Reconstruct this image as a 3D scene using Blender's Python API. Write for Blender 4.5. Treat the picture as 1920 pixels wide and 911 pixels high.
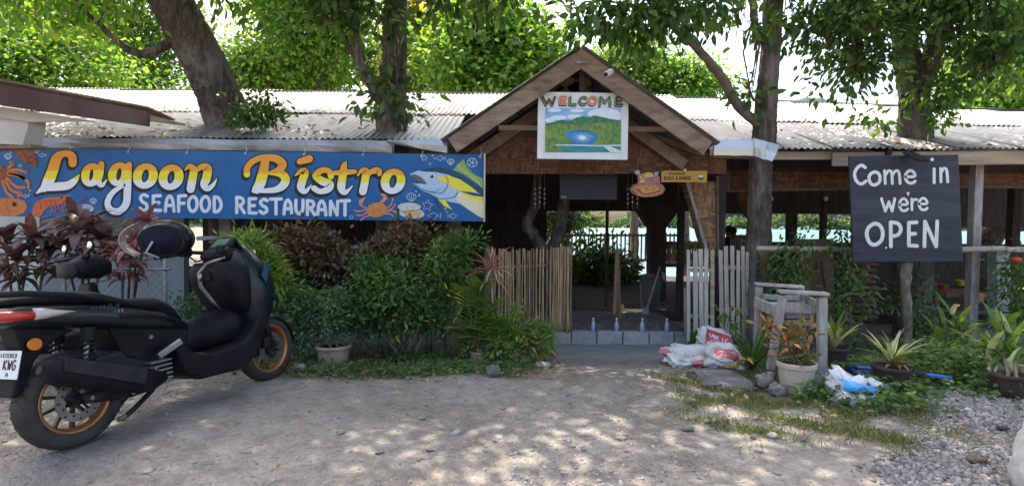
import bpy, bmesh, math, random
import numpy as np
from mathutils import Vector, Matrix

for _o in list(bpy.data.objects):
    bpy.data.objects.remove(_o)
SC = bpy.context.scene
COL = SC.collection
R = math.radians
random.seed(7)
RNG = np.random.default_rng(11)

# ---------------------------------------------------------------- camera
CZ = 1.2
FPX = 1050.0
PITCH = math.atan(40.5 / FPX)
ROLL = R(0.5)
_f = Vector((0, math.cos(PITCH), -math.sin(PITCH)))
_r0 = Vector((1, 0, 0))
_u0 = _r0.cross(_f)
_rt = _r0 * math.cos(ROLL) + _u0 * math.sin(ROLL)
_up = _u0 * math.cos(ROLL) - _r0 * math.sin(ROLL)
cam_d = bpy.data.cameras.new('camera')
cam = bpy.data.objects.new('camera', cam_d)
COL.objects.link(cam)
_m = Matrix((( _rt.x, _up.x, -_f.x, 0), (_rt.y, _up.y, -_f.y, 0), (_rt.z, _up.z, -_f.z, CZ), (0, 0, 0, 1)))
cam.matrix_world = _m
cam_d.sensor_width = 36.0
cam_d.lens = FPX / 1920 * 36.0
cam_d.clip_start = 0.05
cam_d.clip_end = 3000
SC.camera = cam

# ---------------------------------------------------------------- sky and sun
SUN = Vector((-0.22, 0.42, 0.88)).normalized()
world = bpy.data.worlds.new('World')
SC.world = world
world.use_nodes = True
_wn = world.node_tree.nodes
_wl = world.node_tree.links
_bg = _wn['Background']
_sky = _wn.new('ShaderNodeTexSky')
_sky.sky_type = 'NISHITA'
_sky.sun_disc = False
_sky.sun_elevation = math.asin(SUN.z)
_sky.sun_rotation = math.atan2(SUN.x, SUN.y)
_sky.air_density = 1.0
_sky.dust_density = 5.5
_sky.ozone_density = 1.0
_wl.new(_sky.outputs[0], _bg.inputs[0])
_bg.inputs[1].default_value = 0.15
sun_d = bpy.data.lights.new('sun', 'SUN')
sun_d.energy = 2.5
sun_d.angle = R(0.53)
sun_d.color = (1.0, 0.92, 0.79)
sun = bpy.data.objects.new('sun', sun_d)
COL.objects.link(sun)
sun.rotation_euler = SUN.to_track_quat('Z', 'Y').to_euler()
sun.location = SUN * 40
SC.view_settings.view_transform = 'Standard'
SC.view_settings.look = 'None'
SC.view_settings.gamma = 1.0
SC.view_settings.exposure = 2.0
SC.cycles.max_bounces = 8
SC.cycles.transparent_max_bounces = 12
SC.cycles.use_denoising = True

# ---------------------------------------------------------------- helpers
def P(px, py, Y):
    """a point of the photograph placed at depth Y in the world"""
    d = _f * FPX + _rt * (px - 960) - _up * (py - 455.5)
    t = Y / d.y
    return Vector((d.x * t, Y, CZ + d.z * t))

def ss(a, b, x):
    t = np.clip((x - a) / (b - a), 0, 1)
    return t * t * (3 - 2 * t)

def gz(x, y):
    x = np.asarray(x, float); y = np.asarray(y, float)
    z = -0.33 * ss(4.0, 7.0, y) - 0.15 * ss(8, 15, y)
    right = ss(-4.5, -0.5, x)
    z = z - 2.6 * ss(17.5, 24, y) * right + (1 - right) * (5.5 * ss(19, 60, y) * ss(-3, -22, x))
    z = z + 0.012 * np.sin(x * 2.3 + 0.7) * np.sin(y * 1.9 + 0.3) + 0.008 * np.sin(x * 5.1 + y * 3.7) + 0.004 * np.sin(x * 11.3 - y * 9.1)
    z = z - 0.016 * np.exp(-((y - 2.55 - 0.05 * np.sin(x * 0.9)) / 0.13) ** 2) - 0.014 * np.exp(-((y - 3.75 - 0.05 * np.sin(x * 0.8 + 1)) / 0.14) ** 2) * (x < 1)
    z = z + 0.05 * np.exp(-((x - 4.1) ** 2 / 1.2 + (y - 4.0) ** 2 / 0.6))
    return z

def G(px, py):
    """where the ray of a pixel meets the ground"""
    d = _f * FPX + _rt * (px - 960) - _up * (py - 455.5)
    lo, hi = 0.5, 40.0
    for _ in range(60):
        m = 0.5 * (lo + hi)
        t = m / d.y
        if CZ + d.z * t > float(gz(d.x * t, m)): lo = m
        else: hi = m
    t = lo / d.y
    return Vector((d.x * t, lo, float(gz(d.x * t, lo))))

WL = {}
def wloc(o):
    return WL.get(o.name, Vector((0, 0, 0))) if o is not None else Vector((0, 0, 0))

def tag(o, label=None, cat=None, group=None, kind=None):
    if label: o['label'] = label
    if cat: o['category'] = cat
    if group: o['group'] = group
    if kind: o['kind'] = kind
    return o

def empty(name, loc, label=None, cat=None, group=None, rz=0.0):
    o = bpy.data.objects.new(name, None)
    o.empty_display_size = 0.1
    COL.objects.link(o)
    o.location = Vector(loc)
    o.rotation_euler = (0, 0, rz)
    WL[o.name] = Vector(loc)
    return tag(o, label, cat, group)

class MB:
    def __init__(self):
        self.v = []; self.f = []
    def add(self, vs, fs):
        b = len(self.v)
        self.v.extend([tuple(p) for p in vs])
        self.f.extend([tuple(i + b for i in q) for q in fs])
        return self
    def box(self, c, s, M=None):
        hx, hy, hz = s[0] / 2, s[1] / 2, s[2] / 2
        c = Vector(c)
        vs = []
        for z in (-hz, hz):
            for x, y in ((-hx, -hy), (hx, -hy), (hx, hy), (-hx, hy)):
                p = Vector((x, y, z))
                if M is not None: p = M @ p
                vs.append(c + p)
        return self.add(vs, [(3, 2, 1, 0), (4, 5, 6, 7), (0, 1, 5, 4), (1, 2, 6, 5), (2, 3, 7, 6), (3, 0, 4, 7)])
    def bar(self, a, b, w, h, up=(0, 0, 1)):
        a = Vector(a); b = Vector(b); d = (b - a)
        L = d.length; d.normalize(); up = Vector(up)
        if abs(d.dot(up)) > 0.98: up = Vector((0, 1, 0))
        s = d.cross(up).normalized(); u = s.cross(d).normalized()
        M = Matrix((s, d, u)).transposed()
        return self.box((a + b) / 2, (w, L, h), M)
    def tube(self, pts, rad, n=8, cap=True, jit=0.0):
        pts = [Vector(p) for p in pts]
        if not hasattr(rad, '__len__'): rad = [rad] * len(pts)
        rings = []; prev = None
        for i, p in enumerate(pts):
            d = (pts[min(i + 1, len(pts) - 1)] - pts[max(i - 1, 0)]).normalized()
            if prev is None:
                a = Vector((0, 0, 1)) if abs(d.z) < 0.9 else Vector((1, 0, 0))
                s = d.cross(a).normalized()
            else:
                s = (prev - d * prev.dot(d)).normalized()
            prev = s; u = d.cross(s)
            ring = []
            for k in range(n):
                an = 2 * math.pi * k / n
                r = rad[i] * (1 + (random.uniform(-jit, jit) if jit else 0))
                ring.append(p + s * math.cos(an) * r + u * math.sin(an) * r)
            rings.append(ring)
        vs = [q for r_ in rings for q in r_]
        fs = []
        for i in range(len(pts) - 1):
            for k in range(n):
                a = i * n + k; b = i * n + (k + 1) % n
                fs.append((a, b, b + n, a + n))
        if cap:
            fs.append(tuple(range(n - 1, -1, -1)))
            fs.append(tuple((len(pts) - 1) * n + k for k in range(n)))
        return self.add(vs, fs)
    def lathe(self, prof, n=24, M=None, close=False):
        vs = []; fs = []
        for (r, z) in prof:
            for k in range(n):
                a = 2 * math.pi * k / n
                p = Vector((r * math.cos(a), r * math.sin(a), z))
                vs.append(M @ p if M is not None else p)
        m = len(prof)
        for i in range(m if close else m - 1):
            j = (i + 1) % m
            for k in range(n):
                k2 = (k + 1) % n
                fs.append((i * n + k, i * n + k2, j * n + k2, j * n + k))
        if not close:
            if prof[0][0] > 1e-4: fs.append(tuple(range(n - 1, -1, -1)))
            if prof[-1][0] > 1e-4: fs.append(tuple((m - 1) * n + k for k in range(n)))
        return self.add(vs, fs)
    def loft(self, rings, cap=True, closed=True):
        n = len(rings[0]); vs = [p for r_ in rings for p in r_]; fs = []
        for i in range(len(rings) - 1):
            for k in range(n if closed else n - 1):
                k2 = (k + 1) % n
                fs.append((i * n + k, i * n + k2, (i + 1) * n + k2, (i + 1) * n + k))
        if cap and closed:
            fs.append(tuple(range(n - 1, -1, -1)))
            fs.append(tuple((len(rings) - 1) * n + k for k in range(n)))
        return self.add(vs, fs)
    def prism(self, poly, ext):
        """poly: list of 3D points, ext: extrusion vector"""
        n = len(poly); ext = Vector(ext)
        a = [Vector(p) for p in poly]; b = [p + ext for p in a]
        fs = [tuple(range(n)), tuple(range(2 * n - 1, n - 1, -1))]
        for k in range(n):
            k2 = (k + 1) % n
            fs.append((k, k + n, k2 + n, k2))
        return self.add(a + b, fs)
    def ball(self, c, r, n=12, m=8, jit=0.0):
        c = Vector(c)
        if not hasattr(r, '__len__'): r = (r, r, r)
        vs = [c + Vector((0, 0, -r[2]))]; fs = []
        for i in range(1, m):
            t = -math.pi / 2 + math.pi * i / m
            for k in range(n):
                a = 2 * math.pi * k / n
                s = 1 + (random.uniform(-jit, jit) if jit else 0)
                vs.append(c + Vector((r[0] * math.cos(t) * math.cos(a) * s, r[1] * math.cos(t) * math.sin(a) * s, r[2] * math.sin(t) * s)))
        vs.append(c + Vector((0, 0, r[2])))
        for k in range(n): fs.append((0, 1 + (k + 1) % n, 1 + k))
        for i in range(m - 2):
            for k in range(n):
                a = 1 + i * n + k; b = 1 + i * n + (k + 1) % n
                fs.append((a, b, b + n, a + n))
        t = len(vs) - 1; b0 = 1 + (m - 2) * n
        for k in range(n): fs.append((b0 + k, b0 + (k + 1) % n, t))
        return self.add(vs, fs)
    def build(self, name, mat, parent=None, smooth=False, bevel=0.0, local=False, sub=0, seg=2, fix=True, tri=False):
        me = bpy.data.meshes.new(name)
        off = Vector((0, 0, 0)) if local else wloc(parent)
        me.from_pydata([(p[0] - off.x, p[1] - off.y, p[2] - off.z) for p in self.v], [], self.f)
        if fix or tri:
            bm = bmesh.new(); bm.from_mesh(me)
            if tri: bmesh.ops.triangulate(bm, faces=[f for f in bm.faces if len(f.verts) > 4])
            if fix: bmesh.ops.recalc_face_normals(bm, faces=bm.faces)
            bm.to_mesh(me); bm.free()
        return link(name, me, mat, parent, smooth, bevel, sub, seg)

def link(name, me, mat, parent=None, smooth=False, bevel=0.0, sub=0, seg=2):
    if mat is not None: me.materials.append(mat)
    o = bpy.data.objects.new(name, me)
    COL.objects.link(o)
    if parent is not None: o.parent = parent
    WL[o.name] = wloc(parent)
    if smooth: me.polygons.foreach_set('use_smooth', [True] * len(me.polygons))
    if bevel > 0:
        b = o.modifiers.new('bevel', 'BEVEL'); b.width = bevel; b.segments = seg; b.limit_method = 'ANGLE'; b.angle_limit = R(35)
    if sub:
        s = o.modifiers.new('sub', 'SUBSURF'); s.levels = sub; s.render_levels = sub
    return o

def copy_tree(o, parent=None):
    c = o.copy(); COL.objects.link(c)
    c.parent = parent
    WL[c.name] = Vector(WL.get(o.name, (0, 0, 0)))
    for ch in list(o.children): copy_tree(ch, c)
    return c

def np_mesh(name, V, sizes, idx):
    me = bpy.data.meshes.new(name)
    V = np.asarray(V, np.float32); idx = np.asarray(idx, np.int32); sizes = np.asarray(sizes, np.int32)
    me.vertices.add(len(V)); me.vertices.foreach_set('co', V.ravel())
    me.loops.add(len(idx)); me.loops.foreach_set('vertex_index', idx)
    me.polygons.add(len(sizes))
    st = np.concatenate([[0], np.cumsum(sizes)[:-1]]).astype(np.int32)
    me.polygons.foreach_set('loop_start', st)
    me.polygons.foreach_set('loop_total', sizes)
    me.update(calc_edges=True)
    return me

def unit(a):
    return a / np.maximum(np.linalg.norm(a, axis=1, keepdims=True), 1e-9)

def leaf_obj(name, pos, d, nrm, L, W, mat, parent=None, droop=0.25, fold=0.12, w1=1.0, w2=0.8, t1=0.35, t2=0.7):
    """many leaf-shaped blades (six corners each), one mesh"""
    pos = np.asarray(pos, float); N = len(pos)
    d = unit(np.asarray(d, float)); nrm = np.asarray(nrm, float)
    s = unit(np.cross(d, nrm)); n = np.cross(s, d)
    L = np.broadcast_to(np.asarray(L, float), (N,))[:, None]; W = np.broadcast_to(np.asarray(W, float), (N,))[:, None]
    V = np.zeros((N, 6, 3))
    V[:, 0] = pos
    for k, (t, w) in ((1, (t1, w1)), (3, (t2, w2))):
        c = pos + d * t * L - n * droop * t * t * L + n * fold * w * W
        V[:, k] = c - s * w * W / 2
        V[:, k + 1] = c + s * w * W / 2
    V[:, 5] = pos + d * L - n * droop * L
    off = wloc(parent)
    V = V.reshape(-1, 3) - np.array(off)
    base = (np.arange(N) * 6)[:, None]
    pat = np.array([0, 1, 2, 1, 3, 4, 2, 3, 5, 4])
    idx = (base + pat[None, :]).ravel()
    sizes = np.tile([3, 4, 3], N)
    me = np_mesh(name, V, sizes, idx)
    return link(name, me, mat, parent)

def strap_obj(name, items, mat, parent=None, seg=5, fold=0.25):
    """long curved blades: (base, azimuth, elevation, length, width, bend)"""
    V = []; F = []
    for (b, az, el, L, W, bend) in items:
        p = Vector(b); n0 = len(V)
        e = el
        side = Vector((-math.sin(az), math.cos(az), 0))
        for i in range(seg + 1):
            t = i / seg
            w = W * (0.45 + 1.1 * t - 1.55 * t * t + 0.0) * 1.35 if t < 1 else 0.001
            w = max(w, 0.0008)
            up = Vector((-math.cos(az) * math.sin(e), -math.sin(az) * math.sin(e), math.cos(e)))
            V += [p - side * w / 2 + up * fold * w, p - up * 0.0, p + side * w / 2 + up * fold * w]
            dd = Vector((math.cos(az) * math.cos(e), math.sin(az) * math.cos(e), math.sin(e)))
            p = p + dd * (L / seg)
            e -= bend / seg * (0.5 + t)
        for i in range(seg):
            a = n0 + i * 3
            F += [(a, a + 1, a + 4, a + 3), (a + 1, a + 2, a + 5, a + 4)]
    off = wloc(parent)
    me = bpy.data.meshes.new(name)
    me.from_pydata([tuple(v - off) for v in V], [], F)
    return link(name, me, mat, parent, smooth=True)

# ---------------------------------------------------------------- materials
def ramp(nodes, cols, interp='LINEAR', pos=None):
    r = nodes.new('ShaderNodeValToRGB'); cr = r.color_ramp
    cr.interpolation = interp
    n = len(cols)
    while len(cr.elements) < n: cr.elements.new(0.5)
    for i, c in enumerate(cols):
        cr.elements[i].position = pos[i] if pos else (i / (n - 1) if n > 1 else 0)
        cr.elements[i].color = (c[0], c[1], c[2], 1)
    return r

def pm(name, cols, scale=6.0, rough=0.75, bump=0.15, bscale=None, metal=0.0, stretch=(1, 1, 1), rot=(0, 0, 0), rnd=0.0,
       spec=0.3, detail=8, lo=0.3, hi=0.7, bdist=0.02, dirt=None, coat=0.0):
    m = bpy.data.materials.new(name); m.use_nodes = True
    nt = m.node_tree; N = nt.nodes; Lk = nt.links
    b = N['Principled BSDF']
    tc = N.new('ShaderNodeTexCoord'); oi = N.new('ShaderNodeObjectInfo')
    mp = N.new('ShaderNodeMapping'); mp.inputs['Scale'].default_value = stretch; mp.inputs['Rotation'].default_value = rot
    ad = N.new('ShaderNodeVectorMath'); ad.operation = 'ADD'
    ml = N.new('ShaderNodeMath'); ml.operation = 'MULTIPLY'; ml.inputs[1].default_value = 41.7
    Lk.new(oi.outputs['Random'], ml.inputs[0])
    Lk.new(tc.outputs['Object'], mp.inputs['Vector']); Lk.new(mp.outputs[0], ad.inputs[0]); Lk.new(ml.outputs[0], ad.inputs[1])
    nz = N.new('ShaderNodeTexNoise'); nz.inputs['Scale'].default_value = scale; nz.inputs['Detail'].default_value = detail
    nz.inputs['Roughness'].default_value = 0.62
    Lk.new(ad.outputs[0], nz.inputs['Vector'])
    mr = N.new('ShaderNodeMapRange'); mr.inputs[1].default_value = lo; mr.inputs[2].default_value = hi
    Lk.new(nz.outputs[0], mr.inputs[0])
    rp = ramp(N, cols if len(cols) > 1 else [cols[0], cols[0]])
    Lk.new(mr.outputs[0], rp.inputs[0])
    out = rp.outputs[0]
    if dirt:
        n2 = N.new('ShaderNodeTexNoise'); n2.inputs['Scale'].default_value = scale * 0.22; n2.inputs['Detail'].default_value = 9; n2.inputs['Roughness'].default_value = 0.7
        Lk.new(ad.outputs[0], n2.inputs['Vector'])
        m2 = N.new('ShaderNodeMapRange'); m2.inputs[1].default_value = 0.48; m2.inputs[2].default_value = 0.68
        m2.inputs[4].default_value = 0.8
        Lk.new(n2.outputs[0], m2.inputs[0])
        mx = N.new('ShaderNodeMix'); mx.data_type = 'RGBA'
        Lk.new(m2.outputs[0], mx.inputs[0]); Lk.new(out, mx.inputs[6]); mx.inputs[7].default_value = (*dirt, 1)
        out = mx.outputs[2]
    if rnd > 0:
        hs = N.new('ShaderNodeHueSaturation')
        m3 = N.new('ShaderNodeMapRange'); m3.inputs[3].default_value = 1 - rnd; m3.inputs[4].default_value = 1 + rnd
        Lk.new(oi.outputs['Random'], m3.inputs[0]); Lk.new(m3.outputs[0], hs.inputs['Value']); Lk.new(out, hs.inputs['Color'])
        out = hs.outputs[0]
    Lk.new(out, b.inputs['Base Color'])
    b.inputs['Roughness'].default_value = rough; b.inputs['Metallic'].default_value = metal
    b.inputs['Specular IOR Level'].default_value = spec
    if coat: b.inputs['Coat Weight'].default_value = coat; b.inputs['Coat Roughness'].default_value = 0.15
    if bump > 0:
        bn = N.new('ShaderNodeTexNoise'); bn.inputs['Scale'].default_value = bscale or scale * 4; bn.inputs['Detail'].default_value = 6
        Lk.new(ad.outputs[0], bn.inputs['Vector'])
        bp = N.new('ShaderNodeBump'); bp.inputs['Strength'].default_value = min(1, bump); bp.inputs['Distance'].default_value = bdist
        Lk.new(bn.outputs[0], bp.inputs['Height']); Lk.new(bp.outputs[0], b.inputs['Normal'])
    return m

def leafmat(name, cols, trans=0.4, rough=0.45, tcol=None, spec=0.35):
    m = bpy.data.materials.new(name); m.use_nodes = True
    N = m.node_tree.nodes; Lk = m.node_tree.links
    b = N['Principled BSDF']; out = N['Material Output']
    g = N.new('ShaderNodeNewGeometry')
    rp = ramp(N, cols); Lk.new(g.outputs['Random Per Island'], rp.inputs[0])
    Lk.new(rp.outputs[0], b.inputs['Base Color']); b.inputs['Roughness'].default_value = rough
    b.inputs['Specular IOR Level'].default_value = spec
    t = N.new('ShaderNodeBsdfTranslucent')
    mx = N.new('ShaderNodeMix'); mx.data_type = 'RGBA'; mx.blend_type = 'MULTIPLY'; mx.inputs[0].default_value = 1
    Lk.new(rp.outputs[0], mx.inputs[6]); mx.inputs[7].default_value = (*(tcol or (2.6, 2.4, 0.9)), 1)
    Lk.new(mx.outputs[2], t.inputs[0])
    ms = N.new('ShaderNodeMixShader'); ms.inputs[0].default_value = trans
    Lk.new(b.outputs[0], ms.inputs[1]); Lk.new(t.outputs[0], ms.inputs[2]); Lk.new(ms.outputs[0], out.inputs[0])
    return m

def flat(name, col, rough=0.6, spec=0.3, metal=0.0, bump=0.0, coat=0.0):
    return pm(name, [tuple(c * 0.88 for c in col), tuple(min(1, c * 1.08) for c in col)], scale=9, rough=rough, spec=spec, metal=metal, bump=bump, coat=coat)

M = {}
# ================================================================ setting
def ground_material():
    m = bpy.data.materials.new('dirt_and_gravel'); m.use_nodes = True
    N = m.node_tree.nodes; Lk = m.node_tree.links; b = N['Principled BSDF']
    tc = N.new('ShaderNodeTexCoord')
    def noise(s, d=8, r=0.6):
        n = N.new('ShaderNodeTexNoise'); n.inputs['Scale'].default_value = s; n.inputs['Detail'].default_value = d; n.inputs['Roughness'].default_value = r
        Lk.new(tc.outputs['Object'], n.inputs['Vector']); return n
    n1 = noise(0.9); n2 = noise(7); n3 = noise(38, 4)
    vo = N.new('ShaderNodeTexVoronoi'); vo.inputs['Scale'].default_value = 42; Lk.new(tc.outputs['Object'], vo.inputs['Vector'])
    vo2 = N.new('ShaderNodeTexVoronoi'); vo2.inputs['Scale'].default_value = 95; Lk.new(tc.outputs['Object'], vo2.inputs['Vector'])
    r1 = ramp(N, [(0.175, 0.151, 0.126), (0.25, 0.22, 0.187), (0.32, 0.285, 0.245)], pos=[0.32, 0.5, 0.68]); Lk.new(n1.outputs[0], r1.inputs[0])
    r2 = ramp(N, [(0.55, 0.53, 0.5), (1.0, 1.0, 1.0), (1.25, 1.23, 1.2)], pos=[0.3, 0.52, 0.75]); Lk.new(n2.outputs[0], r2.inputs[0])
    mx = N.new('ShaderNodeMix'); mx.data_type = 'RGBA'; mx.blend_type = 'MULTIPLY'; mx.inputs[0].default_value = 0.6
    Lk.new(r1.outputs[0], mx.inputs[6]); Lk.new(r2.outputs[0], mx.inputs[7])
    r3 = ramp(N, [(0.62, 0.6, 0.58), (1.0, 1.0, 1.0), (1.35, 1.33, 1.3)], pos=[0.1, 0.5, 0.9])
    sep = N.new('ShaderNodeSeparateColor'); Lk.new(vo.outputs['Color'], sep.inputs[0]); Lk.new(sep.outputs[0], r3.inputs[0])
    my = N.new('ShaderNodeMix'); my.data_type = 'RGBA'; my.blend_type = 'MULTIPLY'; my.inputs[0].default_value = 0.28
    Lk.new(mx.outputs[2], my.inputs[6]); Lk.new(r3.outputs[0], my.inputs[7])
    at = N.new('ShaderNodeAttribute'); at.attribute_name = 'soil'
    mz = N.new('ShaderNodeMix'); mz.data_type = 'RGBA'
    Lk.new(at.outputs['Fac'], mz.inputs[0]); Lk.new(my.outputs[2], mz.inputs[6])
    r4 = ramp(N, [(0.055, 0.05, 0.032), (0.115, 0.098, 0.066), (0.16, 0.14, 0.10)], pos=[0.3, 0.5, 0.7]); Lk.new(n2.outputs[0], r4.inputs[0])
    Lk.new(r4.outputs[0], mz.inputs[7])
    Lk.new(mz.outputs[2], b.inputs['Base Color'])
    b.inputs['Roughness'].default_value = 0.95; b.inputs['Specular IOR Level'].default_value = 0.15
    s1 = N.new('ShaderNodeMath'); s1.operation = 'MULTIPLY_ADD'; s1.inputs[1].default_value = -1.2; Lk.new(vo.outputs[0], s1.inputs[0]); Lk.new(n3.outputs[0], s1.inputs[2])
    s2 = N.new('ShaderNodeMath'); s2.operation = 'MULTIPLY_ADD'; s2.inputs[1].default_value = -0.5; Lk.new(vo2.outputs[0], s2.inputs[0]); Lk.new(s1.outputs[0], s2.inputs[2])
    bp = N.new('ShaderNodeBump'); bp.inputs['Strength'].default_value = 0.65; bp.inputs['Distance'].default_value = 0.012
    Lk.new(s2.outputs[0], bp.inputs['Height']); Lk.new(bp.outputs[0], b.inputs['Normal'])
    return m

def soil_mask(x, y):
    """where planted soil lies rather than the gravel drive"""
    x = np.asarray(x, float); y = np.asarray(y, float)
    w = 0.12 * np.sin(x * 3.1) + 0.08 * np.sin(x * 7.7 + 1) + 0.05 * np.sin(y * 9 + x * 4)
    left = ss(4.15, 4.6, y + w) * (1 - ss(0.0, 0.45, x + w * 0.8)) * ss(-2.6, -1.9, x + w)
    left = np.maximum(left, ss(4.5, 4.9, y + w) * (1 - ss(-2.2, -1.9, x)))
    right = ss(3.3, 3.75, y + 1.2 * w + 0.25 * np.sin(x * 2 + 1)) * ss(1.2, 1.7, x + w) * (1 - 0.85 * ss(3.0, 3.4, x + w) * (1 - ss(4.2, 4.6, y + w)))
    return np.clip(np.maximum(left, right), 0, 1) * (1 - ss(6.6, 7.4, y))

xs = np.concatenate([[-900, -400, -200, -120, -80, -60, -45, -35, -28, -22], np.arange(-18, -6, 0.5), np.arange(-6, 6, 0.07), np.arange(6, 18, 0.5), [22, 28, 35, 45, 60, 80, 120, 200, 400, 900]])
ys = np.concatenate([[-60, -30, -15, -8, -4, -2, 0], np.arange(0.5, 8, 0.07), np.arange(8, 26, 0.4), [28, 31, 35, 40, 46, 54, 65, 80, 110, 160, 240, 400, 700, 1500]])
X, Y = np.meshgrid(xs, ys)
Z = gz(X, Y)
V = np.stack([X, Y, Z], -1).reshape(-1, 3)
nx, ny = len(xs), len(ys)
ii = (np.arange(ny - 1)[:, None] * nx + np.arange(nx - 1)[None, :]).ravel()
idx = np.stack([ii, ii + 1, ii + nx + 1, ii + nx], 1).ravel()
gme = np_mesh('ground', V, np.full(len(ii), 4), idx)
att = gme.attributes.new('soil', 'FLOAT', 'POINT')
att.data.foreach_set('value', soil_mask(X, Y).ravel().astype(np.float32))
ground = tag(link('ground', gme, ground_material(), None, smooth=True), 'grey brown dirt and gravel driveway sloping to the restaurant', 'ground', kind='structure')

def water_material():
    m = bpy.data.materials.new('lagoon_water'); m.use_nodes = True
    N = m.node_tree.nodes; Lk = m.node_tree.links; b = N['Principled BSDF']
    tc = N.new('ShaderNodeTexCoord'); nz = N.new('ShaderNodeTexNoise'); nz.inputs['Scale'].default_value = 0.05; Lk.new(tc.outputs['Object'], nz.inputs['Vector'])
    r = ramp(N, [(0.065, 0.125, 0.132), (0.088, 0.15, 0.155)]); Lk.new(nz.outputs[0], r.inputs[0]); Lk.new(r.outputs[0], b.inputs['Base Color'])
    b.inputs['Roughness'].default_value = 0.45; b.inputs['Specular IOR Level'].default_value = 0.15
    n2 = N.new('ShaderNodeTexNoise'); n2.inputs['Scale'].default_value = 1.3; n2.inputs['Detail'].default_value = 8
    mp = N.new('ShaderNodeMapping'); mp.inputs['Scale'].default_value = (0.4, 1.5, 1); Lk.new(tc.outputs['Object'], mp.inputs[0]); Lk.new(mp.outputs[0], n2.inputs['Vector'])
    bp = N.new('ShaderNodeBump'); bp.inputs['Strength'].default_value = 0.5; bp.inputs['Distance'].default_value = 0.2
    Lk.new(n2.outputs[0], bp.inputs['Height']); Lk.new(bp.outputs[0], b.inputs['Normal'])
    return m
w = MB().add([(-6, 18, -1.75), (900, 18, -1.75), (900, 1400, -1.75), (-500, 1400, -1.75), (-6, 60, -1.75)], [(0, 1, 2, 3, 4)])
tag(w.build('lagoon_water', water_material()), 'pale turquoise lagoon water behind the restaurant', 'water', kind='structure')

# far shore: wooded bank across the lagoon, and hills behind it
M['hill'] = pm('far_hill_green', [(0.045, 0.075, 0.055), (0.085, 0.12, 0.085)], scale=0.05, rough=1, bump=0)
def hill(name, label, cx, cy, wx, wy, h, seed):
    r = random.Random(seed); n = 60; m = 10
    ph = [r.uniform(0, 6.28) for _ in range(6)]
    vs = []; fs = []
    for j in range(m + 1):
        for i in range(n + 1):
            u = i / n * 2 - 1; v = j / m * 2 - 1
            e = max(0, 1 - u ** 4) ** 0.8 * max(0, 1 - v ** 4)
            b = 1 + 0.016 * math.sin(u * 5 + ph[0]) + 0.007 * math.sin(u * 23 + ph[1]) + 0.005 * math.sin(u * 51 + ph[2]) + 0.004 * math.sin(u * 90 + v * 5 + ph[3])
            vs.append((cx + u * wx, cy + v * wy, -2.5 + h * e * b))
    for j in range(m):
        for i in range(n):
            a = j * (n + 1) + i
            fs.append((a, a + 1, a + n + 2, a + n + 1))
    return tag(MB().add(vs, fs).build(name, M['hill'], smooth=True), label, 'hill', kind='structure')
p = P(1512, 190, 900); hill('hill', 'low wooded hill beyond the lagoon, seen over the roof', p.x, 900, 75, 60, p.z + 2.5, 3)
p = P(1603, 198, 1000); hill('hill', 'small distant hill just right of the larger one', p.x, 1000, 55, 40, p.z + 2.5, 5)
p = P(1390, 190, 1000); hill('hill', 'distant hill behind the forked tree branch', p.x, 1000, 60, 40, p.z + 1, 9)

M['far_leaf'] = leafmat('far_leaves', [(0.03, 0.06, 0.03), (0.055, 0.10, 0.04), (0.09, 0.14, 0.055)], trans=0.25, rough=0.8)
N_ = 9000
fx = RNG.uniform(-60, 420, N_); hmax = 6.5 + 2.5 * np.sin(fx * 0.09) + 1.5 * np.sin(fx * 0.31 + 1) + 1.2 * np.sin(fx * 0.8)
fz = -1.7 + hmax * RNG.uniform(0, 1, N_) ** 0.8
fp = np.stack([fx, 300 + RNG.uniform(-6, 6, N_) + fz * 0.8, fz], 1)
leaf_obj('far_wood', fp, RNG.normal(size=(N_, 3)), RNG.normal(size=(N_, 3)) + [0, 0, 1], RNG.uniform(1.6, 3.0, N_), RNG.uniform(1.2, 2.2, N_), M['far_leaf'])
tag(bpy.data.objects['far_wood'], 'band of green woods along the far lagoon shore', 'woods', kind='stuff')

# ================================================================ restaurant
M['gi'] = pm('weathered_galvanised_iron', [(0.22, 0.22, 0.22), (0.32, 0.32, 0.315), (0.40, 0.40, 0.39)], scale=2.2, rough=0.5, metal=0.25, bump=0.05, rnd=0.2, dirt=(0.19, 0.155, 0.125), stretch=(1, 0.35, 1))
M['gutter'] = pm('dented_grey_gutter', [(0.28, 0.28, 0.29), (0.42, 0.42, 0.43)], scale=2, rough=0.42, metal=0.5, bump=0.5, bscale=3, bdist=0.05, dirt=(0.16, 0.15, 0.14))
M['gutter_new'] = pm('shiny_gutter_sheet', [(0.42, 0.43, 0.44), (0.55, 0.56, 0.57)], scale=2, rough=0.3, metal=0.6, bump=0.5, bscale=2.5, bdist=0.05)
M['barge'] = pm('weathered_brown_board', [(0.16, 0.10, 0.068), (0.285, 0.205, 0.148), (0.375, 0.285, 0.215)], scale=5, rough=0.9, bump=0.5, stretch=(1, 1, 3), rot=(0, R(38), 0), rnd=0.05, dirt=(0.09, 0.055, 0.04), lo=0.25, hi=0.75)
M['wood'] = pm('brown_timber', [(0.10, 0.065, 0.042), (0.20, 0.14, 0.095)], scale=4, rough=0.85, bump=0.3, stretch=(2, 2, 2), rnd=0.2)
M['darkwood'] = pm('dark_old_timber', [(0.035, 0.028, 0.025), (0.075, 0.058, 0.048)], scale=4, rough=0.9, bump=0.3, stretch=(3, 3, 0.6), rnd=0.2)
M['palewood'] = pm('pale_raw_timber', [(0.33, 0.235, 0.15), (0.50, 0.385, 0.27)], scale=4, rough=0.85, bump=0.3, stretch=(0.5, 3, 6), rnd=0.12, dirt=(0.20, 0.14, 0.09))
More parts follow.
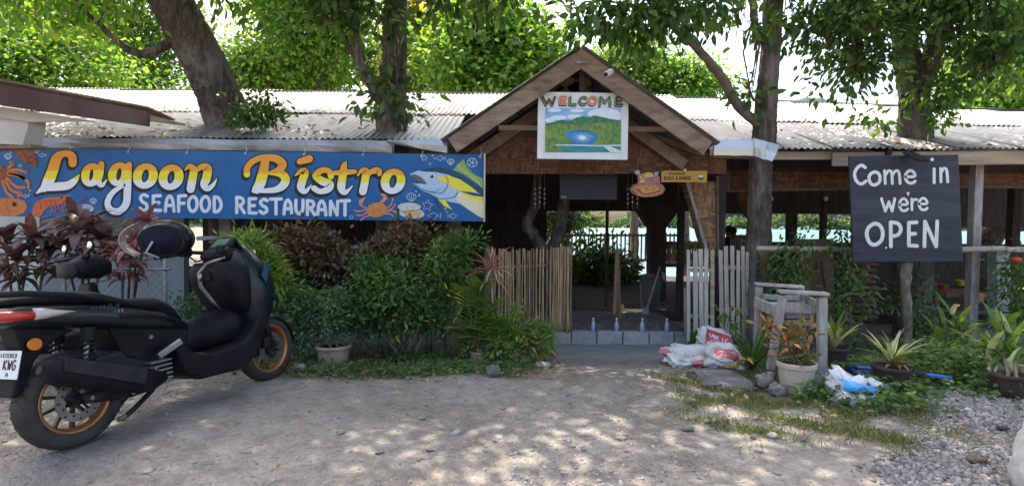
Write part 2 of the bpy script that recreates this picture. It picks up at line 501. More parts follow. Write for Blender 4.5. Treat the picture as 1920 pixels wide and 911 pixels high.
M['greywood'] = pm('weathered_grey_timber', [(0.26, 0.23, 0.20), (0.47, 0.43, 0.39)], scale=5, rough=0.9, bump=0.4, stretch=(4, 4, 1.2), rnd=0.15, dirt=(0.13, 0.10, 0.08))
M['concrete'] = pm('grey_concrete_block', [(0.27, 0.265, 0.26), (0.40, 0.39, 0.38)], scale=14, rough=0.95, bump=0.5, bscale=90, bdist=0.006, rnd=0.12, dirt=(0.19, 0.18, 0.17))
M['plaster'] = pm('grey_plaster', [(0.27, 0.30, 0.31), (0.34, 0.37, 0.375)], scale=2, rough=0.9, bump=0.1, dirt=(0.22, 0.24, 0.24))
M['paleplaster'] = pm('pale_green_plaster', [(0.60, 0.68, 0.66), (0.70, 0.77, 0.75)], scale=2, rough=0.9, bump=0.1)
M['cream'] = pm('cream_painted_plaster', [(0.52, 0.49, 0.43), (0.62, 0.59, 0.53)], scale=3, rough=0.8, bump=0.1, dirt=(0.5, 0.45, 0.38))
M['fascia'] = pm('red_brown_painted_fascia', [(0.075, 0.035, 0.03), (0.12, 0.055, 0.045)], scale=3, rough=0.6, bump=0.1, dirt=(0.16, 0.11, 0.09))

def weave_material(name, c1, c2, c3, s=0.030):
    m = bpy.data.materials.new(name); m.use_nodes = True
    N = m.node_tree.nodes; Lk = m.node_tree.links; b = N['Principled BSDF']
    tc = N.new('ShaderNodeTexCoord'); sp = N.new('ShaderNodeSeparateXYZ'); Lk.new(tc.outputs['Object'], sp.inputs[0])
    def op(o, a, bb=None, c=None):
        n = N.new('ShaderNodeMath'); n.operation = o
        for i, v in enumerate((a, bb, c)):
            if v is None: continue
            if isinstance(v, (int, float)): n.inputs[i].default_value = v
            else: Lk.new(v, n.inputs[i])
        return n.outputs[0]
    wob = N.new('ShaderNodeTexNoise'); wob.inputs['Scale'].default_value = 3; Lk.new(tc.outputs['Object'], wob.inputs['Vector'])
    u = op('DIVIDE', op('ADD', sp.outputs[0], op('MULTIPLY', wob.outputs[0], 0.05)), s); v = op('DIVIDE', op('ADD', sp.outputs[2], op('MULTIPLY', wob.outputs[0], 0.06)), s)
    fu = op('FLOOR', u); fv = op('FLOOR', v)
    zig = op('PINGPONG', fu, 12.0)
    sel = op('LESS_THAN', op('FRACT', op('DIVIDE', op('ADD', zig, fv), 6.0)), 0.5)
    def wn(a, bb):
        c = N.new('ShaderNodeCombineXYZ'); Lk.new(a, c.inputs[0]); Lk.new(bb, c.inputs[1])
        w_ = N.new('ShaderNodeTexWhiteNoise'); w_.noise_dimensions = '2D'; Lk.new(c.outputs[0], w_.inputs['Vector']); return w_.outputs[0]
    idA = wn(fv, op('FLOOR', op('DIVIDE', op('ADD', fu, fv), 6.0))); idB = wn(op('FLOOR', op('DIVIDE', op('ADD', fv, fu), 6.0)), op('ADD', fu, 57.0))
    prA = op('PINGPONG', op('FRACT', v), 0.5); prB = op('PINGPONG', op('FRACT', u), 0.5)
    def mixf(f, a, bb):
        return op('ADD', op('MULTIPLY', f, a), op('MULTIPLY', op('SUBTRACT', 1.0, f), bb))
    idv = mixf(sel, idA, idB); pr = mixf(sel, prA, prB)
    nz = N.new('ShaderNodeTexNoise'); nz.inputs['Scale'].default_value = 1.4; nz.inputs['Detail'].default_value = 7; Lk.new(tc.outputs['Object'], nz.inputs['Vector'])
    f = op('ADD', op('MULTIPLY', idv, 0.62), op('MULTIPLY', nz.outputs[0], 0.4))
    r = ramp(N, [c1, c2, c3], pos=[0.15, 0.5, 0.9]); Lk.new(f, r.inputs[0])
    edge = op('MINIMUM', 1.0, op('MULTIPLY', pr, 6.0))
    mx = N.new('ShaderNodeMix'); mx.data_type = 'RGBA'; Lk.new(edge, mx.inputs[0]); mx.inputs[6].default_value = (c1[0] * 0.35, c1[1] * 0.35, c1[2] * 0.35, 1); Lk.new(r.outputs[0], mx.inputs[7])
    Lk.new(mx.outputs[2], b.inputs['Base Color']); b.inputs['Roughness'].default_value = 0.65; b.inputs['Specular IOR Level'].default_value = 0.3
    bp = N.new('ShaderNodeBump'); bp.inputs['Strength'].default_value = 0.8; bp.inputs['Distance'].default_value = 0.006
    Lk.new(op('ADD', pr, op('MULTIPLY', sel, 0.15)), bp.inputs['Height']); Lk.new(bp.outputs[0], b.inputs['Normal'])
    return m
M['weave'] = weave_material('woven_split_bamboo', (0.085, 0.034, 0.018), (0.15, 0.062, 0.030), (0.235, 0.115, 0.058))
M['weave_pale'] = weave_material('paler_woven_split_bamboo', (0.14, 0.065, 0.03), (0.27, 0.14, 0.065), (0.40, 0.24, 0.12))

rest = empty('restaurant_building', (0.8, 7.0, float(gz(0.8, 7.0))), 'long low open bamboo and timber restaurant with corrugated iron roof and entrance gable', 'restaurant')
EY, RY = 6.7, 11.0
# roof: far slope and ridge cap in one part, corrugated sheets of the front slope as its pieces
rb = MB()
rb.add([(-11, RY, 3.62), (13, RY, 3.45), (13, 16, 2.05), (-11, 16, 2.05)], [(0, 1, 2, 3)])
rb.add([(-11, RY, 3.60), (13, RY, 3.43), (13, 16, 2.03), (-11, 16, 2.03)], [(3, 2, 1, 0)])
rb.bar((-11, RY, 3.675), (2.5, RY, 3.665), 0.22, 0.03); rb.bar((2.5, RY, 3.645), (13, RY + 0.3, 3.40), 0.22, 0.03)
roof = rb.build('roof', M['gi'], rest, fix=False)
def sheet_mesh(name, Ln):
    nper, smp = 10.5, 8
    n = int(nper * smp); segs = 8
    V = []; F = []
    for j in range(segs + 1):
        for i in range(n + 1):
            x = i / smp * 0.076
            V.append((x, Ln * j / segs, 0.011 * math.sin(2 * math.pi * i / smp)))
    for j in range(segs):
        for i in range(n):
            a = j * (n + 1) + i
            F.append((a, a + 1, a + n + 2, a + n + 1))
    me = bpy.data.meshes.new(name); me.from_pydata(V, [], F); me.materials.append(M['gi'])
    me.polygons.foreach_set('use_smooth', [True] * len(F)); return me
LO = sheet_mesh('corrugated_sheet', 2.05); HI = sheet_mesh('corrugated_sheet_upper', 2.82)
off = wloc(roof)
rs = random.Random(4)
x = -10.64; k = 0
while x < 12.5:
    ze = 2.155 + (0.0 if x < 2 else -0.07 + 0.008 * (x - 2)); zr = 3.66 if x < 2 else 3.64 - 0.036 * (x - 2)
    pit = math.atan2(zr - ze, RY - EY)
    for course in (0, 1):
        if course == 0 and -1.35 < x < 2.2: continue
        if course == 1 and 0.1 < x < 1.1: continue
        s0 = (0 if course == 0 else 1.86)
        o = bpy.data.objects.new('corrugated_sheet', LO if course == 0 else HI)
        COL.objects.link(o); o.parent = roof
        jit = rs.uniform(-0.03, 0.03)
        o.location = Vector((x, EY + jit + s0 * math.cos(pit), ze + s0 * math.sin(pit) + (0.022 if course else 0) + (0.005 if k % 2 else 0) + rs.uniform(0, 0.004))) - off
        o.rotation_euler = (pit + rs.uniform(-0.004, 0.004), rs.uniform(-0.003, 0.003), rs.uniform(-0.006, 0.006))
    x += 0.76; k += 1

# entrance gable
GD = 6.25
AP = P(1090, 88, GD); FL = P(838, 258, GD); FR = P(1338, 264, GD)
def gable_slope(foot, apex):
    m = MB(); n = 160; V = []; F = []
    dv = (foot - apex)
    up = Vector((-dv.z, 0, dv.x)).normalized() * (1 if dv.x > 0 else -1)
    up = up if up.z > 0 else -up
    for j, t in ((0, 0.0), (1, 1.04)):
        for i in range(n + 1):
            yy = GD - 0.06 + i / 8 * 0.076 * 2.6
            c = apex + dv * t + up * (0.012 * math.sin(2 * math.pi * i / 8) + 0.012)
            V.append((c.x, yy, c.z))
    for i in range(n): F.append((i, i + 1, i + n + 2, i + n + 1))
    return m.add(V, F)
for ft in (FL, FR): gable_slope(ft, AP).build('corrugated_sheet', M['gi'], roof, smooth=True, fix=False)
def board(a, b, wpx, d, th, inward, mat, name, parent=rest):
    """a board lying under the line a-b"""
    a = Vector(a); b = Vector(b); dv = (b - a).normalized()
    nrm = Vector((dv.z, 0, -dv.x)); nrm = nrm if nrm.z < 0 else -nrm
    o1 = nrm * inward
    o2 = nrm * (inward + wpx)
    return MB().prism([a + o1, b + o1, b + o2, a + o2], (0, th, 0)).build(name, mat, parent, bevel=0.006)
ext = 0.02
board(AP + Vector((0.003, 0, 0)), FR + (FR - AP) * 0.0, 0.185, GD, 0.045, 0.012, M['barge'], 'bargeboard')
M['barge_l'] = pm('weathered_brown_board_left', [(0.16, 0.10, 0.068), (0.285, 0.205, 0.148), (0.375, 0.285, 0.215)], scale=5, rough=0.9, bump=0.5, stretch=(1, 1, 3), rot=(0, R(-38), 0), dirt=(0.09, 0.055, 0.04), lo=0.25, hi=0.75)
board(AP + Vector((-0.003, 0.003, 0)), FL, 0.185, GD, 0.045, 0.012, M['barge_l'], 'bargeboard')
for ft in (FL, FR):
    dy = Vector((0, 0.5, 0))
    board(AP + dy, ft + dy, 0.14, GD, 0.06, 0.20, M['wood'], 'rafter')
    dy = Vector((0, 1.3, 0))
    board(AP + dy, ft + dy, 0.14, GD, 0.06, 0.05, M['darkwood'], 'rafter')
MB().bar(P(935, 240, 6.75), P(1250, 243, 6.75), 0.05, 0.06).build('tie_beam', M['palewood'], rest, bevel=0.004)
MB().bar(P(1091, 135, 6.7), P(1092, 252, 6.7), 0.07, 0.07).build('king_post', M['wood'], rest, bevel=0.004)
MB().box(P(1088, 118, 6.22), (0.09, 0.05, 0.025)).build('ridge_cleat', M['greywood'], rest, bevel=0.004)
MB().bar(AP + Vector((0, 0.06, -0.08)), AP + Vector((0, 5.0, -0.08)), 0.06, 0.12).build('ridge_beam', M['darkwood'], rest)

def panel(pts, Y, mat, name, th=0.02, parent=rest, bevel=0.0):
    return MB().prism([P(a, b, Y) for a, b in pts], (0, th, 0)).build(name, mat, parent, bevel=bevel, tri=True)
panel([(800, 326), (1362, 326), (1362, 292), (1300, 284), (1180, 250), (1000, 250), (885, 278), (800, 284)], 6.9, M['weave'], 'woven_panel')
panel([(868, 283), (960, 246), (1005, 246), (1005, 256), (965, 257), (880, 290)], 6.86, M['wood'], 'trim_board', 0.03)
panel([(1180, 246), (1215, 246), (1330, 288), (1318, 295), (1212, 257), (1180, 256)], 6.86, M['wood'], 'trim_board', 0.03)
panel([(1368, 293), (1600, 290), (1600, 354), (1368, 358)], 7.45, M['weave'], 'woven_panel')
panel([(1780, 300), (2300, 310), (2300, 352), (1780, 349)], 7.45, M['weave'], 'woven_panel')
for a, b in (((1362, 358), (1600, 354)), ((1780, 350), (2300, 353))):
    MB().bar(P(*a, 7.43), P(*b, 7.43), 0.04, 0.035).build('panel_trim', M['wood'], rest)
MB().bar(P(1366, 298, 7.42), P(1365, 360, 7.42), 0.04, 0.04).build('panel_trim', M['wood'], rest)
# woven flared pillar right of the entrance
panel([(1288, 340), (1343, 340), (1345, 480), (1327, 480)], 7.22, M['weave_pale'], 'woven_pillar_face', 0.25)
MB().bar(P(1287, 338, 7.2), P(1328, 482, 7.2), 0.045, 0.035).build('pillar_trim', M['greywood'], rest, bevel=0.004)
MB().bar(P(1345, 330, 7.2), P(1346, 482, 7.2), 0.03, 0.03).build('pillar_trim', M['wood'], rest, bevel=0.004)
def post(px, ytop, Y, w, mat='darkwood', name='post', d=None, top=None):
    a = P(px, ytop, Y); zb = float(gz(a.x, Y)) - 0.05
    if top: a.z = top
    return MB().box((a.x, Y, (a.z + zb) / 2), (w, d or w, a.z - zb)).build(name, M[mat], rest, bevel=0.008)
post(1353, 300, 7.3, 0.105)
post(852, 380, 7.15, 0.17, 'wood', d=0.15); post(838, 400, 7.3, 0.06, 'wood')
post(425, 330, 7.0, 0.14, 'greywood'); post(410, 330, 7.3, 0.12, 'wood')
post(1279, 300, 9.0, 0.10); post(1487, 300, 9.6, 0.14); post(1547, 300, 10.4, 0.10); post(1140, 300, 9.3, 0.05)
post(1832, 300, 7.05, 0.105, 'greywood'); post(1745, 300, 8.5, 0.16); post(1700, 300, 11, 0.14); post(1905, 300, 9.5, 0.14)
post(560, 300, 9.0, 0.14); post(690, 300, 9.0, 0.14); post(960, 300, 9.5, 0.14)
# interior funnel pillar
panel([(1190, 385), (1280, 385), (1249, 428), (1249, 560), (1219, 560), (1219, 428)], 10.2, M['darkwood'], 'flared_pillar', 0.3)
panel([(1395, 350), (1440, 350), (1440, 445), (1402, 400), (1395, 385)], 8.6, M['weave'], 'flared_pillar', 0.2)
# rear valance, inner walls and an added dark panel
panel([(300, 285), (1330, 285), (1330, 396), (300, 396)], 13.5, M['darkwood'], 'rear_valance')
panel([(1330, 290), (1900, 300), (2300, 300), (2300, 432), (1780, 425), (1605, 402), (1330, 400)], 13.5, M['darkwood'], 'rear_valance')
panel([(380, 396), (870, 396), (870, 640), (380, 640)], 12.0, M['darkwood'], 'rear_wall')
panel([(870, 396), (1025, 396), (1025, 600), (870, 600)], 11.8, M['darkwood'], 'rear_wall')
panel([(1330, 452), (2300, 462), (2300, 545), (1330, 530)], 13.2, M['darkwood'], 'added_dark_panel')  # added panel, stands in for the dark furnished interior and hides bright water
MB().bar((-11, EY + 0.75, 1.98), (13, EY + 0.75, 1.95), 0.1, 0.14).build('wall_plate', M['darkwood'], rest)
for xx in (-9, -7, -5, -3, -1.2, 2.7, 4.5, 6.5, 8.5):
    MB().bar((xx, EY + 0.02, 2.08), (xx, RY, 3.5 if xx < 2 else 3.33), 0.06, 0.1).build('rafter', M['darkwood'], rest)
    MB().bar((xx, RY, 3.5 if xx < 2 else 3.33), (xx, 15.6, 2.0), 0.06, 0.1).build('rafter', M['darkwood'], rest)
# fascia boards under the right eave
MB().bar(P(1560, 299, 6.78), P(2300, 292, 6.78), 0.03, 0.165).build('fascia_board', M['palewood'], rest, bevel=0.004)
MB().bar(P(1448, 292, 6.86), P(1562, 292, 6.86), 0.03, 0.10).build('fascia_board', M['palewood'], rest, bevel=0.004)
MB().bar(P(1338, 296, 6.62), P(1412, 297, 6.62), 0.1, 0.02).build('fascia_board', M['wood'], rest, bevel=0.004)
# gutters
def gutter(a0, a1, b0, b1, Y, mat, Y2=None):
    Y2 = Y2 or Y
    m = MB(); n = 14 if a1[0] - a0[0] > 300 else 4; rr = random.Random(a0[0])
    rings = []
    for i in range(n + 1):
        t = i / n
        top = P(a0[0] + (a1[0] - a0[0]) * t, a0[1] + (a1[1] - a0[1]) * t + rr.uniform(-1.2, 1.2) * (1 if n > 4 else 0.25), Y + (Y2 - Y) * t)
        bot = P(b0[0] + (b1[0] - b0[0]) * t, b0[1] + (b1[1] - b0[1]) * t + rr.uniform(-0.8, 0.8), Y + (Y2 - Y) * t)
        bul = rr.uniform(-0.012, 0.012) * (1 if n > 4 else 0.3)
        mid = (top + bot) / 2 + Vector((0, bul - 0.015, 0))
        w_ = Vector((0, 0.13, 0))
        rings.append([top, mid, bot, bot + w_, top + w_ + Vector((0, 0, 0.01)), top + w_ * 0.96, bot + w_ * 0.9 + Vector((0, 0, 0.012)), bot + Vector((0, 0.012, 0.012)), top + Vector((0, 0.012, 0))])
    m.loft(rings); return m.build('gutter', mat, rest)
gutter((62, 258), (735, 264), (58, 277), (735, 287), 6.52, M['gutter'])
gutter((722, 263), (838, 261), (726, 268), (838, 287), 6.40, M['gutter_new'])
gutter((1338, 263), (1412, 262), (1338, 291), (1412, 292), 6.42, M['gutter_new'])
gutter((1413, 259), (1462, 272), (1413, 293), (1448, 303), 6.42, M['gutter_new'], 6.25)
# left walls behind the banner
panel([(76, 330), (345, 330), (345, 640), (76, 640)], 7.4, M['plaster'], 'plaster_wall', 0.12)
panel([(-500, 330), (74, 330), (74, 640), (-500, 640)], 7.38, M['paleplaster'], 'plaster_wall', 0.12)
# low wall of dark planks closing the room left of the entrance
panel([(345, 500), (835, 500), (835, 640), (345, 640)], 7.6, M['darkwood'], 'low_wall', 0.1)
MB().tube([P(490, 462, 7.1), P(845, 464, 7.1)], 0.028, 10).build('pipe_rail', flat('blue_grey_pipe_paint', (0.32, 0.37, 0.45)), rest, smooth=True)
MB().tube([P(370, 447, 7.05), P(415, 445, 7.05)], 0.028, 10).build('pipe_rail', flat('white_pipe_paint', (0.55, 0.57, 0.6)), rest, smooth=True)

# step of hollow blocks at the entrance
step = empty('entrance_step', G(1165, 646), 'low row of grey concrete blocks across the entrance', 'step')
MB().box((step.location.x + 0.02, 7.9, -0.255), (1.78, 1.7, 0.12)).build('earth_fill', pm('packed_grey_earth', [(0.085, 0.078, 0.07), (0.16, 0.148, 0.135)], scale=5, rough=1, bump=0.8, bscale=18, bdist=0.05), step)
bx = [1034, 1071, 1119, 1168, 1217, 1264, 1292]
bk = MB()
for i in range(6):
    a = P(bx[i], 644, 6.98); b = P(bx[i + 1], 644, 6.98)
    wd = b.x - a.x - 0.012
    MB().box(((a.x + b.x) / 2, 7.04 + random.uniform(-0.006, 0.006), -0.255 + random.uniform(-0.004, 0.004)), (wd, 0.12, 0.165)).build('concrete_block', M['concrete'], step, bevel=0.008)
ap = empty('concrete_apron', G(1165, 660), 'flat grey concrete apron in front of the entrance blocks', 'apron')
a, b, c, d = G(1035, 648), G(1295, 648), G(1300, 674), G(1040, 672)
MB().prism([a + Vector((0, 0, 0.018)), b + Vector((0, 0, 0.018)), c + Vector((0, 0, 0.02)), d + Vector((0, 0, 0.02))], (0, 0, -0.08)).build('slab', pm('dusty_concrete', [(0.2, 0.19, 0.175), (0.29, 0.275, 0.255)], scale=4, rough=0.95, bump=0.3), ap, bevel=0.01)

# neighbouring building at far left
nb = empty('neighbouring_house', P(-60, 520, 6.0), 'cream walled house corner with red brown fascia at the left edge', 'house')
a = P(-140, 140, 5.4); b = P(273, 222, 6.3)
F1, F2, F3, F4 = P(-140, 132, 5.2), P(274, 208, 6.3), P(274, 237, 6.3), P(-140, 178, 5.2)
MB().prism([F1, F2, F3, F4], (0.02, 0.04, 0)).build('fascia', M['fascia'], nb, bevel=0.004)
MB().prism([F1 + Vector((0, 0.0, 0.03)), F2 + Vector((0.02, 0, 0.03)), F2 + Vector((0.02, 0.5, -0.02)), F1 + Vector((-0.6, 1.6, 0.06))], (0, 0, 0.02)).build('roof_sheet', M['barge'], nb)
MB().prism([P(270, 213, 6.32), P(345, 232, 6.7), P(345, 236, 6.7), P(270, 226, 6.32)], (0, 0.03, 0)).build('roof_batten', M['palewood'], nb)
MB().prism([P(-140, 178, 5.3), P(50, 208, 5.75), P(180, 228, 6.1), P(60, 229, 5.8), P(-140, 205, 5.35)], (0, 0.02, 0)).build('soffit', M['cream'], nb, tri=True)
MB().prism([P(-140, 196, 5.42), P(52, 212, 5.8), P(52, 240, 5.8), P(42, 272, 5.8), P(-140, 262, 5.42)], (0.02, 0.2, 0)).build('wall', M['cream'], nb, tri=True)
MB().prism([P(-140, 262, 5.44), P(58, 271, 5.85), P(58, 277, 5.85), P(-140, 282, 5.44)], (0.02, 0.2, 0)).build('wall_base_board', M['barge'], nb)
a = P(-60, 282, 5.9)
MB().box((a.x - 1.2, 6.3, a.z / 2 - 0.1), (0.5, 0.3, a.z + 0.3)).build('column', M['cream'], nb)
# ================================================================ trees
M['bark'] = pm('grey_brown_bark', [(0.04, 0.03, 0.025), (0.095, 0.072, 0.058), (0.19, 0.16, 0.138)], scale=7, rough=0.95, bump=1.0, bscale=13, bdist=0.06, stretch=(2.2, 2.2, 0.7), lo=0.25, hi=0.75, dirt=(0.30, 0.275, 0.25))
M['bark2'] = pm('smooth_pale_bark', [(0.10, 0.075, 0.06), (0.19, 0.145, 0.115)], scale=6, rough=0.9, bump=0.5, bscale=20, bdist=0.02)
M['leaf_dark'] = leafmat('dark_green_leaves', [(0.024, 0.055, 0.02), (0.045, 0.095, 0.028), (0.075, 0.135, 0.036), (0.12, 0.175, 0.045)], trans=0.36, rough=0.38, tcol=(2.2, 2.4, 0.6))
M['leaf_mid'] = leafmat('mid_green_leaves', [(0.05, 0.10, 0.026), (0.085, 0.155, 0.036), (0.13, 0.20, 0.045)], trans=0.48, rough=0.42, tcol=(2.4, 2.3, 0.7))
M['leaf_bright'] = leafmat('bright_backlit_leaves', [(0.05, 0.125, 0.028), (0.085, 0.18, 0.036), (0.14, 0.235, 0.045), (0.23, 0.275, 0.055)], trans=0.58, rough=0.45, tcol=(2.0, 2.05, 0.7))
M['leaf_yellow'] = leafmat('yellowing_leaves', [(0.09, 0.16, 0.03), (0.17, 0.23, 0.03), (0.30, 0.27, 0.03), (0.40, 0.24, 0.03)], trans=0.5, rough=0.5, tcol=(1.9, 1.7, 0.7))

def crown_arrays(blobs, per, sd, rng, shell=2.2):
    pos = []; d = []; n = []
    for (c, r, nc) in blobs:
        c = np.array(c); r = np.array(r)
        u = unit(rng.normal(size=(nc, 3))) * (rng.uniform(0, 1, (nc, 1)) ** (1 / shell))
        cc = c + u * r
        sz = sd * rng.uniform(0.6, 1.5, (nc, 1))
        g = rng.normal(size=(nc, per, 3))
        p = cc[:, None, :] + g * sz[:, None, :] * np.array([1, 1, 0.7])
        dd = g * 0.8 + rng.normal(size=(nc, per, 3)) * 0.6 + np.array([0, 0, -0.45])
        nn = rng.normal(size=(nc, per, 3)) * 0.55 + np.array([0, 0, 1.0])
        pos.append(p.reshape(-1, 3)); d.append(dd.reshape(-1, 3)); n.append(nn.reshape(-1, 3))
    return np.concatenate(pos), np.concatenate(d), np.concatenate(n)

def wobble(pts, rad, n=10, amp=0.03, rnd=random):
    """resample a path with smooth interpolation and small bends"""
    P_ = [Vector(p) for p in pts]; out = []; rr = []
    m = len(P_)
    for i in range(m - 1):
        p0 = P_[max(i - 1, 0)]; p1 = P_[i]; p2 = P_[i + 1]; p3 = P_[min(i + 2, m - 1)]
        for k in range(n):
            t = k / n
            q = 0.5 * ((2 * p1) + (p2 - p0) * t + (2 * p0 - 5 * p1 + 4 * p2 - p3) * t * t + (3 * p1 - p0 - 3 * p2 + p3) * t ** 3)
            out.append(q + Vector((rnd.uniform(-amp, amp), rnd.uniform(-amp, amp), 0)))
            rr.append((rad[i] + (rad[i + 1] - rad[i]) * t) * rnd.uniform(0.94, 1.07))
    out.append(P_[-1]); rr.append(rad[-1])
    return out, rr

def bark_tube(pts, rad, n, seed):
    m = MB(); rings = []; prev = None; pts = [Vector(p) for p in pts]
    sd_ = Vector((seed * 5.3, seed * 2.1, seed))
    for i, p in enumerate(pts):
        d = (pts[min(i + 1, len(pts) - 1)] - pts[max(i - 1, 0)]).normalized()
        s = d.cross(Vector((1, 0, 0)) if prev is None and abs(d.x) < 0.9 else Vector((0, 1, 0))).normalized() if prev is None else (prev - d * prev.dot(d)).normalized()
        prev = s; u = d.cross(s); ring = []
        for k in range(n):
            a = 2 * math.pi * k / n; o = s * math.cos(a) + u * math.sin(a)
            q = p + o * rad[i]
            lump = _mn.fractal(Vector((q.x * 3, q.y * 3, q.z * 1.3)) + sd_, 0.7, 2.1, 3)
            crack = abs(_mn.noise(Vector((q.x * 17, q.y * 17, q.z * 4.5)) + sd_)) ; crack2 = abs(_mn.noise(Vector((q.x * 34, q.y * 34, q.z * 13)) + sd_))
            ring.append(p + o * rad[i] * (1 + 0.10 * lump - 0.07 * max(0, 0.25 - crack) / 0.25 - 0.03 * max(0, 0.3 - crack2) / 0.3))
        rings.append(ring)
    return m.loft(rings)
from mathutils import noise as _mn

def tree(name, label, base, trunk, limbs, blobs, leaf, Ls, Ws, per=40, sd=0.2, seed=1, bark='bark', group=None, n=18, extra=None, twigs=True, cat='tree', amp=0.012, upper=True):
    rng = np.random.default_rng(seed); rnd = random.Random(seed)
    t = empty(name, base, label, cat, group)
    if n >= 18:
        pts, rad = wobble(trunk[0], trunk[1], 26, 0.0, random.Random(seed)); w_ = len(pts)
        rad = [sum(rad[max(0, i - 4):i + 5]) / len(rad[max(0, i - 4):i + 5]) for i in range(w_)]
        bark_tube(pts, rad, 56, seed).build('trunk', M[bark], t, smooth=True)
    else:
        pts, rad = wobble(trunk[0], trunk[1], 8, amp, rnd)
        MB().tube(pts, rad, n, jit=0.06).build('trunk', M[bark], t, smooth=True)
    for lp, lr in limbs:
        pts, rad = wobble(lp, lr, 6, amp * 0.7, rnd)
        MB().tube(pts, rad, 10, jit=0.05).build('limb', M[bark] if bark == 'bark2' else M['bark2'] if rnd.random() < 0.4 else M[bark], t, smooth=True)
    if blobs:
        hi_ = [(c, r, max(1, int(k * 0.40))) for c, r, k in blobs if isinstance(c, tuple) and upper]
        lo_ = [q for q in blobs if not (isinstance(q[0], tuple) and upper)]
        parts_ = [crown_arrays(lo_, per, sd, rng)] if lo_ else []
        if hi_: parts_.append(crown_arrays(hi_, 96, 0.27, rng))
        pos, d, nn = (np.concatenate(q) for q in zip(*parts_))
        N = len(pos)
        leaf_obj('crown', pos, d, nn, rng.uniform(Ls[0], Ls[1], N), rng.uniform(Ws[0], Ws[1], N), M[leaf], t, droop=0.3)
        if twigs:
            tw = MB()
            tip = Vector(trunk[0][-1])
            for (c, r, nc) in blobs:
                c = Vector(c)
                for _ in range(4):
                    e = c + Vector((rnd.uniform(-1, 1) * r[0], rnd.uniform(-1, 1) * r[1], rnd.uniform(-0.8, 0.8) * r[2]))
                    s = c + (tip - c) * 0.25
                    mid = (s + e) / 2 + Vector((rnd.uniform(-.1, .1), rnd.uniform(-.1, .1), 0.1))
                    tw.tube([s, mid, e], [0.018, 0.012, 0.005], 5)
            tw.build('twigs', M['bark2'], t, smooth=True)['kind'] = 'stuff'
    if extra:
        for (nm, bl, lf, l2, w2, per2, sd2) in extra:
            pos, d, nn = crown_arrays(bl, per2, sd2, rng); N = len(pos)
            leaf_obj(nm, pos, d, nn, rng.uniform(l2[0], l2[1], N), rng.uniform(w2[0], w2[1], N), M[lf], t, droop=0.3)['kind'] = 'stuff'
    return t

def B(px, py, Y, r, n): return (P(px, py, Y), r, n)
def gp(px, Y):
    p = P(px, 500, Y); return Vector((p.x, Y, float(gz(p.x, Y)) - 0.05))

# the leaning trunk at left
bs = gp(440, 7.75)
tree('leaning_tree', 'thick trunk leaning left through the roof above the banner', bs,
     ([bs, P(440, 300, 7.75), P(428, 235, 7.6), P(388, 130, 7.3), P(340, 40, 7.0), P(285, -60, 6.8), P(220, -220, 6.5), P(200, -420, 6.3)], [0.31, 0.31, 0.30, 0.26, 0.25, 0.24, 0.2, 0.10]),
     [([P(325, 75, 7.05), P(290, 95, 6.9), P(255, 100, 6.8), P(215, 75, 6.7), P(175, 35, 6.6), P(120, -20, 6.5)], [0.06, 0.05, 0.045, 0.035, 0.03, 0.015]),
      ([P(290, -50, 6.8), P(420, -200, 6.4), P(560, -260, 6.0)], [0.16, 0.11, 0.04]),
      ([P(240, -180, 6.5), P(60, -260, 6.0), P(-150, -300, 5.5)], [0.16, 0.1, 0.04])],
     [B(440, -30, 6.6, (0.5, 0.5, 0.2), 6),
      ((-6.2, 6.0, 5.0), (1.7, 1.5, 0.8), 130), ((-4.3, 5.2, 5.2), (1.7, 1.5, 0.8), 110), ((-4.8, 8.3, 6.0), (1.9, 1.4, 0.9), 120), ((-2.6, 5.4, 5.4), (1.5, 1.4, 0.8), 80), ((-7.5, 8.3, 6), (1.5, 1.4, 0.9), 60), ((-5.5, 9.5, 6.1), (2.3, 0.8, 0.5), 150), ((-8.5, 9.5, 6), (1.6, 0.7, 0.5), 80)],
     'leaf_mid', (0.09, 0.17), (0.04, 0.075), per=42, sd=0.2, seed=3, n=22, amp=0.02,
     extra=[('bright_leaves', [B(130, 10, 6.6, (0.7, 0.5, 0.2), 9), B(20, -15, 6.4, (0.6, 0.5, 0.25), 10), B(235, -12, 6.8, (0.3, 0.4, 0.12), 3)], 'leaf_bright', (0.09, 0.16), (0.04, 0.075), 34, 0.17), ('trunk_ivy', [B(470, 215, 7.0, (0.28, 0.15, 0.16), 16), B(505, 190, 7.0, (0.12, 0.1, 0.12), 4)], 'leaf_dark', (0.06, 0.12), (0.03, 0.055), 26, 0.10)])
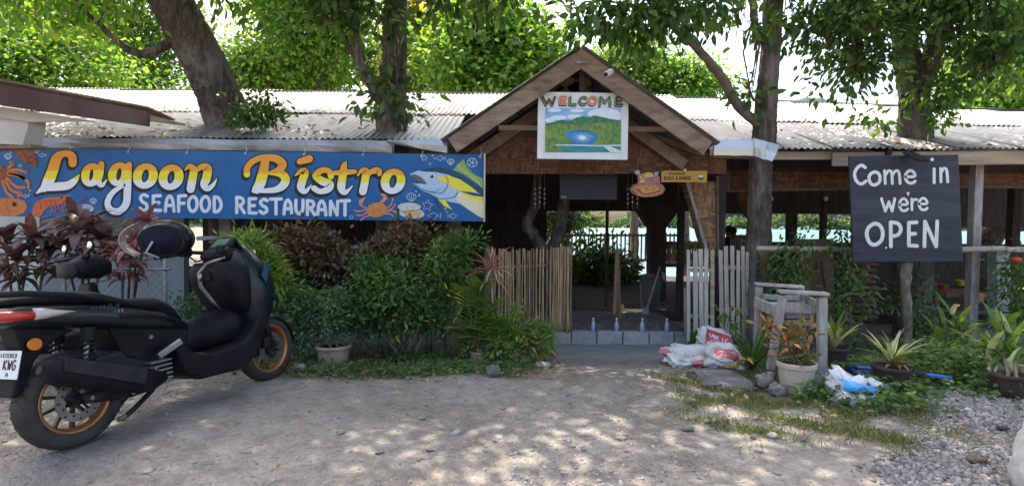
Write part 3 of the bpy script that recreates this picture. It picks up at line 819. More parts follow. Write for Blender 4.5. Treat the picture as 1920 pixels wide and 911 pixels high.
# centre tree
bs = gp(735, 7.35)
tree('forked_tree', 'pale speckled trunk with low fork rising through the roof left of the gable', bs,
     ([bs, P(736, 300, 7.35), P(735, 240, 7.3), P(737, 170, 7.3), P(740, 90, 7.3), P(742, 0, 7.3), P(752, -110, 7.2), P(770, -260, 7.0), P(770, -420, 6.8)], [0.24, 0.22, 0.20, 0.17, 0.15, 0.15, 0.13, 0.10, 0.05]),
     [([P(722, 190, 7.28), P(690, 145, 7.2), P(668, 90, 7.15), P(665, 30, 7.1), P(662, -60, 7.0)], [0.11, 0.08, 0.065, 0.06, 0.05]),
      ([P(680, 130, 7.2), P(652, 85, 7.1), P(640, 60, 7.1), P(600, 20, 7.0)], [0.04, 0.035, 0.03, 0.02]),
      ([P(750, -60, 7.2), P(860, -200, 6.6), P(960, -260, 6.0)], [0.1, 0.08, 0.03]), ([P(770, -200, 7.0), P(680, -330, 6.0), P(640, -380, 5)], [0.1, 0.07, 0.03])],
     [B(690, 10, 7.0, (0.5, 0.4, 0.38), 9), B(600, -5, 6.9, (0.5, 0.5, 0.28), 9), B(850, -15, 6.7, (0.7, 0.5, 0.2), 11), B(975, -3, 6.4, (0.3, 0.4, 0.15), 4), B(738, 190, 7.15, (0.15, 0.15, 0.2), 5), B(722, 110, 7.2, (0.12, 0.15, 0.25), 3),
      ((-1.4, 7.8, 5.9), (1.7, 1.5, 0.8), 80), ((-3.0, 7.2, 6.2), (1.5, 1.4, 0.8), 95), ((-1.4, 4.2, 5.6), (1.2, 0.7, 0.6), 40), ((-0.9, 6.4, 5.4), (1.2, 0.7, 0.6), 26), ((-2.4, 9.4, 6.1), (2.0, 0.8, 0.5), 140), ((-0.3, 5.2, 5.4), (1.0, 0.5, 0.4), 22)],
     'leaf_dark', (0.09, 0.17), (0.045, 0.085), per=40, sd=0.18, seed=5, n=20,
     extra=[('hanging_twigs', [B(960, 195, 7.1, (0.06, 0.05, 0.08), 2), B(700, 205, 7.1, (0.07, 0.05, 0.05), 2)], 'leaf_dark', (0.08, 0.13), (0.03, 0.05), 8, 0.05)])
# right-centre tree
bs = gp(1424, 7.0)
tree('grey_tree', 'straight grey trunk in front of the eave right of the gable with long slanting branch', bs,
     ([bs, P(1424, 480, 7.0), P(1424, 400, 7.02), P(1427, 300, 7.05), P(1434, 250, 7.1), P(1438, 170, 7.1), P(1445, 90, 7.1), P(1450, 0, 7.1), P(1456, -110, 7.0), P(1450, -300, 6.8), P(1440, -450, 6.6)], [0.16, 0.155, 0.14, 0.14, 0.145, 0.13, 0.115, 0.125, 0.11, 0.08, 0.04]),
     [([P(1420, 232, 7.05), P(1385, 200, 6.9), P(1355, 150, 6.7), P(1320, 105, 6.5), P(1285, 70, 6.3), P(1262, 50, 6.2), P(1225, 10, 6.0), P(1180, -60, 5.8)], [0.06, 0.058, 0.055, 0.05, 0.045, 0.042, 0.035, 0.02]),
      ([P(1440, 85, 7.1), P(1418, 60, 7.0), P(1412, 10, 6.95), P(1400, -70, 6.8)], [0.055, 0.05, 0.045, 0.035]),
      ([P(1424, 190, 7.05), P(1408, 180, 7.0), P(1398, 120, 6.95)], [0.03, 0.012, 0.005]),
      ([P(1452, -150, 7), P(1560, -300, 6.0), P(1600, -360, 5)], [0.08, 0.06, 0.03]), ([P(1452, -200, 7), P(1300, -330, 6.0), P(1250, -400, 5)], [0.08, 0.06, 0.03])],
     [B(1110, -5, 5.8, (0.3, 0.3, 0.15), 5), B(1180, 25, 5.9, (0.36, 0.35, 0.2), 14), B(1245, 48, 6.0, (0.25, 0.3, 0.15), 7), B(1290, 5, 6.2, (0.45, 0.4, 0.14), 9), B(1370, 15, 6.5, (0.25, 0.3, 0.15), 3), B(1400, 60, 6.8, (0.25, 0.3, 0.08), 2), B(1490, 55, 7.2, (0.22, 0.3, 0.2), 4),
      B(1405, 180, 6.95, (0.06, 0.05, 0.1), 2),
      ((1.6, 7.9, 5.8), (1.7, 1.5, 0.8), 80), ((2.6, 6.2, 5.6), (1.5, 1.4, 0.8), 70), ((0.9, 4.4, 5.5), (0.9, 0.8, 0.5), 36), ((0.6, 6.4, 5.7), (1.2, 0.8, 0.6), 26), ((0.1, 8.6, 6.2), (1.3, 1.1, 0.7), 60), ((1.6, 9.5, 6.1), (2.0, 0.8, 0.5), 130), ((1.4, 5.2, 5.3), (1.2, 0.6, 0.4), 20)],
     'leaf_dark', (0.09, 0.18), (0.04, 0.08), per=30, sd=0.15, seed=9, n=20)
# right tree
bs = gp(1715, 7.55)
tree('broad_tree', 'broad dark leafy tree rising through the roof above the chalkboard sign', bs,
     ([bs, P(1715, 320, 7.55), P(1715, 245, 7.5), P(1713, 190, 7.5), P(1706, 130, 7.5), P(1690, 60, 7.4), P(1670, -40, 7.2), P(1650, -200, 7.0), P(1650, -380, 6.8)], [0.24, 0.22, 0.21, 0.18, 0.17, 0.12, 0.11, 0.09, 0.04]),
     [([P(1722, 180, 7.5), P(1745, 110, 7.4), P(1770, 40, 7.2), P(1810, -60, 7.0), P(1850, -200, 6.5)], [0.13, 0.12, 0.11, 0.09, 0.04]),
      ([P(1690, 60, 7.4), P(1620, 10, 7.0), P(1560, -40, 6.7)], [0.06, 0.05, 0.02])],
     [B(1590, 45, 6.9, (0.42, 0.5, 0.40), 18), B(1560, 10, 6.9, (0.3, 0.4, 0.3), 9), B(1700, -12, 6.8, (0.75, 0.6, 0.28), 20), B(1815, -5, 6.6, (0.65, 0.6, 0.32), 20), B(1890, 40, 6.4, (0.4, 0.5, 0.4), 14), B(1625, 105, 6.9, (0.28, 0.3, 0.17), 7), B(1590, 145, 6.9, (0.12, 0.12, 0.1), 3), B(1840, 100, 6.7, (0.4, 0.4, 0.18), 8),
      B(1760, 172, 7.1, (0.22, 0.2, 0.10), 6),
      ((4.3, 5.3, 5.2), (1.5, 1.4, 0.8), 60), ((5.6, 7.2, 5.6), (1.6, 1.5, 0.9), 60), ((3.2, 8.4, 6.2), (1.5, 1.3, 0.8), 50), ((7.5, 6.5, 5.4), (1.5, 1.4, 0.9), 45), ((2.2, 4.4, 5.0), (0.8, 0.7, 0.5), 20), ((5.0, 9.5, 6.1), (2.0, 0.8, 0.5), 120), ((8.0, 9.5, 6.1), (1.8, 0.7, 0.5), 45)],
     'leaf_dark', (0.07, 0.145), (0.032, 0.066), per=58, sd=0.18, seed=12, n=20,
     extra=[('sprouts', [B(1660, 225, 7.1, (0.2, 0.1, 0.06), 4), B(1765, 222, 7.1, (0.12, 0.1, 0.07), 4), B(1620, 215, 7.1, (0.1, 0.05, 0.03), 2), B(1640, 28, 6.6, (0.22, 0.15, 0.1), 5)], 'leaf_bright', (0.07, 0.13), (0.03, 0.06), 14, 0.07)])

# trees behind the roof
def back_tree(label, px, Y, top, halfw, bottom, leaf, seed, nb=9, dens=26, Ls=(0.10, 0.21), Ws=(0.06, 0.12), trunkw=0.16, sd=0.42, per=76, group='trees behind the restaurant', name='shore_tree', bark='bark2', lowlean=0):
    rnd = random.Random(seed)
    b = gp(px, Y); s = Y / FPX
    ct = P(px, top, Y); cb = P(px, bottom, Y)
    hw = halfw * s; H = ct.z - cb.z
    blobs = []
    for i in range(nb):
        u = (i + 0.5) / nb
        z = cb.z + H * (0.12 + 0.78 * u)
        wv = math.sin(math.pi * (0.18 + 0.75 * u)) * hw
        for k in range(2):
            xx = ct.x + rnd.uniform(-1, 1) * wv * 0.72
            blobs.append(((xx, Y + rnd.uniform(-0.5, 0.5) * min(hw, 3), z + rnd.uniform(-.1, .1) * H), (wv * 0.42 + 0.3, min(hw, 3) * 0.4, H * 0.11 + 0.25), dens))
    tr = ([b, (b + Vector((cb.x + lowlean, Y, cb.z))) / 2, Vector((cb.x + lowlean, Y, cb.z + 0.2 * H)), Vector((ct.x, Y, cb.z + 0.85 * H))], [trunkw, trunkw * 0.9, trunkw * 0.7, trunkw * 0.2])
    limbs = []
    for i in range(5):
        u = rnd.uniform(0.1, 0.6); q = Vector((cb.x, Y, cb.z + u * H)); e = Vector((ct.x + rnd.uniform(-1, 1) * hw * 0.8, Y + rnd.uniform(-1, 1), q.z + H * rnd.uniform(0.15, 0.35)))
        limbs.append(([q, (q + e) / 2 + Vector((0, 0, -0.1)), e], [trunkw * 0.5, trunkw * 0.35, trunkw * 0.1]))
    return tree(name, label, b, tr, limbs, blobs, leaf, Ls, Ws, per=per, sd=sd, seed=seed, bark=bark, group=group, n=10, twigs=False, upper=False)
back_tree('bright leafy tree behind the roof at the far left edge', 40, 19, 40, 180, 240, 'leaf_bright', 21, nb=9, dens=18)
back_tree('tall yellow green tree left of the leaning trunk', 190, 24, -120, 170, 200, 'leaf_mid', 22, nb=10, dens=24)
back_tree('dark tall tree at the upper left corner', 70, 30, -220, 190, 120, 'leaf_mid', 23, nb=10, dens=20, sd=0.6, Ls=(0.2, 0.32), Ws=(0.1, 0.17))
back_tree('small bright tree between the leaning trunk and the forked trunk', 470, 20, 90, 100, 210, 'leaf_mid', 24, nb=6, dens=17)
back_tree('large leaved yellow green tree behind the forked trunk', 600, 18.5, -110, 150, 200, 'leaf_bright', 25, nb=11, dens=18)
back_tree('sunlit bright green tree directly left of the gable', 905, 18.5, 15, 135, 215, 'leaf_bright', 26, nb=9, dens=19, Ls=(0.15, 0.28), Ws=(0.09, 0.16))
back_tree('yellowing tree with orange leaf patches between forked trunk and gable', 795, 21, 5, 90, 215, 'leaf_yellow', 27, nb=9, dens=13)
back_tree('thin leaved pale tree showing right of the gable peak', 1190, 20, 75, 115, 215, 'leaf_mid', 28, nb=8, dens=13, Ls=(0.10, 0.18), Ws=(0.06, 0.10), sd=0.36)
back_tree('low rounded tree just above the roof right of the gable', 1285, 19, 125, 70, 215, 'leaf_bright', 29, nb=5, dens=11, Ls=(0.10, 0.18), Ws=(0.06, 0.10), sd=0.32)
back_tree('bright green tree behind the roof at the right edge', 1870, 21, 70, 130, 235, 'leaf_bright', 30, nb=8, dens=24, sd=0.36)
back_tree('shaded tree behind the broad tree at the upper right corner', 1960, 17, -40, 120, 160, 'leaf_mid', 31, nb=6, dens=20)
# wooded rise behind, at left
Nn = 34000
hx = RNG.uniform(-46, 1.0, Nn); top = 4.0 + 4.5 * ss(-6, -28, hx) + 1.5 * np.sin(hx * 0.7) + 1.0 * np.sin(hx * 1.9)
hz = top * RNG.uniform(0.0, 1, Nn) ** 0.7; hy = 34 + hz * 0.6 + RNG.uniform(-2.5, 2.5, Nn)
cl = RNG.normal(size=(Nn, 3))
ow = leaf_obj('hillside_wood', np.stack([hx, hy, hz], 1), cl + [0, 0, -0.4], RNG.normal(size=(Nn, 3)) * 0.6 + [0, -0.2, 1], RNG.uniform(0.3, 0.62, Nn), RNG.uniform(0.18, 0.34, Nn), M['leaf_bright'])
tag(ow, 'sunlit mass of green woods on the rise at upper left', 'woods', kind='stuff')
# tree inside, dark fork behind the bamboo fence
bs = gp(1028, 8.0)
tree('inner_tree', 'dark forked tree trunk standing behind the bamboo fence under the gable', bs,
     ([bs, P(1028, 560, 8.0), P(1024, 468, 8.0)], [0.14, 0.12, 0.13]),
     [([P(1022, 475, 8.0), P(1000, 440, 8.0), P(988, 420, 8.0), P(1002, 385, 8.0), P(1010, 320, 8.0)], [0.09, 0.085, 0.08, 0.07, 0.06]),
      ([P(1030, 475, 8.0), P(1048, 435, 8.05), P(1056, 390, 8.1), P(1060, 320, 8.1)], [0.09, 0.085, 0.08, 0.07])], None, 'leaf_dark', (0.1, 0.2), (0.05, 0.1), seed=41, bark='bark')
back_tree('leafy shore tree framing the water seen through the entrance', 1060, 16.8, 380, 40, 440, 'leaf_dark', 43, nb=3, dens=3, Ls=(0.14, 0.22), Ws=(0.07, 0.11), sd=0.22, group='shore plants behind the entrance')
back_tree('dark shrub below the water line behind the entrance', 1135, 13.9, 474, 115, 548, 'leaf_dark', 44, nb=4, dens=9, Ls=(0.12, 0.2), Ws=(0.06, 0.09), sd=0.2, name='shore_shrub', group='shore plants behind the entrance')
bs = gp(1880, 14.5)
tree('shore_tree', 'dark leaning shore trunk against the water right of the chalkboard', bs,
     ([bs, P(1800, 540, 14.4), P(1835, 480, 14.3), P(1870, 430, 14.2), P(1900, 400, 14.1)], [0.35, 0.3, 0.28, 0.25, 0.2]),
     [], [B(1790, 530, 14.0, (0.5, 0.4, 0.4), 8)], 'leaf_dark', (0.12, 0.2), (0.05, 0.09), seed=47, per=24, sd=0.2)
# ================================================================ signs and lettering
def ribbon2d(pts, closed=False, n=6, smooth=True):
    """pts (x, y, width) -> list of 2D (left, right) pairs"""
    m = len(pts); out = []
    if smooth and m > 2:
        rng_ = range(m if closed else m - 1)
        for i in rng_:
            g = (lambda k: pts[k % m]) if closed else (lambda k: pts[min(max(k, 0), m - 1)])
            p0, p1, p2, p3 = g(i - 1), g(i), g(i + 1), g(i + 2)
            for k in range(n):
                t = k / n
                out.append(tuple(0.5 * (2 * b + (c - a) * t + (2 * a - 5 * b + 4 * c - d) * t * t + (3 * b - a - 3 * c + d) * t ** 3) for a, b, c, d in zip(p0, p1, p2, p3)))
        if not closed: out.append(tuple(pts[-1]))
    else:
        out = [tuple(p) for p in pts]
    return out

def ribbon(mb, pts, Yd, closed=False, n=6, smooth=True, grow=0.0, off=(0, 0), minw=0.6):
    c = ribbon2d(pts, closed, n, smooth); m = len(c)
    V = []; F = []
    for i, (x, y, w) in enumerate(c):
        w = max(w, minw) + grow
        if closed: a, b = c[i - 1], c[(i + 1) % m]
        else: a, b = c[max(i - 1, 0)], c[min(i + 1, m - 1)]
        dx, dy = b[0] - a[0], b[1] - a[1]; L = math.hypot(dx, dy) or 1
        nx_, ny_ = -dy / L, dx / L
        V.append((x + nx_ * w / 2 + off[0], y + ny_ * w / 2 + off[1])); V.append((x - nx_ * w / 2 + off[0], y - ny_ * w / 2 + off[1]))
    for i in range(m if closed else m - 1):
        j = (i + 1) % m
        F.append((2 * i, 2 * i + 1, 2 * j + 1, 2 * j))
    if not closed:
        for i, sgn in ((0, -1), (m - 1, 1)):
            x, y, w = c[i]; w = max(w, minw) + grow
            a, b = c[max(i - 1, 0)], c[min(i + 1, m - 1)]
            an = math.atan2(b[1] - a[1], b[0] - a[0])
            ids = [2 * i] if sgn > 0 else [2 * i + 1]
            for k in range(1, 6):
                th = an + sgn * 0 + (math.pi / 2 - math.pi * k / 6 if sgn > 0 else -math.pi / 2 - math.pi * k / 6)
                V.append((x + math.cos(th) * w / 2 + off[0], y + math.sin(th) * w / 2 + off[1])); ids.append(len(V) - 1)
            ids.append(2 * i + 1 if sgn > 0 else 2 * i)
            F.append(tuple(ids))
    mb.add([P(a, b, Yd) for a, b in V], F)
    return mb

def faceup(me):
    """turn every face of a flat print towards the viewer's side"""
    bm = bmesh.new(); bm.from_mesh(me)
    for f in bm.faces:
        f.normal_update()
        if f.normal.y > 0: f.normal_flip()
    bm.to_mesh(me); bm.free()

def flatobj(mb, name, mat, parent):
    o = mb.build(name, mat, parent, fix=False, tri=True); faceup(o.data); return o

def poly(pts, Y, mat, name, parent):
    return flatobj(MB().add([P(a, b, Y) for a, b in pts], [tuple(range(len(pts)))]), name, mat, parent)

def ell(cx, cy, rx, ry, n=28, rot=0.0, a0=0.0, a1=2 * math.pi):
    out = []
    full = abs(a1 - a0 - 2 * math.pi) < 1e-6
    for k in range(n if full else n + 1):
        a = a0 + (a1 - a0) * k / n
        x, y = rx * math.cos(a), ry * math.sin(a)
        out.append((cx + x * math.cos(rot) - y * math.sin(rot), cy + x * math.sin(rot) + y * math.cos(rot)))
    return out

GLY = {
 'A': [(0, [(0, 1), (0.15, 0.3), (0.5, 0), (0.85, 0.3), (1, 1)], 1), (0, [(0.1, 0.62), (0.9, 0.62)], 0)],
 'B': [(0, [(0.05, 0), (0.05, 1)], 0), (0, [(0.05, 0), (0.6, 0.02), (0.85, 0.22), (0.6, 0.46), (0.1, 0.48)], 1), (0, [(0.1, 0.48), (0.7, 0.5), (0.95, 0.75), (0.7, 0.98), (0.05, 1)], 1)],
 'C': [(0, [(0.95, 0.12), (0.6, 0.0), (0.2, 0.18), (0.02, 0.5), (0.2, 0.85), (0.6, 1.0), (1.0, 0.85)], 1)],
 'D': [(0, [(0.08, 0.0), (0.08, 1.0)], 0), (0, [(0.08, 0.0), (0.6, 0.05), (0.95, 0.4), (0.9, 0.75), (0.5, 0.98), (0.08, 1)], 1)],
 'E': [(0, [(0.95, 0), (0.08, 0.02), (0.08, 0.98), (1, 1)], 0), (0, [(0.1, 0.5), (0.8, 0.48)], 0)],
 'F': [(0, [(1, 0), (0.08, 0.02), (0.08, 1)], 0), (0, [(0.1, 0.5), (0.8, 0.48)], 0)],
 'G': [(0, [(0.9, 0.15), (0.5, 0), (0.1, 0.25), (0.05, 0.65), (0.4, 1), (0.85, 0.9), (0.95, 0.55), (0.55, 0.55)], 1)],
 'H': [(0, [(0, 0), (0, 1)], 0), (0, [(1, 0), (1, 1)], 0), (0, [(0, 0.5), (1, 0.5)], 0)],
 'I': [(0, [(0.5, 0), (0.5, 1)], 0)],
 'K': [(0, [(0.05, 0), (0.05, 1)], 0), (0, [(0.9, 0), (0.1, 0.5), (1, 1)], 0)],
 'L': [(0, [(0.05, 0), (0.05, 1), (1, 1)], 0)],
 'M': [(0, [(0, 1), (0.08, 0), (0.5, 0.65), (0.92, 0), (1, 1)], 0)],
 'N': [(0, [(0.02, 1), (0.06, 0), (0.9, 1), (0.98, 0)], 0)],
 'O': [(1, [(0.5, 0), (0.1, 0.2), (0, 0.55), (0.2, 0.92), (0.55, 1), (0.9, 0.8), (1, 0.45), (0.85, 0.12)], 1)],
 'P': [(0, [(0.1, 0.0), (0.12, 1)], 0), (0, [(0.1, 0.0), (0.7, 0.05), (0.95, 0.28), (0.7, 0.52), (0.15, 0.58)], 1)],
 'R': [(0, [(0.06, 0.0), (0.06, 1)], 0), (0, [(0.06, 0.0), (0.65, 0.05), (0.9, 0.26), (0.65, 0.48), (0.1, 0.52)], 1), (0, [(0.4, 0.52), (1, 1)], 0)],
 'S': [(0, [(0.95, 0.1), (0.5, 0.0), (0.1, 0.2), (0.35, 0.45), (0.8, 0.58), (0.9, 0.85), (0.45, 1.0), (0.02, 0.85)], 1)],
 'T': [(0, [(0, 0.02), (1, 0)], 0), (0, [(0.5, 0), (0.5, 1)], 0)],
 'U': [(0, [(0.02, 0), (0.04, 0.7), (0.45, 1), (0.92, 0.7), (0.98, 0)], 1)],
 'W': [(0, [(0, 0), (0.25, 1), (0.5, 0.3), (0.75, 1), (1, 0)], 0)],
 'X': [(0, [(0, 0), (1, 1)], 0), (0, [(1, 0), (0, 1)], 0)],
 '&': [(0, [(1, 1), (0.3, 0.3), (0.5, 0), (0.7, 0.25), (0.1, 0.7), (0.4, 1), (1, 0.55)], 1)],
 'o': [(1, [(0.5, 0), (0.1, 0.2), (0, 0.55), (0.2, 0.92), (0.55, 1), (0.9, 0.8), (1, 0.45), (0.85, 0.12)], 1)],
 'm': [(0, [(0, 0), (0.05, 1)], 0), (0, [(0.05, 0.35), (0.25, 0.02), (0.45, 0.15), (0.5, 1)], 1), (0, [(0.5, 0.35), (0.72, 0.02), (0.92, 0.15), (1, 1)], 1)],
 'e': [(0, [(0.05, 0.5), (0.95, 0.45), (0.8, 0.1), (0.45, 0), (0.1, 0.25), (0.02, 0.6), (0.3, 0.95), (0.7, 1), (1, 0.85)], 1)],
 'n': [(0, [(0, 0), (0.05, 1)], 0), (0, [(0.05, 0.35), (0.45, 0.0), (0.85, 0.15), (1, 1)], 1)],
 'w': [(0, [(0, 0), (0.3, 1), (0.55, 0.25), (0.8, 1), (1, 0)], 0)],
 'r': [(0, [(0, 0), (0.05, 1)], 0), (0, [(0.05, 0.4), (0.4, 0.05), (1, 0.05)], 1)],
 'z': [(0, [(0, 0), (1, 0), (0, 1), (1, 1)], 0)],
 'a': [(1, [(0.5, 0.02), (0.1, 0.25), (0.05, 0.65), (0.4, 0.98), (0.8, 0.75), (0.9, 0.3)], 1), (0, [(0.95, 0.0), (0.95, 0.9), (1.08, 1)], 0)],
 '1': [(0, [(0.2, 0.2), (0.6, 0), (0.6, 1)], 0)],
 '5': [(0, [(0.9, 0), (0.2, 0), (0.15, 0.45), (0.6, 0.4), (0.95, 0.68), (0.6, 1), (0.1, 0.92)], 0)],
}
def glyph(ch, box, sw, Y, mat, parent, name='letter', grow=0.0, off=(0, 0), slant=0.0, mb=None, pmap=None):
    x0, y0, x1, y1 = box
    m = MB() if mb is None else mb
    for k, (cl, pts, sm) in enumerate(GLY[ch]):
        q = []
        for a, b in pts:
            x, y = x0 + a * (x1 - x0) + slant * (1 - b) * (y1 - y0), y0 + b * (y1 - y0)
            if pmap: x, y = pmap(x, y)
            q.append((x, y, sw))
        if sm: ribbon(m, q, Y - 0.0004 * k, closed=bool(cl), n=5, smooth=True, grow=grow, off=off)
        else:
            for j in range(len(q) - 1): ribbon(m, [q[j], q[j + 1]], Y - 0.0004 * k - 0.00013 * j, n=1, smooth=False, grow=grow, off=off)
    if mb is None: return flatobj(m, name, mat, parent)
    return m

def c2(x, y): return (x / 4.0, 260 + y / 4.0)
def c3(x, y): return (440 + x / 4.0, 260 + y / 4.0)

# ---- the long painted banner
BY = 6.40
banner = empty('banner_sign', P(454, 415, BY), 'long blue seafood banner with yellow script lettering and painted sea animals under the eave', 'banner')
M['banner_blue'] = pm('painted_blue_tarpaulin', [(0.012, 0.09, 0.25), (0.02, 0.135, 0.34)], scale=1.6, rough=0.5, bump=0.5, bscale=2.6, bdist=0.09, dirt=(0.035, 0.13, 0.28))
MB().prism([P(-60, 277.5, BY), P(909, 290, BY), P(907, 415, BY), P(-60, 405, BY)], (0, 0.03, 0)).build('banner_sheet', M['banner_blue'], banner)
M['sign_edge'] = pm('pale_banner_edge', [(0.5, 0.45, 0.38), (0.6, 0.55, 0.48)], rough=0.8, bump=0)
MB().bar(P(909, 288, BY - 0.006), P(908, 416, BY - 0.006), 0.016, 0.05).build('banner_edge', M['sign_edge'], banner)
MB().bar(P(-60, 300, BY + 0.06), P(905, 309, BY + 0.06), 0.04, 0.05).build('banner_batten', M['wood'], banner)

for px in range(20, 905, 110):
    yt_ = 279 + px * 0.0129
    tie = MB().tube([P(px, yt_ + 3, BY - 0.006), P(px + 3, yt_ - 4, BY), P(px + 1, yt_ - 12, BY + 0.1)], 0.004, 5).build('tie_cord', M['sign_edge'], banner)
    MB().lathe([(0.007, 0), (0.013, 0.002), (0.007, 0.004)], 12, Matrix.Translation(P(px, yt_ + 3.5, BY - 0.001)) @ Matrix.Rotation(R(90), 4, 'X')).build('eyelet', M['gutter'], banner)
def grad_mat(name, z1, z2, z3, base):
    m = bpy.data.materials.new(name); m.use_nodes = True
    N = m.node_tree.nodes; Lk = m.node_tree.links; b = N['Principled BSDF']
    tc = N.new('ShaderNodeTexCoord'); sp = N.new('ShaderNodeSeparateXYZ'); Lk.new(tc.outputs['Object'], sp.inputs[0])
    nz = N.new('ShaderNodeTexNoise'); nz.inputs['Scale'].default_value = 14; Lk.new(tc.outputs['Object'], nz.inputs['Vector'])
    ma = N.new('ShaderNodeMath'); ma.operation = 'MULTIPLY_ADD'; ma.inputs[1].default_value = 0.07; Lk.new(nz.outputs[0], ma.inputs[0]); Lk.new(sp.outputs[2], ma.inputs[2])
    mr = N.new('ShaderNodeMapRange'); mr.inputs[1].default_value = z3 - base + 0.035 - 0.1; mr.inputs[2].default_value = z1 - base + 0.035 + 0.1
    Lk.new(ma.outputs[0], mr.inputs[0])
    tot = (z1 - z3) + 0.2
    f3 = 0.1 / tot; f2 = (z2 - z3 + 0.1) / tot; f1 = (z1 - z3 + 0.1) / tot
    r = ramp(N, [(0.78, 0.78, 0.80), (0.80, 0.79, 0.70), (0.86, 0.70, 0.02), (0.86, 0.66, 0.02), (0.80, 0.34, 0.015), (0.78, 0.30, 0.015)], pos=[0, f3, f3 + 0.06, f2 + 0.02, f2 + 0.06, f1])
    Lk.new(mr.outputs[0], r.inputs[0]); Lk.new(r.outputs[0], b.inputs['Base Color']); b.inputs['Roughness'].default_value = 0.5
    return m
zb = banner.location.z
M['lag'] = grad_mat('orange_yellow_white_lettering', P(230, 290, BY).z, P(230, 324, BY).z, P(230, 341, BY).z, zb)
M['bis'] = grad_mat('orange_yellow_white_lettering_right', P(600, 295, BY).z, P(600, 330, BY).z, P(600, 345, BY).z, zb)
M['black_paint'] = flat('black_sign_paint', (0.012, 0.010, 0.010), rough=0.5)
M['shadow_paint'] = flat('dark_grey_brown_drop_paint', (0.022, 0.020, 0.022), rough=0.5)
M['white_paint'] = flat('white_sign_paint', (0.74, 0.75, 0.78), rough=0.5)

def letter(conv, strokes, fill, k=0.25):
    """strokes: (closed, [(x, y, w)...]) in the crop's units"""
    for nm, mat, dep, grow, off in (('letter_drop', M['shadow_paint'], 0.004, 3.4, (-3.0, 4.2)), ('letter_outline', M['black_paint'], 0.007, 3.0, (0, 0)), ('letter', fill, 0.010, -0.3, (0, 0))):
        m = MB()
        for q, (cl, pts) in enumerate(strokes):
            pp = [(*conv(x, y), w_ * k) for x, y, w_ in pts]
            ribbon(m, pp, BY - dep - 0.0005 * q, closed=bool(cl), n=7, grow=grow, off=off, minw=1.2)
        flatobj(m, nm, mat, banner)
def ring(cx, cy, rx, ry, w, lean=0.12):
    return (1, [(cx + rx * math.cos(a) - lean * ry * math.sin(a), cy + ry * math.sin(a), w * (0.72 + 0.42 * abs(math.cos(a)))) for a in [i * math.pi / 5 for i in range(10)]])
L_ = lambda s: letter(c2, s, M['lag'])
L_([(0, [(545, 185, 62), (538, 130, 62), (480, 112, 48), (425, 150, 78), (395, 240, 84), (360, 325, 84), (330, 372, 60)]), (0, [(276, 408, 14), (335, 370, 52), (425, 360, 64), (510, 350, 62), (560, 315, 48), (594, 272, 12)])])
L_([ring(685, 272, 45, 66, 56), (0, [(760, 192, 48), (748, 260, 58), (738, 320, 50), (765, 350, 34), (802, 308, 10)])])
L_([ring(892, 268, 50, 68, 56), (0, [(968, 196, 46), (958, 290, 58), (955, 400, 58), (945, 490, 56), (890, 545, 52), (825, 530, 50), (808, 470, 46), (850, 400, 40), (930, 350, 26)])])
L_([ring(1090, 280, 60, 72, 60)]); L_([ring(1283, 290, 60, 72, 60)])
L_([(0, [(1388, 236, 12), (1420, 210, 40), (1452, 235, 58), (1442, 310, 64), (1430, 378, 62)]), (0, [(1460, 262, 18), (1505, 215, 44), (1556, 222, 64), (1550, 290, 66), (1532, 345, 60), (1560, 376, 42), (1600, 345, 30), (1626, 300, 10)])])
B_ = lambda s: letter(c3, s, M['bis'])
B_([(0, [(92, 268, 50), (95, 218, 48), (140, 168, 46), (215, 142, 46), (310, 150, 58), (358, 192, 66), (330, 236, 52), (262, 258, 26)]), (0, [(232, 150, 58), (215, 250, 76), (192, 335, 80), (165, 380, 70)]), (0, [(262, 258, 28), (345, 262, 58), (382, 305, 66), (358, 355, 62), (290, 386, 44), (140, 393, 28)])])
B_([(0, [(488, 172, 46), (560, 152, 58)]), (0, [(456, 276, 12), (492, 248, 38), (528, 250, 58), (508, 315, 62), (498, 368, 60), (530, 396, 38), (574, 350, 10)])])
B_([(0, [(722, 285, 46), (705, 242, 42), (650, 240, 46), (608, 278, 52), (655, 318, 60), (712, 342, 62), (700, 380, 52), (640, 396, 42), (595, 372, 44)])])
B_([(0, [(838, 170, 10), (820, 210, 50), (808, 300, 62), (800, 370, 60), (830, 404, 38), (882, 356, 10)]), (0, [(742, 258, 32), (820, 252, 42), (902, 248, 34)])])
B_([(0, [(922, 278, 10), (952, 242, 36), (985, 250, 58), (976, 325, 60), (962, 396, 60)]), (0, [(988, 300, 14), (1022, 250, 38), (1072, 240, 54), (1086, 262, 40)])])
B_([ring(1188, 320, 60, 72, 58)])
for ch, x0, y0, x1, y1 in (('S', 1048, 420, 1108, 540), ('E', 1145, 428, 1205, 538), ('A', 1240, 430, 1305, 545), ('F', 1335, 428, 1392, 545), ('O', 1415, 435, 1478, 545), ('O', 1508, 435, 1572, 545), ('D', 1602, 438, 1660, 548)):
    a, b = c2(x0, y0); c, d = c2(x1, y1); glyph(ch, (a, b, c, d), 6.2, BY - 0.0045, M['white_paint'], banner)
for ch, x0, y0, x1, y1 in (('R', 12, 440, 72, 555), ('E', 105, 450, 160, 558), ('S', 188, 455, 246, 560), ('T', 270, 452, 350, 565), ('A', 370, 460, 428, 566), ('U', 458, 462, 514, 565), ('R', 542, 465, 600, 570), ('A', 622, 468, 684, 572), ('N', 716, 470, 774, 572), ('T', 795, 465, 860, 574)):
    a, b = c3(x0, y0); c, d = c3(x1, y1); glyph(ch, (a, b, c, d), 6.2, BY - 0.0045, M['white_paint'], banner)

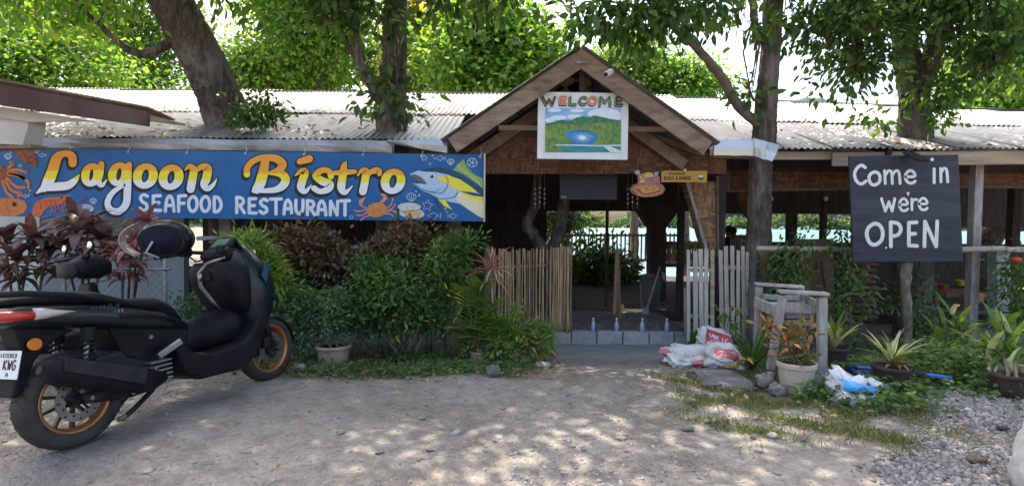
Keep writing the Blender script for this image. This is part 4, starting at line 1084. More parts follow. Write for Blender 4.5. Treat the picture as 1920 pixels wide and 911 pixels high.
def pn(name, c1, c2_, s=30): return pm(name, [c1, c2_], scale=s, rough=0.55, bump=0)
def cp(conv, pts): return [conv(*p) for p in pts]
def art(conv, pts, dep, mat, name, parent=banner): return poly(cp(conv, pts), BY - dep, mat, name, parent)
def line(conv, pts, w, dep, mat, name, parent=banner, closed=False, smooth=True):
    return flatobj(ribbon(MB(), [(*conv(x, y), w) for x, y in pts], BY - dep, closed=closed, smooth=smooth), name, mat, parent)
# tuna at the right end
M['tu_blue'] = pn('tuna_pale_blue', (0.30, 0.48, 0.66), (0.50, 0.62, 0.72)); M['tu_dark'] = pn('tuna_dark_back', (0.01, 0.03, 0.06), (0.03, 0.10, 0.16)); M['tu_yel'] = pn('tuna_yellow', (0.75, 0.62, 0.02), (0.82, 0.72, 0.10)); M['tu_bel'] = pn('tuna_belly', (0.72, 0.62, 0.30), (0.80, 0.74, 0.55)); M['tu_fin'] = pn('tuna_green_fin', (0.10, 0.25, 0.06), (0.42, 0.52, 0.12), 60)
art(c3, [(1310, 268), (1360, 245), (1420, 230), (1490, 220), (1580, 226), (1670, 262), (1770, 320), (1866, 392), (1868, 600), (1830, 585), (1770, 545), (1690, 490), (1620, 475), (1540, 452), (1470, 415), (1400, 385), (1330, 335), (1400, 338), (1440, 345), (1385, 295)], 0.005, M['tu_blue'], 'painted_fish')
art(c3, [(1385, 240), (1430, 226), (1500, 216), (1590, 222), (1680, 262), (1770, 318), (1866, 388), (1866, 425), (1790, 390), (1700, 320), (1600, 270), (1500, 250), (1420, 248)], 0.0065, M['tu_dark'], 'painted_fish')
art(c3, [(1520, 285), (1600, 275), (1690, 305), (1760, 352), (1820, 400), (1700, 395), (1640, 375), (1590, 335), (1530, 310)], 0.0075, M['tu_yel'], 'painted_fish')
art(c3, [(1680, 398), (1760, 420), (1866, 440), (1867, 470), (1866, 598), (1830, 578), (1765, 535), (1690, 480), (1650, 460), (1672, 420)], 0.0075, M['tu_bel'], 'painted_fish')
art(c3, [(1700, 402), (1790, 425), (1866, 445), (1866, 490), (1800, 455), (1720, 430)], 0.0085, M['tu_yel'], 'painted_fish')
art(c3, [(1690, 395), (1770, 402), (1866, 420), (1866, 438), (1780, 425)], 0.0092, M['tu_dark'], 'painted_fish')
art(c3, [(1640, 235), (1680, 185), (1722, 152), (1725, 185), (1750, 215), (1775, 250), (1810, 275), (1860, 300), (1864, 375), (1800, 325), (1720, 270)], 0.0045, M['tu_fin'], 'painted_fin')
for i in range(6): line(c3, [(1680 + i * 28, 200 + i * 22), (1705 + i * 28, 245 + i * 22)], 0.9, 0.006, M['tu_bel'], 'fin_ray')
art(c3, [(1312, 272), (1355, 268), (1400, 290), (1445, 338), (1400, 330), (1350, 300)], 0.0075, pn('fish_mouth', (0.15, 0.09, 0.07), (0.22, 0.14, 0.1)), 'painted_mouth')
line(c3, [(1345, 340), (1420, 385), (1540, 410), (1590, 370), (1600, 310), (1580, 280)], 1.2, 0.0085, M['tu_dark'], 'gill_line'); line(c3, [(1540, 452), (1640, 440), (1675, 400)], 1.3, 0.0085, M['tu_dark'], 'gill_line'); line(c3, [(1420, 385), (1500, 400), (1545, 370)], 0.8, 0.0088, M['tu_dark'], 'gill_line')
poly(ell(*c3(1478, 284), 5.6, 5.2), BY - 0.009, M['white_paint'], 'painted_eye', banner); poly(ell(*c3(1478, 284), 3.8, 3.6), BY - 0.010, M['black_paint'], 'painted_pupil', banner); poly(ell(*c3(1474, 280), 1.2, 1.2), BY - 0.011, M['white_paint'], 'eye_glint', banner)
art(c3, [(1525, 455), (1575, 455), (1600, 490), (1632, 535), (1570, 505)], 0.0075, M['tu_yel'], 'painted_fin'); art(c3, [(1480, 440), (1520, 455), (1548, 555), (1530, 520)], 0.0045, M['tu_dark'], 'painted_fin')
# crab and clam
M['crab'] = pn('crab_orange', (0.55, 0.13, 0.02), (0.72, 0.33, 0.12), 40); M['crab2'] = pn('crab_claw_red', (0.55, 0.11, 0.06), (0.75, 0.42, 0.30), 60)
for s_ in ([(985, 530), (940, 545), (900, 540)], [(990, 555), (950, 575), (912, 572)], [(1005, 580), (970, 590), (948, 612)], [(1135, 520), (1170, 500), (1188, 450)], [(1140, 535), (1180, 525), (1205, 490)], [(1140, 548), (1180, 540), (1215, 555)], [(1130, 565), (1165, 565), (1190, 582)]): line(c3, s_, 2.6, 0.005, M['crab2'], 'painted_leg')
poly(ell(*c3(1065, 535), 19.5, 14, rot=-0.15), BY - 0.0065, M['crab'], 'painted_crab', banner)
for s_ in ([(985, 525), (935, 500), (930, 460), (985, 432), (965, 470), (955, 500), (990, 515)], [(1085, 480), (1120, 480), (1148, 445), (1130, 415), (1088, 410), (1118, 440), (1100, 462)]): art(c3, s_, 0.0075, M['crab2'], 'painted_claw')
M['clam'] = pn('clam_shell_white', (0.45, 0.46, 0.42), (0.72, 0.72, 0.66), 25); M['clam2'] = pn('clam_meat', (0.60, 0.34, 0.08), (0.75, 0.55, 0.25), 40)
poly(ell(*c3(1320, 555), 26, 10.5, rot=0.14), BY - 0.005, M['clam'], 'painted_clam', banner); poly(ell(*c3(1310, 512), 22, 7.8, rot=0.03), BY - 0.0062, M['clam'], 'painted_clam', banner)
poly(ell(*c3(1330, 556), 17, 6, rot=0.1), BY - 0.0074, M['clam2'], 'painted_clam_meat', banner); line(c3, [(1222, 535), (1280, 548), (1400, 530)], 0.9, 0.0078, M['black_paint'], 'clam_line')
# small white doodles
def star(conv, cx, cy, r, rot=0.0):
    pts = [(cx + (r if i % 2 == 0 else r * 0.45) * math.sin(i * math.pi / 5 + rot), cy - (r if i % 2 == 0 else r * 0.45) * math.cos(i * math.pi / 5 + rot)) for i in range(10)]
    line(conv, pts, 0.9, 0.0048, M['white_paint'], 'doodle_star', closed=True, smooth=False)
def dfish(conv, cx, cy, r, s=1):
    line(conv, [(cx - r * s, cy), (cx, cy - r * 0.5), (cx + r * 0.6 * s, cy), (cx + r * s, cy - r * 0.4), (cx + r * s, cy + r * 0.4), (cx + r * 0.6 * s, cy), (cx, cy + r * 0.5)], 0.9, 0.0048, M['white_paint'], 'doodle_fish', closed=True, smooth=False)
def shell(conv, cx, cy, r):
    line(conv, [(cx - r, cy - r * 0.1), (cx - r * 0.5, cy - r * 0.7), (cx, cy - r * 0.85), (cx + r * 0.5, cy - r * 0.7), (cx + r, cy - r * 0.1), (cx + r * 0.3, cy + r * 0.7), (cx - r * 0.3, cy + r * 0.7)], 0.9, 0.0048, M['white_paint'], 'doodle_shell', closed=True)
    for k in (-0.45, 0, 0.45): line(conv, [(cx + k * r * 0.4, cy + r * 0.6), (cx + k * r * 1.3, cy - r * 0.6)], 0.7, 0.0052, M['white_paint'], 'doodle_shell', smooth=False)
star(c3, 1422, 145, 26); dfish(c3, 1545, 148, 36); shell(c3, 1620, 175, 26); star(c3, 1445, 502, 46, 0.15); shell(c3, 1325, 440, 36); dfish(c3, 1495, 578, 50); dfish(c3, 1635, 580, 36, -1)
line(c3, ell(1782, 180, 36, 32, 14), 0.9, 0.0048, M['white_paint'], 'doodle_shell', closed=True)
for k in range(5): line(c3, [(1782, 180), (1782 + 32 * math.cos(k * 1.26), 180 + 30 * math.sin(k * 1.26))], 0.8, 0.0052, M['white_paint'], 'doodle_shell', smooth=False)
for x_, y_, r_ in ((1485, 128, 1.5), (1500, 150, 0.7), (1465, 190, 1.4), (1360, 395, 1.2), (1385, 425, 1.6), (1580, 525, 1.6), (1590, 550, 0.8), (875, 590, 3)): line(c3, ell(x_, y_, r_ * 4, r_ * 4, 8), 0.7, 0.0048, M['white_paint'], 'doodle_bubble', closed=True)
star(c2, 275, 95, 18); dfish(c2, 318, 125, 28); dfish(c2, 190, 430, 25); dfish(c2, 520, 562, 28); shell(c2, 700, 468, 24); shell(c2, 60, 135, 26)
for x_, y_, r_ in ((225, 390, 1.2), (220, 415, 0.8), (555, 512, 1.2), (80, 105, 1.2), (150, 203, 3)): line(c2, ell(x_, y_, r_ * 4, r_ * 3, 8), 0.7, 0.0048, M['white_paint'], 'doodle_bubble', closed=True)
# left end animals
M['rfish'] = pn('red_brown_fish', (0.12, 0.03, 0.015), (0.34, 0.10, 0.04), 35); M['ofish'] = pn('orange_fish', (0.40, 0.11, 0.02), (0.60, 0.22, 0.06), 30); M['shrimp'] = pn('shrimp_red', (0.45, 0.06, 0.02), (0.65, 0.18, 0.06), 40)
art(c2, [(90, 72), (235, 74), (270, 130), (280, 190), (268, 215), (215, 195), (150, 160), (105, 110)], 0.005, M['rfish'], 'painted_fish'); poly(ell(*c2(225, 180), 2, 2, 10), BY - 0.0065, M['black_paint'], 'painted_eye', banner)
art(c2, [(-60, 445), (60, 445), (140, 450), (190, 470), (205, 510), (185, 555), (120, 580), (-60, 585)], 0.005, M['ofish'], 'painted_fish'); poly(ell(*c2(108, 492), 4.2, 4.2, 14), BY - 0.0065, M['black_paint'], 'painted_eye', banner); line(c2, [(60, 450), (50, 510), (80, 570)], 1, 0.006, M['rfish'], 'gill_line')
art(c2, [(-60, 200), (30, 205), (75, 250), (60, 310), (0, 330), (-60, 320)], 0.005, M['rfish'], 'painted_squid')
for s_ in ([(60, 220), (100, 190), (80, 180)], [(70, 240), (140, 235), (200, 255)], [(65, 270), (140, 280), (205, 320), (215, 370)], [(55, 300), (120, 360), (185, 365)], [(40, 315), (90, 390), (160, 410), (140, 430)], [(20, 325), (50, 400), (95, 440)], [(60, 255), (130, 270), (180, 300)]): line(c2, s_, 5.5, 0.0062, M['ofish'], 'painted_tentacle')
art(c2, [(240, 582), (245, 520), (275, 470), (340, 445), (440, 435), (530, 420), (505, 460), (450, 490), (370, 510), (325, 545), (312, 582)], 0.005, M['shrimp'], 'painted_shrimp')
for i in range(4): line(c2, [(290 + i * 38, 468 - i * 6), (310 + i * 36, 500 - i * 6), (300 + i * 36, 525 - i * 6)], 1, 0.0062, M['rfish'], 'shell_line')
for s_ in ([(510, 465), (590, 470), (650, 440), (640, 410)], [(505, 470), (580, 490), (650, 450)]): line(c2, s_, 1, 0.0055, M['rfish'], 'feeler')
for i in range(5): line(c2, [(380 + i * 26, 505 - i * 5), (395 + i * 26, 535 - i * 4), (375 + i * 28, 560 - i * 6)], 1.6, 0.0058, M['shrimp'], 'painted_leg')
poly(ell(*c2(462, 440), 2, 2, 10), BY - 0.0065, M['black_paint'], 'painted_eye', banner)
poly(ell(*c2(638, 525), 16, 8), BY - 0.005, M['clam'], 'painted_clam', banner); poly(ell(*c2(640, 518), 13, 5), BY - 0.0062, pn('shell_inside', (0.28, 0.3, 0.42), (0.42, 0.42, 0.52)), 'painted_clam_inside', banner)

# ---- welcome board in the gable
WY = 6.36
wel = empty('welcome_sign', P(1092, 299, WY), 'white framed painted WELCOME board with crater lake picture hung in the gable', 'sign')
M['wboard'] = pm('white_painted_board', [(0.66, 0.66, 0.66), (0.78, 0.78, 0.78)], scale=5, rough=0.6, bump=0.1, dirt=(0.52, 0.5, 0.46))
MB().prism([P(1009, 172, WY), P(1179, 175, WY), P(1177, 300, WY), P(1007, 298, WY)], (0, 0.04, 0)).build('board', M['wboard'], wel, bevel=0.006)
M['p_sky'] = pn('painted_sky', (0.10, 0.30, 0.62), (0.35, 0.55, 0.80), 4); M['p_cloud'] = pn('painted_cloud', (0.62, 0.68, 0.78), (0.80, 0.82, 0.85), 12)
M['p_mt'] = pn('painted_mountain', (0.02, 0.12, 0.06), (0.10, 0.26, 0.10), 22); M['p_for'] = pn('painted_forest', (0.03, 0.14, 0.05), (0.26, 0.38, 0.07), 30); M['p_lake'] = pn('painted_lake', (0.02, 0.08, 0.28), (0.08, 0.30, 0.52), 12)
M['p_sea'] = pn('painted_sea', (0.02, 0.16, 0.20), (0.06, 0.32, 0.30), 18); M['p_glint'] = pn('painted_glint', (0.5, 0.68, 0.8), (0.75, 0.84, 0.9), 20); M['p_sand'] = pn('painted_sand', (0.55, 0.6, 0.6), (0.7, 0.72, 0.72), 20)
def c8(x, y): return (1000 + x / 4.142, 160 + y / 4.142)
def wp(pts, dep, mat, nm): return poly(cp(c8, pts), WY - dep, M[mat], nm, wel)
wp([(92, 178), (682, 178), (680, 520), (90, 520)], 0.003, 'p_sky', 'painted_sky')
for cx, cy, rx, ry in ((165, 195, 55, 14), (340, 198, 55, 14), (195, 252, 62, 18), (320, 245, 60, 18), (550, 222, 130, 42), (640, 240, 42, 40), (130, 272, 38, 18)): wp(ell(cx, cy, rx, ry, 18), 0.0045 + cx * 1e-6, 'p_cloud', 'painted_cloud')
wp([(92, 300), (150, 288), (220, 268), (290, 275), (340, 250), (390, 240), (430, 252), (475, 234), (540, 248), (600, 262), (682, 275), (681, 380), (91, 380)], 0.006, 'p_mt', 'painted_mountain')
wp([(91, 318), (200, 300), (330, 305), (420, 298), (560, 292), (682, 285), (681, 470), (91, 470)], 0.0075, 'p_for', 'painted_forest')
wp([(91, 460), (330, 462), (681, 460), (680, 520), (90, 520)], 0.0088, 'p_sea', 'painted_sea'); wp([(91, 440), (180, 462), (250, 500), (150, 515), (90, 520)], 0.0094, 'p_for', 'painted_forest')
wp([(243, 375), (270, 355), (340, 348), (420, 352), (480, 370), (510, 400), (495, 430), (460, 455), (400, 468), (330, 460), (280, 425)], 0.0100, 'p_lake', 'painted_lake')
M['p_g1'] = pn('painted_lake_mid', (0.07, 0.24, 0.48), (0.14, 0.36, 0.58), 14); M['p_g2'] = pn('painted_lake_light', (0.2, 0.42, 0.62), (0.32, 0.54, 0.7), 20)
wp([(290, 380), (340, 365), (420, 366), (465, 395), (445, 430), (380, 450), (320, 430)], 0.0105, 'p_g1', 'painted_glint'); wp([(330, 390), (370, 378), (415, 390), (425, 418), (385, 436), (345, 422)], 0.0108, 'p_g2', 'painted_glint')
wp([(350, 400), (375, 390), (402, 398), (408, 415), (380, 424), (356, 416)], 0.0112, 'p_glint', 'painted_glint')
flatobj(ribbon(MB(), [(*c8(175, 465), 2.0), (*c8(330, 466), 2.6), (*c8(500, 470), 2.4), (*c8(680, 467), 2.6)], WY - 0.0115), 'painted_shore', M['p_sand'], wel)
wp([(545, 475), (600, 476), (680, 510), (680, 520), (600, 520)], 0.0120, 'p_sand', 'painted_beach')
M['w_grn'] = flat('green_letter_paint', (0.06, 0.20, 0.10)); M['w_dk'] = flat('dark_olive_letter_paint', (0.07, 0.075, 0.05)); M['w_sal'] = flat('salmon_letter_paint', (0.66, 0.20, 0.14)); M['w_gry'] = flat('grey_green_letter_paint', (0.12, 0.16, 0.13)); M['w_cream'] = flat('cream_letter_edge', (0.70, 0.62, 0.38))
for i, (ch, x0, y0, x1, y1, mt) in enumerate((('W', 78, 92, 172, 150, 'w_dk'), ('E', 208, 90, 255, 145, 'w_sal'), ('L', 285, 92, 330, 148, 'w_grn'), ('C', 358, 92, 410, 148, 'w_gry'), ('O', 432, 90, 488, 148, 'w_sal'), ('M', 518, 92, 600, 155, 'w_grn'), ('E', 640, 95, 690, 152, 'w_dk'))):
    a, b = c8(x0, y0); c, d = c8(x1, y1); bx = (a, b, c, d); sl = (-0.06, 0.04, 0, 0.05, 0.03, -0.04, 0.05)[i]
    glyph(ch, bx, 4.2, WY - 0.003, M['black_paint'], wel, 'letter_drop', off=(-1.3, 2.2), grow=1.5, slant=sl)
    glyph(ch, bx, 4.2, WY - 0.0055, M['w_cream'], wel, 'letter_edge', grow=1.5, slant=sl)
    glyph(ch, bx, 4.2, WY - 0.008, M[mt], wel, 'letter', slant=sl)

# ---- pizza sign and shake sign
PY = 6.82
pz = empty('pizza_sign', P(1214, 372, PY), 'cut out pizza shaped sign hanging under the woven gable panel', 'sign')
def c9(x, y): return (1160 + x / 5.06, 300 + y / 5.06)
out = [(150, 110), (175, 95), (200, 100), (205, 130), (230, 140), (245, 120), (290, 115), (325, 130), (335, 108), (350, 115), (375, 108), (375, 135), (390, 160), (392, 220), (425, 240), (442, 280), (420, 320), (350, 348), (240, 355), (170, 340), (120, 310), (105, 275), (130, 240), (185, 215), (180, 160)]
MB().prism([P(*c9(*q), PY) for q in out], (0, 0.015, 0)).build('backing', pn('sign_backing_grey', (0.10, 0.095, 0.09), (0.2, 0.19, 0.18)), pz, tri=True)
def zp(pts, dep, mat, nm): return poly(cp(c9, pts), PY - dep, mat, nm, pz)
M['pz_crust'] = pn('pizza_crust', (0.50, 0.15, 0.06), (0.62, 0.22, 0.08)); M['pz_chz'] = pn('pizza_cheese', (0.42, 0.20, 0.06), (0.62, 0.36, 0.12), 70); M['pz_top'] = pn('pizza_topping', (0.12, 0.03, 0.01), (0.22, 0.07, 0.02), 70); M['pz_pink'] = flat('pizza_pink_letters', (0.55, 0.10, 0.16)); M['pz_yel'] = flat('pizza_yellow', (0.72, 0.52, 0.08)); M['pz_red'] = flat('pizza_sauce', (0.30, 0.05, 0.03)); M['pz_wht'] = flat('pizza_chef_white', (0.45, 0.43, 0.4))
zp([(128, 280), (150, 245), (230, 225), (330, 225), (405, 240), (428, 275), (400, 318), (320, 342), (230, 350), (180, 335), (165, 310)], 0.003, M['pz_crust'], 'pizza_crust')
zp([(150, 275), (190, 248), (270, 235), (350, 240), (395, 260), (400, 290), (350, 315), (270, 328), (215, 322), (190, 295)], 0.0045, M['pz_red'], 'pizza_sauce')
zp([(160, 270), (200, 246), (270, 238), (345, 243), (388, 263), (390, 285), (340, 305), (270, 318), (222, 312), (205, 285)], 0.006, M['pz_chz'], 'pizza_cheese')
rr = random.Random(2)
for k in range(26):
    a = rr.uniform(0, 6.28); q = math.sqrt(rr.uniform(0, 0.9)); zp(ell(285 + 92 * q * math.cos(a), 276 + 33 * q * math.sin(a), rr.uniform(4, 8), rr.uniform(2.5, 4.5), 7), 0.0072 + k * 1e-5, M['pz_top'] if k % 3 else M['pz_yel'], 'topping')
zp(ell(285, 145, 45, 28, 18), 0.003, M['pz_yel'], 'yellow_patch'); zp([(185, 140), (235, 130), (245, 215), (195, 218)], 0.0032, M['pz_yel'], 'yellow_patch')
zp(ell(178, 118, 26, 22, 12), 0.0035, M['pz_wht'], 'chef_hat'); zp([(335, 150), (350, 112), (362, 120), (345, 158)], 0.0035, M['pz_wht'], 'painted_knife'); zp([(352, 150), (372, 108), (380, 118), (362, 155)], 0.0037, M['pz_wht'], 'painted_fork')
for ch, x0, y0, x1, y1 in (('P', 190, 145, 235, 218), ('I', 245, 165, 262, 212), ('z', 270, 168, 305, 212), ('z', 315, 168, 348, 212), ('a', 355, 170, 380, 212)):
    a, b = c9(x0, y0); c, d = c9(x1, y1)
    glyph(ch, (a, b, c, d), 2.2, PY - 0.005, M['pz_wht'], pz, 'letter_edge', grow=1.3); glyph(ch, (a, b, c, d), 2.2, PY - 0.0065, M['pz_pink'], pz)
MB().tube([P(1200, 320, PY + 0.01), P(1200, 300, PY + 0.01)], 0.004, 5).build('hanger_wire', M['black_paint'], pz)
SY = 6.80
sk = empty('shake_sign', P(1283, 342, SY), 'small yellow wooden board advertising buko and mango shakes', 'sign')
M['sk_wood'] = pm('varnished_yellow_board', [(0.44, 0.22, 0.03), (0.60, 0.34, 0.06)], scale=7, rough=0.45, bump=0.1, stretch=(0.6, 1, 5))
MB().prism([P(*c9(405, 112), SY), P(*c9(445, 101), SY), P(*c9(840, 103), SY), P(*c9(838, 212), SY), P(*c9(405, 210), SY)], (0, 0.02, 0)).build('board', M['sk_wood'], sk, bevel=0.003)
M['sk_txt'] = flat('brown_burnt_letters', (0.05, 0.02, 0.008))
xx = 478
for ch in 'SHAKE':
    a, b = c9(xx, 120); c, d = c9(xx + 22, 139); glyph(ch, (a, b, c, d), 1.1, SY - 0.003, M['sk_txt'], sk); xx += 32
for ch, x0 in zip('BUKO&MANGO', (432, 455, 480, 503, 542, 577, 602, 625, 648, 668)):
    a, b = c9(x0, 158); c, d = c9(x0 + 16, 188); glyph(ch, (a, b, c, d), 1.15, SY - 0.003, M['sk_txt'], sk)
for x0 in (466, 640): poly(ell(*c9(x0, 130), 0.8, 0.8, 8), SY - 0.003, M['sk_txt'], 'dot', sk)
poly(cp(c9, ell(778, 172, 28, 22, 20)), SY - 0.003, flat('coconut_green', (0.08, 0.18, 0.04)), 'painted_coconut', sk); poly(cp(c9, ell(778, 156, 25, 8, 16)), SY - 0.0045, M['white_paint'], 'painted_coconut_top', sk); poly(cp(c9, ell(735, 165, 16, 20, 16)), SY - 0.0025, flat('mango_yellow', (0.55, 0.36, 0.1)), 'painted_mango', sk)
MB().box(P(1284, 319, SY + 0.01), (0.03, 0.02, 0.03)).build('hook', M['white_paint'], sk)

# ---- dark hanging board over the entrance
hb = empty('hanging_slate', P(1103, 375, 7.1), 'blank dark slate board hanging over the entrance', 'board')
M['slate'] = pm('dark_slate_paint', [(0.016, 0.018, 0.022), (0.035, 0.038, 0.045)], scale=3, rough=0.55, bump=0.05)
MB().prism([P(1049, 324, 7.1), P(1158, 324, 7.1), P(1157, 375, 7.1), P(1050, 374, 7.1)], (0, 0.02, 0)).build('board', M['slate'], hb, bevel=0.003)
poly([(1052, 367), (1062, 367), (1062, 372), (1052, 372)], 7.097, flat('small_grey_sticker', (0.16, 0.17, 0.19)), 'sticker', hb)
for px in (1070, 1140): MB().tube([P(px, 326, 7.11), P(px, 300, 7.11)], 0.004, 5).build('hanger_wire', M['black_paint'], hb)

# ---- "Come in we're OPEN" board on a trunk
CY = 6.30
ob = empty('open_sign', G(1702, 662), 'tilted blackboard on a thin trunk reading Come in were OPEN', 'sign')
M['chalk'] = pm('black_board_paint', [(0.018, 0.021, 0.03), (0.045, 0.05, 0.066)], scale=3.4, rough=0.55, bump=0.15, stretch=(0.35, 1, 3.0), dirt=(0.062, 0.068, 0.082))
MB().prism([P(1592, 293, CY), P(1797, 290, CY), P(1806, 490, CY), P(1600, 491, CY)], (0, 0.025, 0)).build('board', M['chalk'], ob, bevel=0.003)
def c7(x, y): return (1400 + x / 2.398, 240 + y / 2.398)
M['chalk_white'] = flat('cream_white_brush_paint', (0.74, 0.73, 0.70))
for ch, x0, y0, x1, y1, sw in (('C', 484, 168, 536, 252, 6), ('o', 550, 198, 600, 256, 6), ('m', 620, 192, 690, 250, 5.2), ('e', 712, 192, 758, 248, 5.4), ('I', 838, 184, 848, 246, 5.6), ('n', 872, 182, 904, 242, 5.4),
                               ('w', 606, 318, 666, 374, 5.2), ('e', 686, 318, 724, 372, 5), ('r', 742, 320, 766, 368, 5), ('e', 774, 316, 812, 368, 5),
                               ('O', 540, 430, 612, 524, 7.2), ('P', 642, 424, 696, 532, 7), ('E', 726, 424, 766, 530, 7), ('N', 798, 420, 858, 532, 7)):
    a, b = c7(x0, y0); c, d = c7(x1, y1); glyph(ch, (a, b, c, d), sw, CY - 0.004, M['chalk_white'], ob)
poly(ell(*c7(834, 142), 3.3, 3.2, 12), CY - 0.004, M['chalk_white'], 'letter_dot', ob); poly(ell(*c7(627, 538), 1.6, 2.4, 10), CY - 0.0035, M['chalk_white'], 'paint_drip', ob)
poly(cp(c7, [(718, 290), (733, 288), (727, 308)]), CY - 0.004, M['chalk_white'], 'apostrophe', ob)
pts, rad = wobble([G(1702, 662) - Vector((0, 0, 0.1)), P(1702, 600, 6.5), P(1697, 540, 6.45), P(1699, 495, 6.4), P(1698, 400, 6.36)], [0.05, 0.055, 0.05, 0.06, 0.05], 6, 0.006, random.Random(8))
M['birch'] = pm('mottled_pale_trunk_bark', [(0.09, 0.07, 0.055), (0.22, 0.18, 0.14), (0.36, 0.32, 0.27)], scale=12, rough=0.9, bump=0.5, stretch=(1, 1, 0.6))
MB().tube(pts, rad, 12, jit=0.08).build('trunk_post', M['birch'], ob, smooth=True)
fl = empty('floodlight', P(1715, 292, 6.25), 'small black floodlight above the chalkboard sign', 'lamp')
M['black_plastic'] = pm('black_plastic', [(0.012, 0.012, 0.013), (0.022, 0.022, 0.024)], scale=20, rough=0.45, bump=0)
MB().bar(P(1702, 286, 6.28), P(1733, 302, 6.05), 0.13, 0.03).build('lamp_head', M['black_plastic'], fl, bevel=0.006)
MB().tube([P(1703, 284, 6.3), P(1705, 280, 6.6)], 0.012, 6).build('bracket', M['black_plastic'], fl)
cc = empty('security_camera', P(1140, 139, 6.2), 'small white security camera on the right bargeboard', 'camera')
a = P(1136, 140, 6.05); b = P(1146, 134, 6.2)
MB().tube([a, b], 0.032, 14).build('camera_body', M['white_paint'], cc, smooth=False, bevel=0.004)
MB().tube([a + (a - b) * 0.02, a + (a - b) * 0.06], 0.024, 12).build('lens', M['black_plastic'], cc)
MB().tube([b, P(1147, 140, 6.26)], 0.012, 8).build('bracket', M['white_paint'], cc)
# ================================================================ scooters
M['paint'] = pm('blue_green_black_scooter_paint', [(0.005, 0.010, 0.013), (0.008, 0.015, 0.019)], scale=3, rough=0.3, bump=0, spec=0.3, coat=0.22)
M['matte'] = pm('matte_black_plastic', [(0.006, 0.006, 0.0075), (0.012, 0.012, 0.014)], scale=9, rough=0.55, bump=0.08, bscale=160, bdist=0.002, dirt=(0.016, 0.015, 0.0145), spec=0.14)
M['vinyl'] = pm('black_seat_vinyl', [(0.006, 0.006, 0.008), (0.011, 0.011, 0.014)], scale=9, rough=0.5, bump=0.15, bscale=200, bdist=0.002, spec=0.16)
M['tyre'] = pm('dusty_rubber', [(0.018, 0.017, 0.016), (0.05, 0.046, 0.042)], scale=9, rough=0.9, bump=0.3, bscale=60, bdist=0.004, dirt=(0.075, 0.068, 0.06))
M['bronze'] = pm('bronze_wheel_paint', [(0.34, 0.14, 0.05), (0.46, 0.21, 0.085)], scale=6, rough=0.35, metal=0.55, bump=0)
M['darkbronze'] = pm('dark_bronze_spokes', [(0.05, 0.03, 0.015), (0.12, 0.07, 0.03)], scale=6, rough=0.4, metal=0.5, bump=0)
M['steel'] = pm('brushed_steel', [(0.16, 0.16, 0.165), (0.28, 0.28, 0.29)], scale=14, rough=0.35, metal=0.9, bump=0)
M['engine'] = pm('dark_cast_engine', [(0.012, 0.012, 0.013), (0.03, 0.03, 0.032)], scale=12, rough=0.6, metal=0.2, bump=0.2)
M['redlens'] = flat('red_tail_lens', (0.42, 0.02, 0.012), rough=0.15, spec=0.6, coat=0.5)
M['clearlens'] = flat('clear_indicator_lens', (0.42, 0.38, 0.36), rough=0.12, spec=0.6, coat=0.5)
M['amber'] = flat('amber_reflector', (0.60, 0.17, 0.015), rough=0.3)
M['silver_trim'] = pm('satin_silver_trim', [(0.20, 0.20, 0.21), (0.30, 0.30, 0.31)], rough=0.35, metal=0.6, bump=0)

def sring(x, z0, z1, hw, n=18, e=2.6, wv=None):
    """a rounded section across the scooter at station x"""
    out = []
    for k in range(n):
        a = 2 * math.pi * k / n
        c, s = math.cos(a), math.sin(a)
        yy = hw * math.copysign(abs(c) ** (2 / e), c); zz = (z0 + z1) / 2 + (z1 - z0) / 2 * math.copysign(abs(s) ** (2 / e), s)
        out.append((x, yy, zz))
    return out
def zring(z, x0, x1, hw, n=20, e=2.8):
    out = []
    for k in range(n):
        a = 2 * math.pi * k / n; c, s = math.cos(a), math.sin(a)
        out.append(((x0 + x1) / 2 + (x1 - x0) / 2 * math.copysign(abs(c) ** (2 / e), c), hw * math.copysign(abs(s) ** (2 / e), s), z))
    return out
def yprism(prof, hw, y0=0.0):
    return MB().prism([(x, y0 - hw, z) for x, z in prof], (0, 2 * hw, 0))

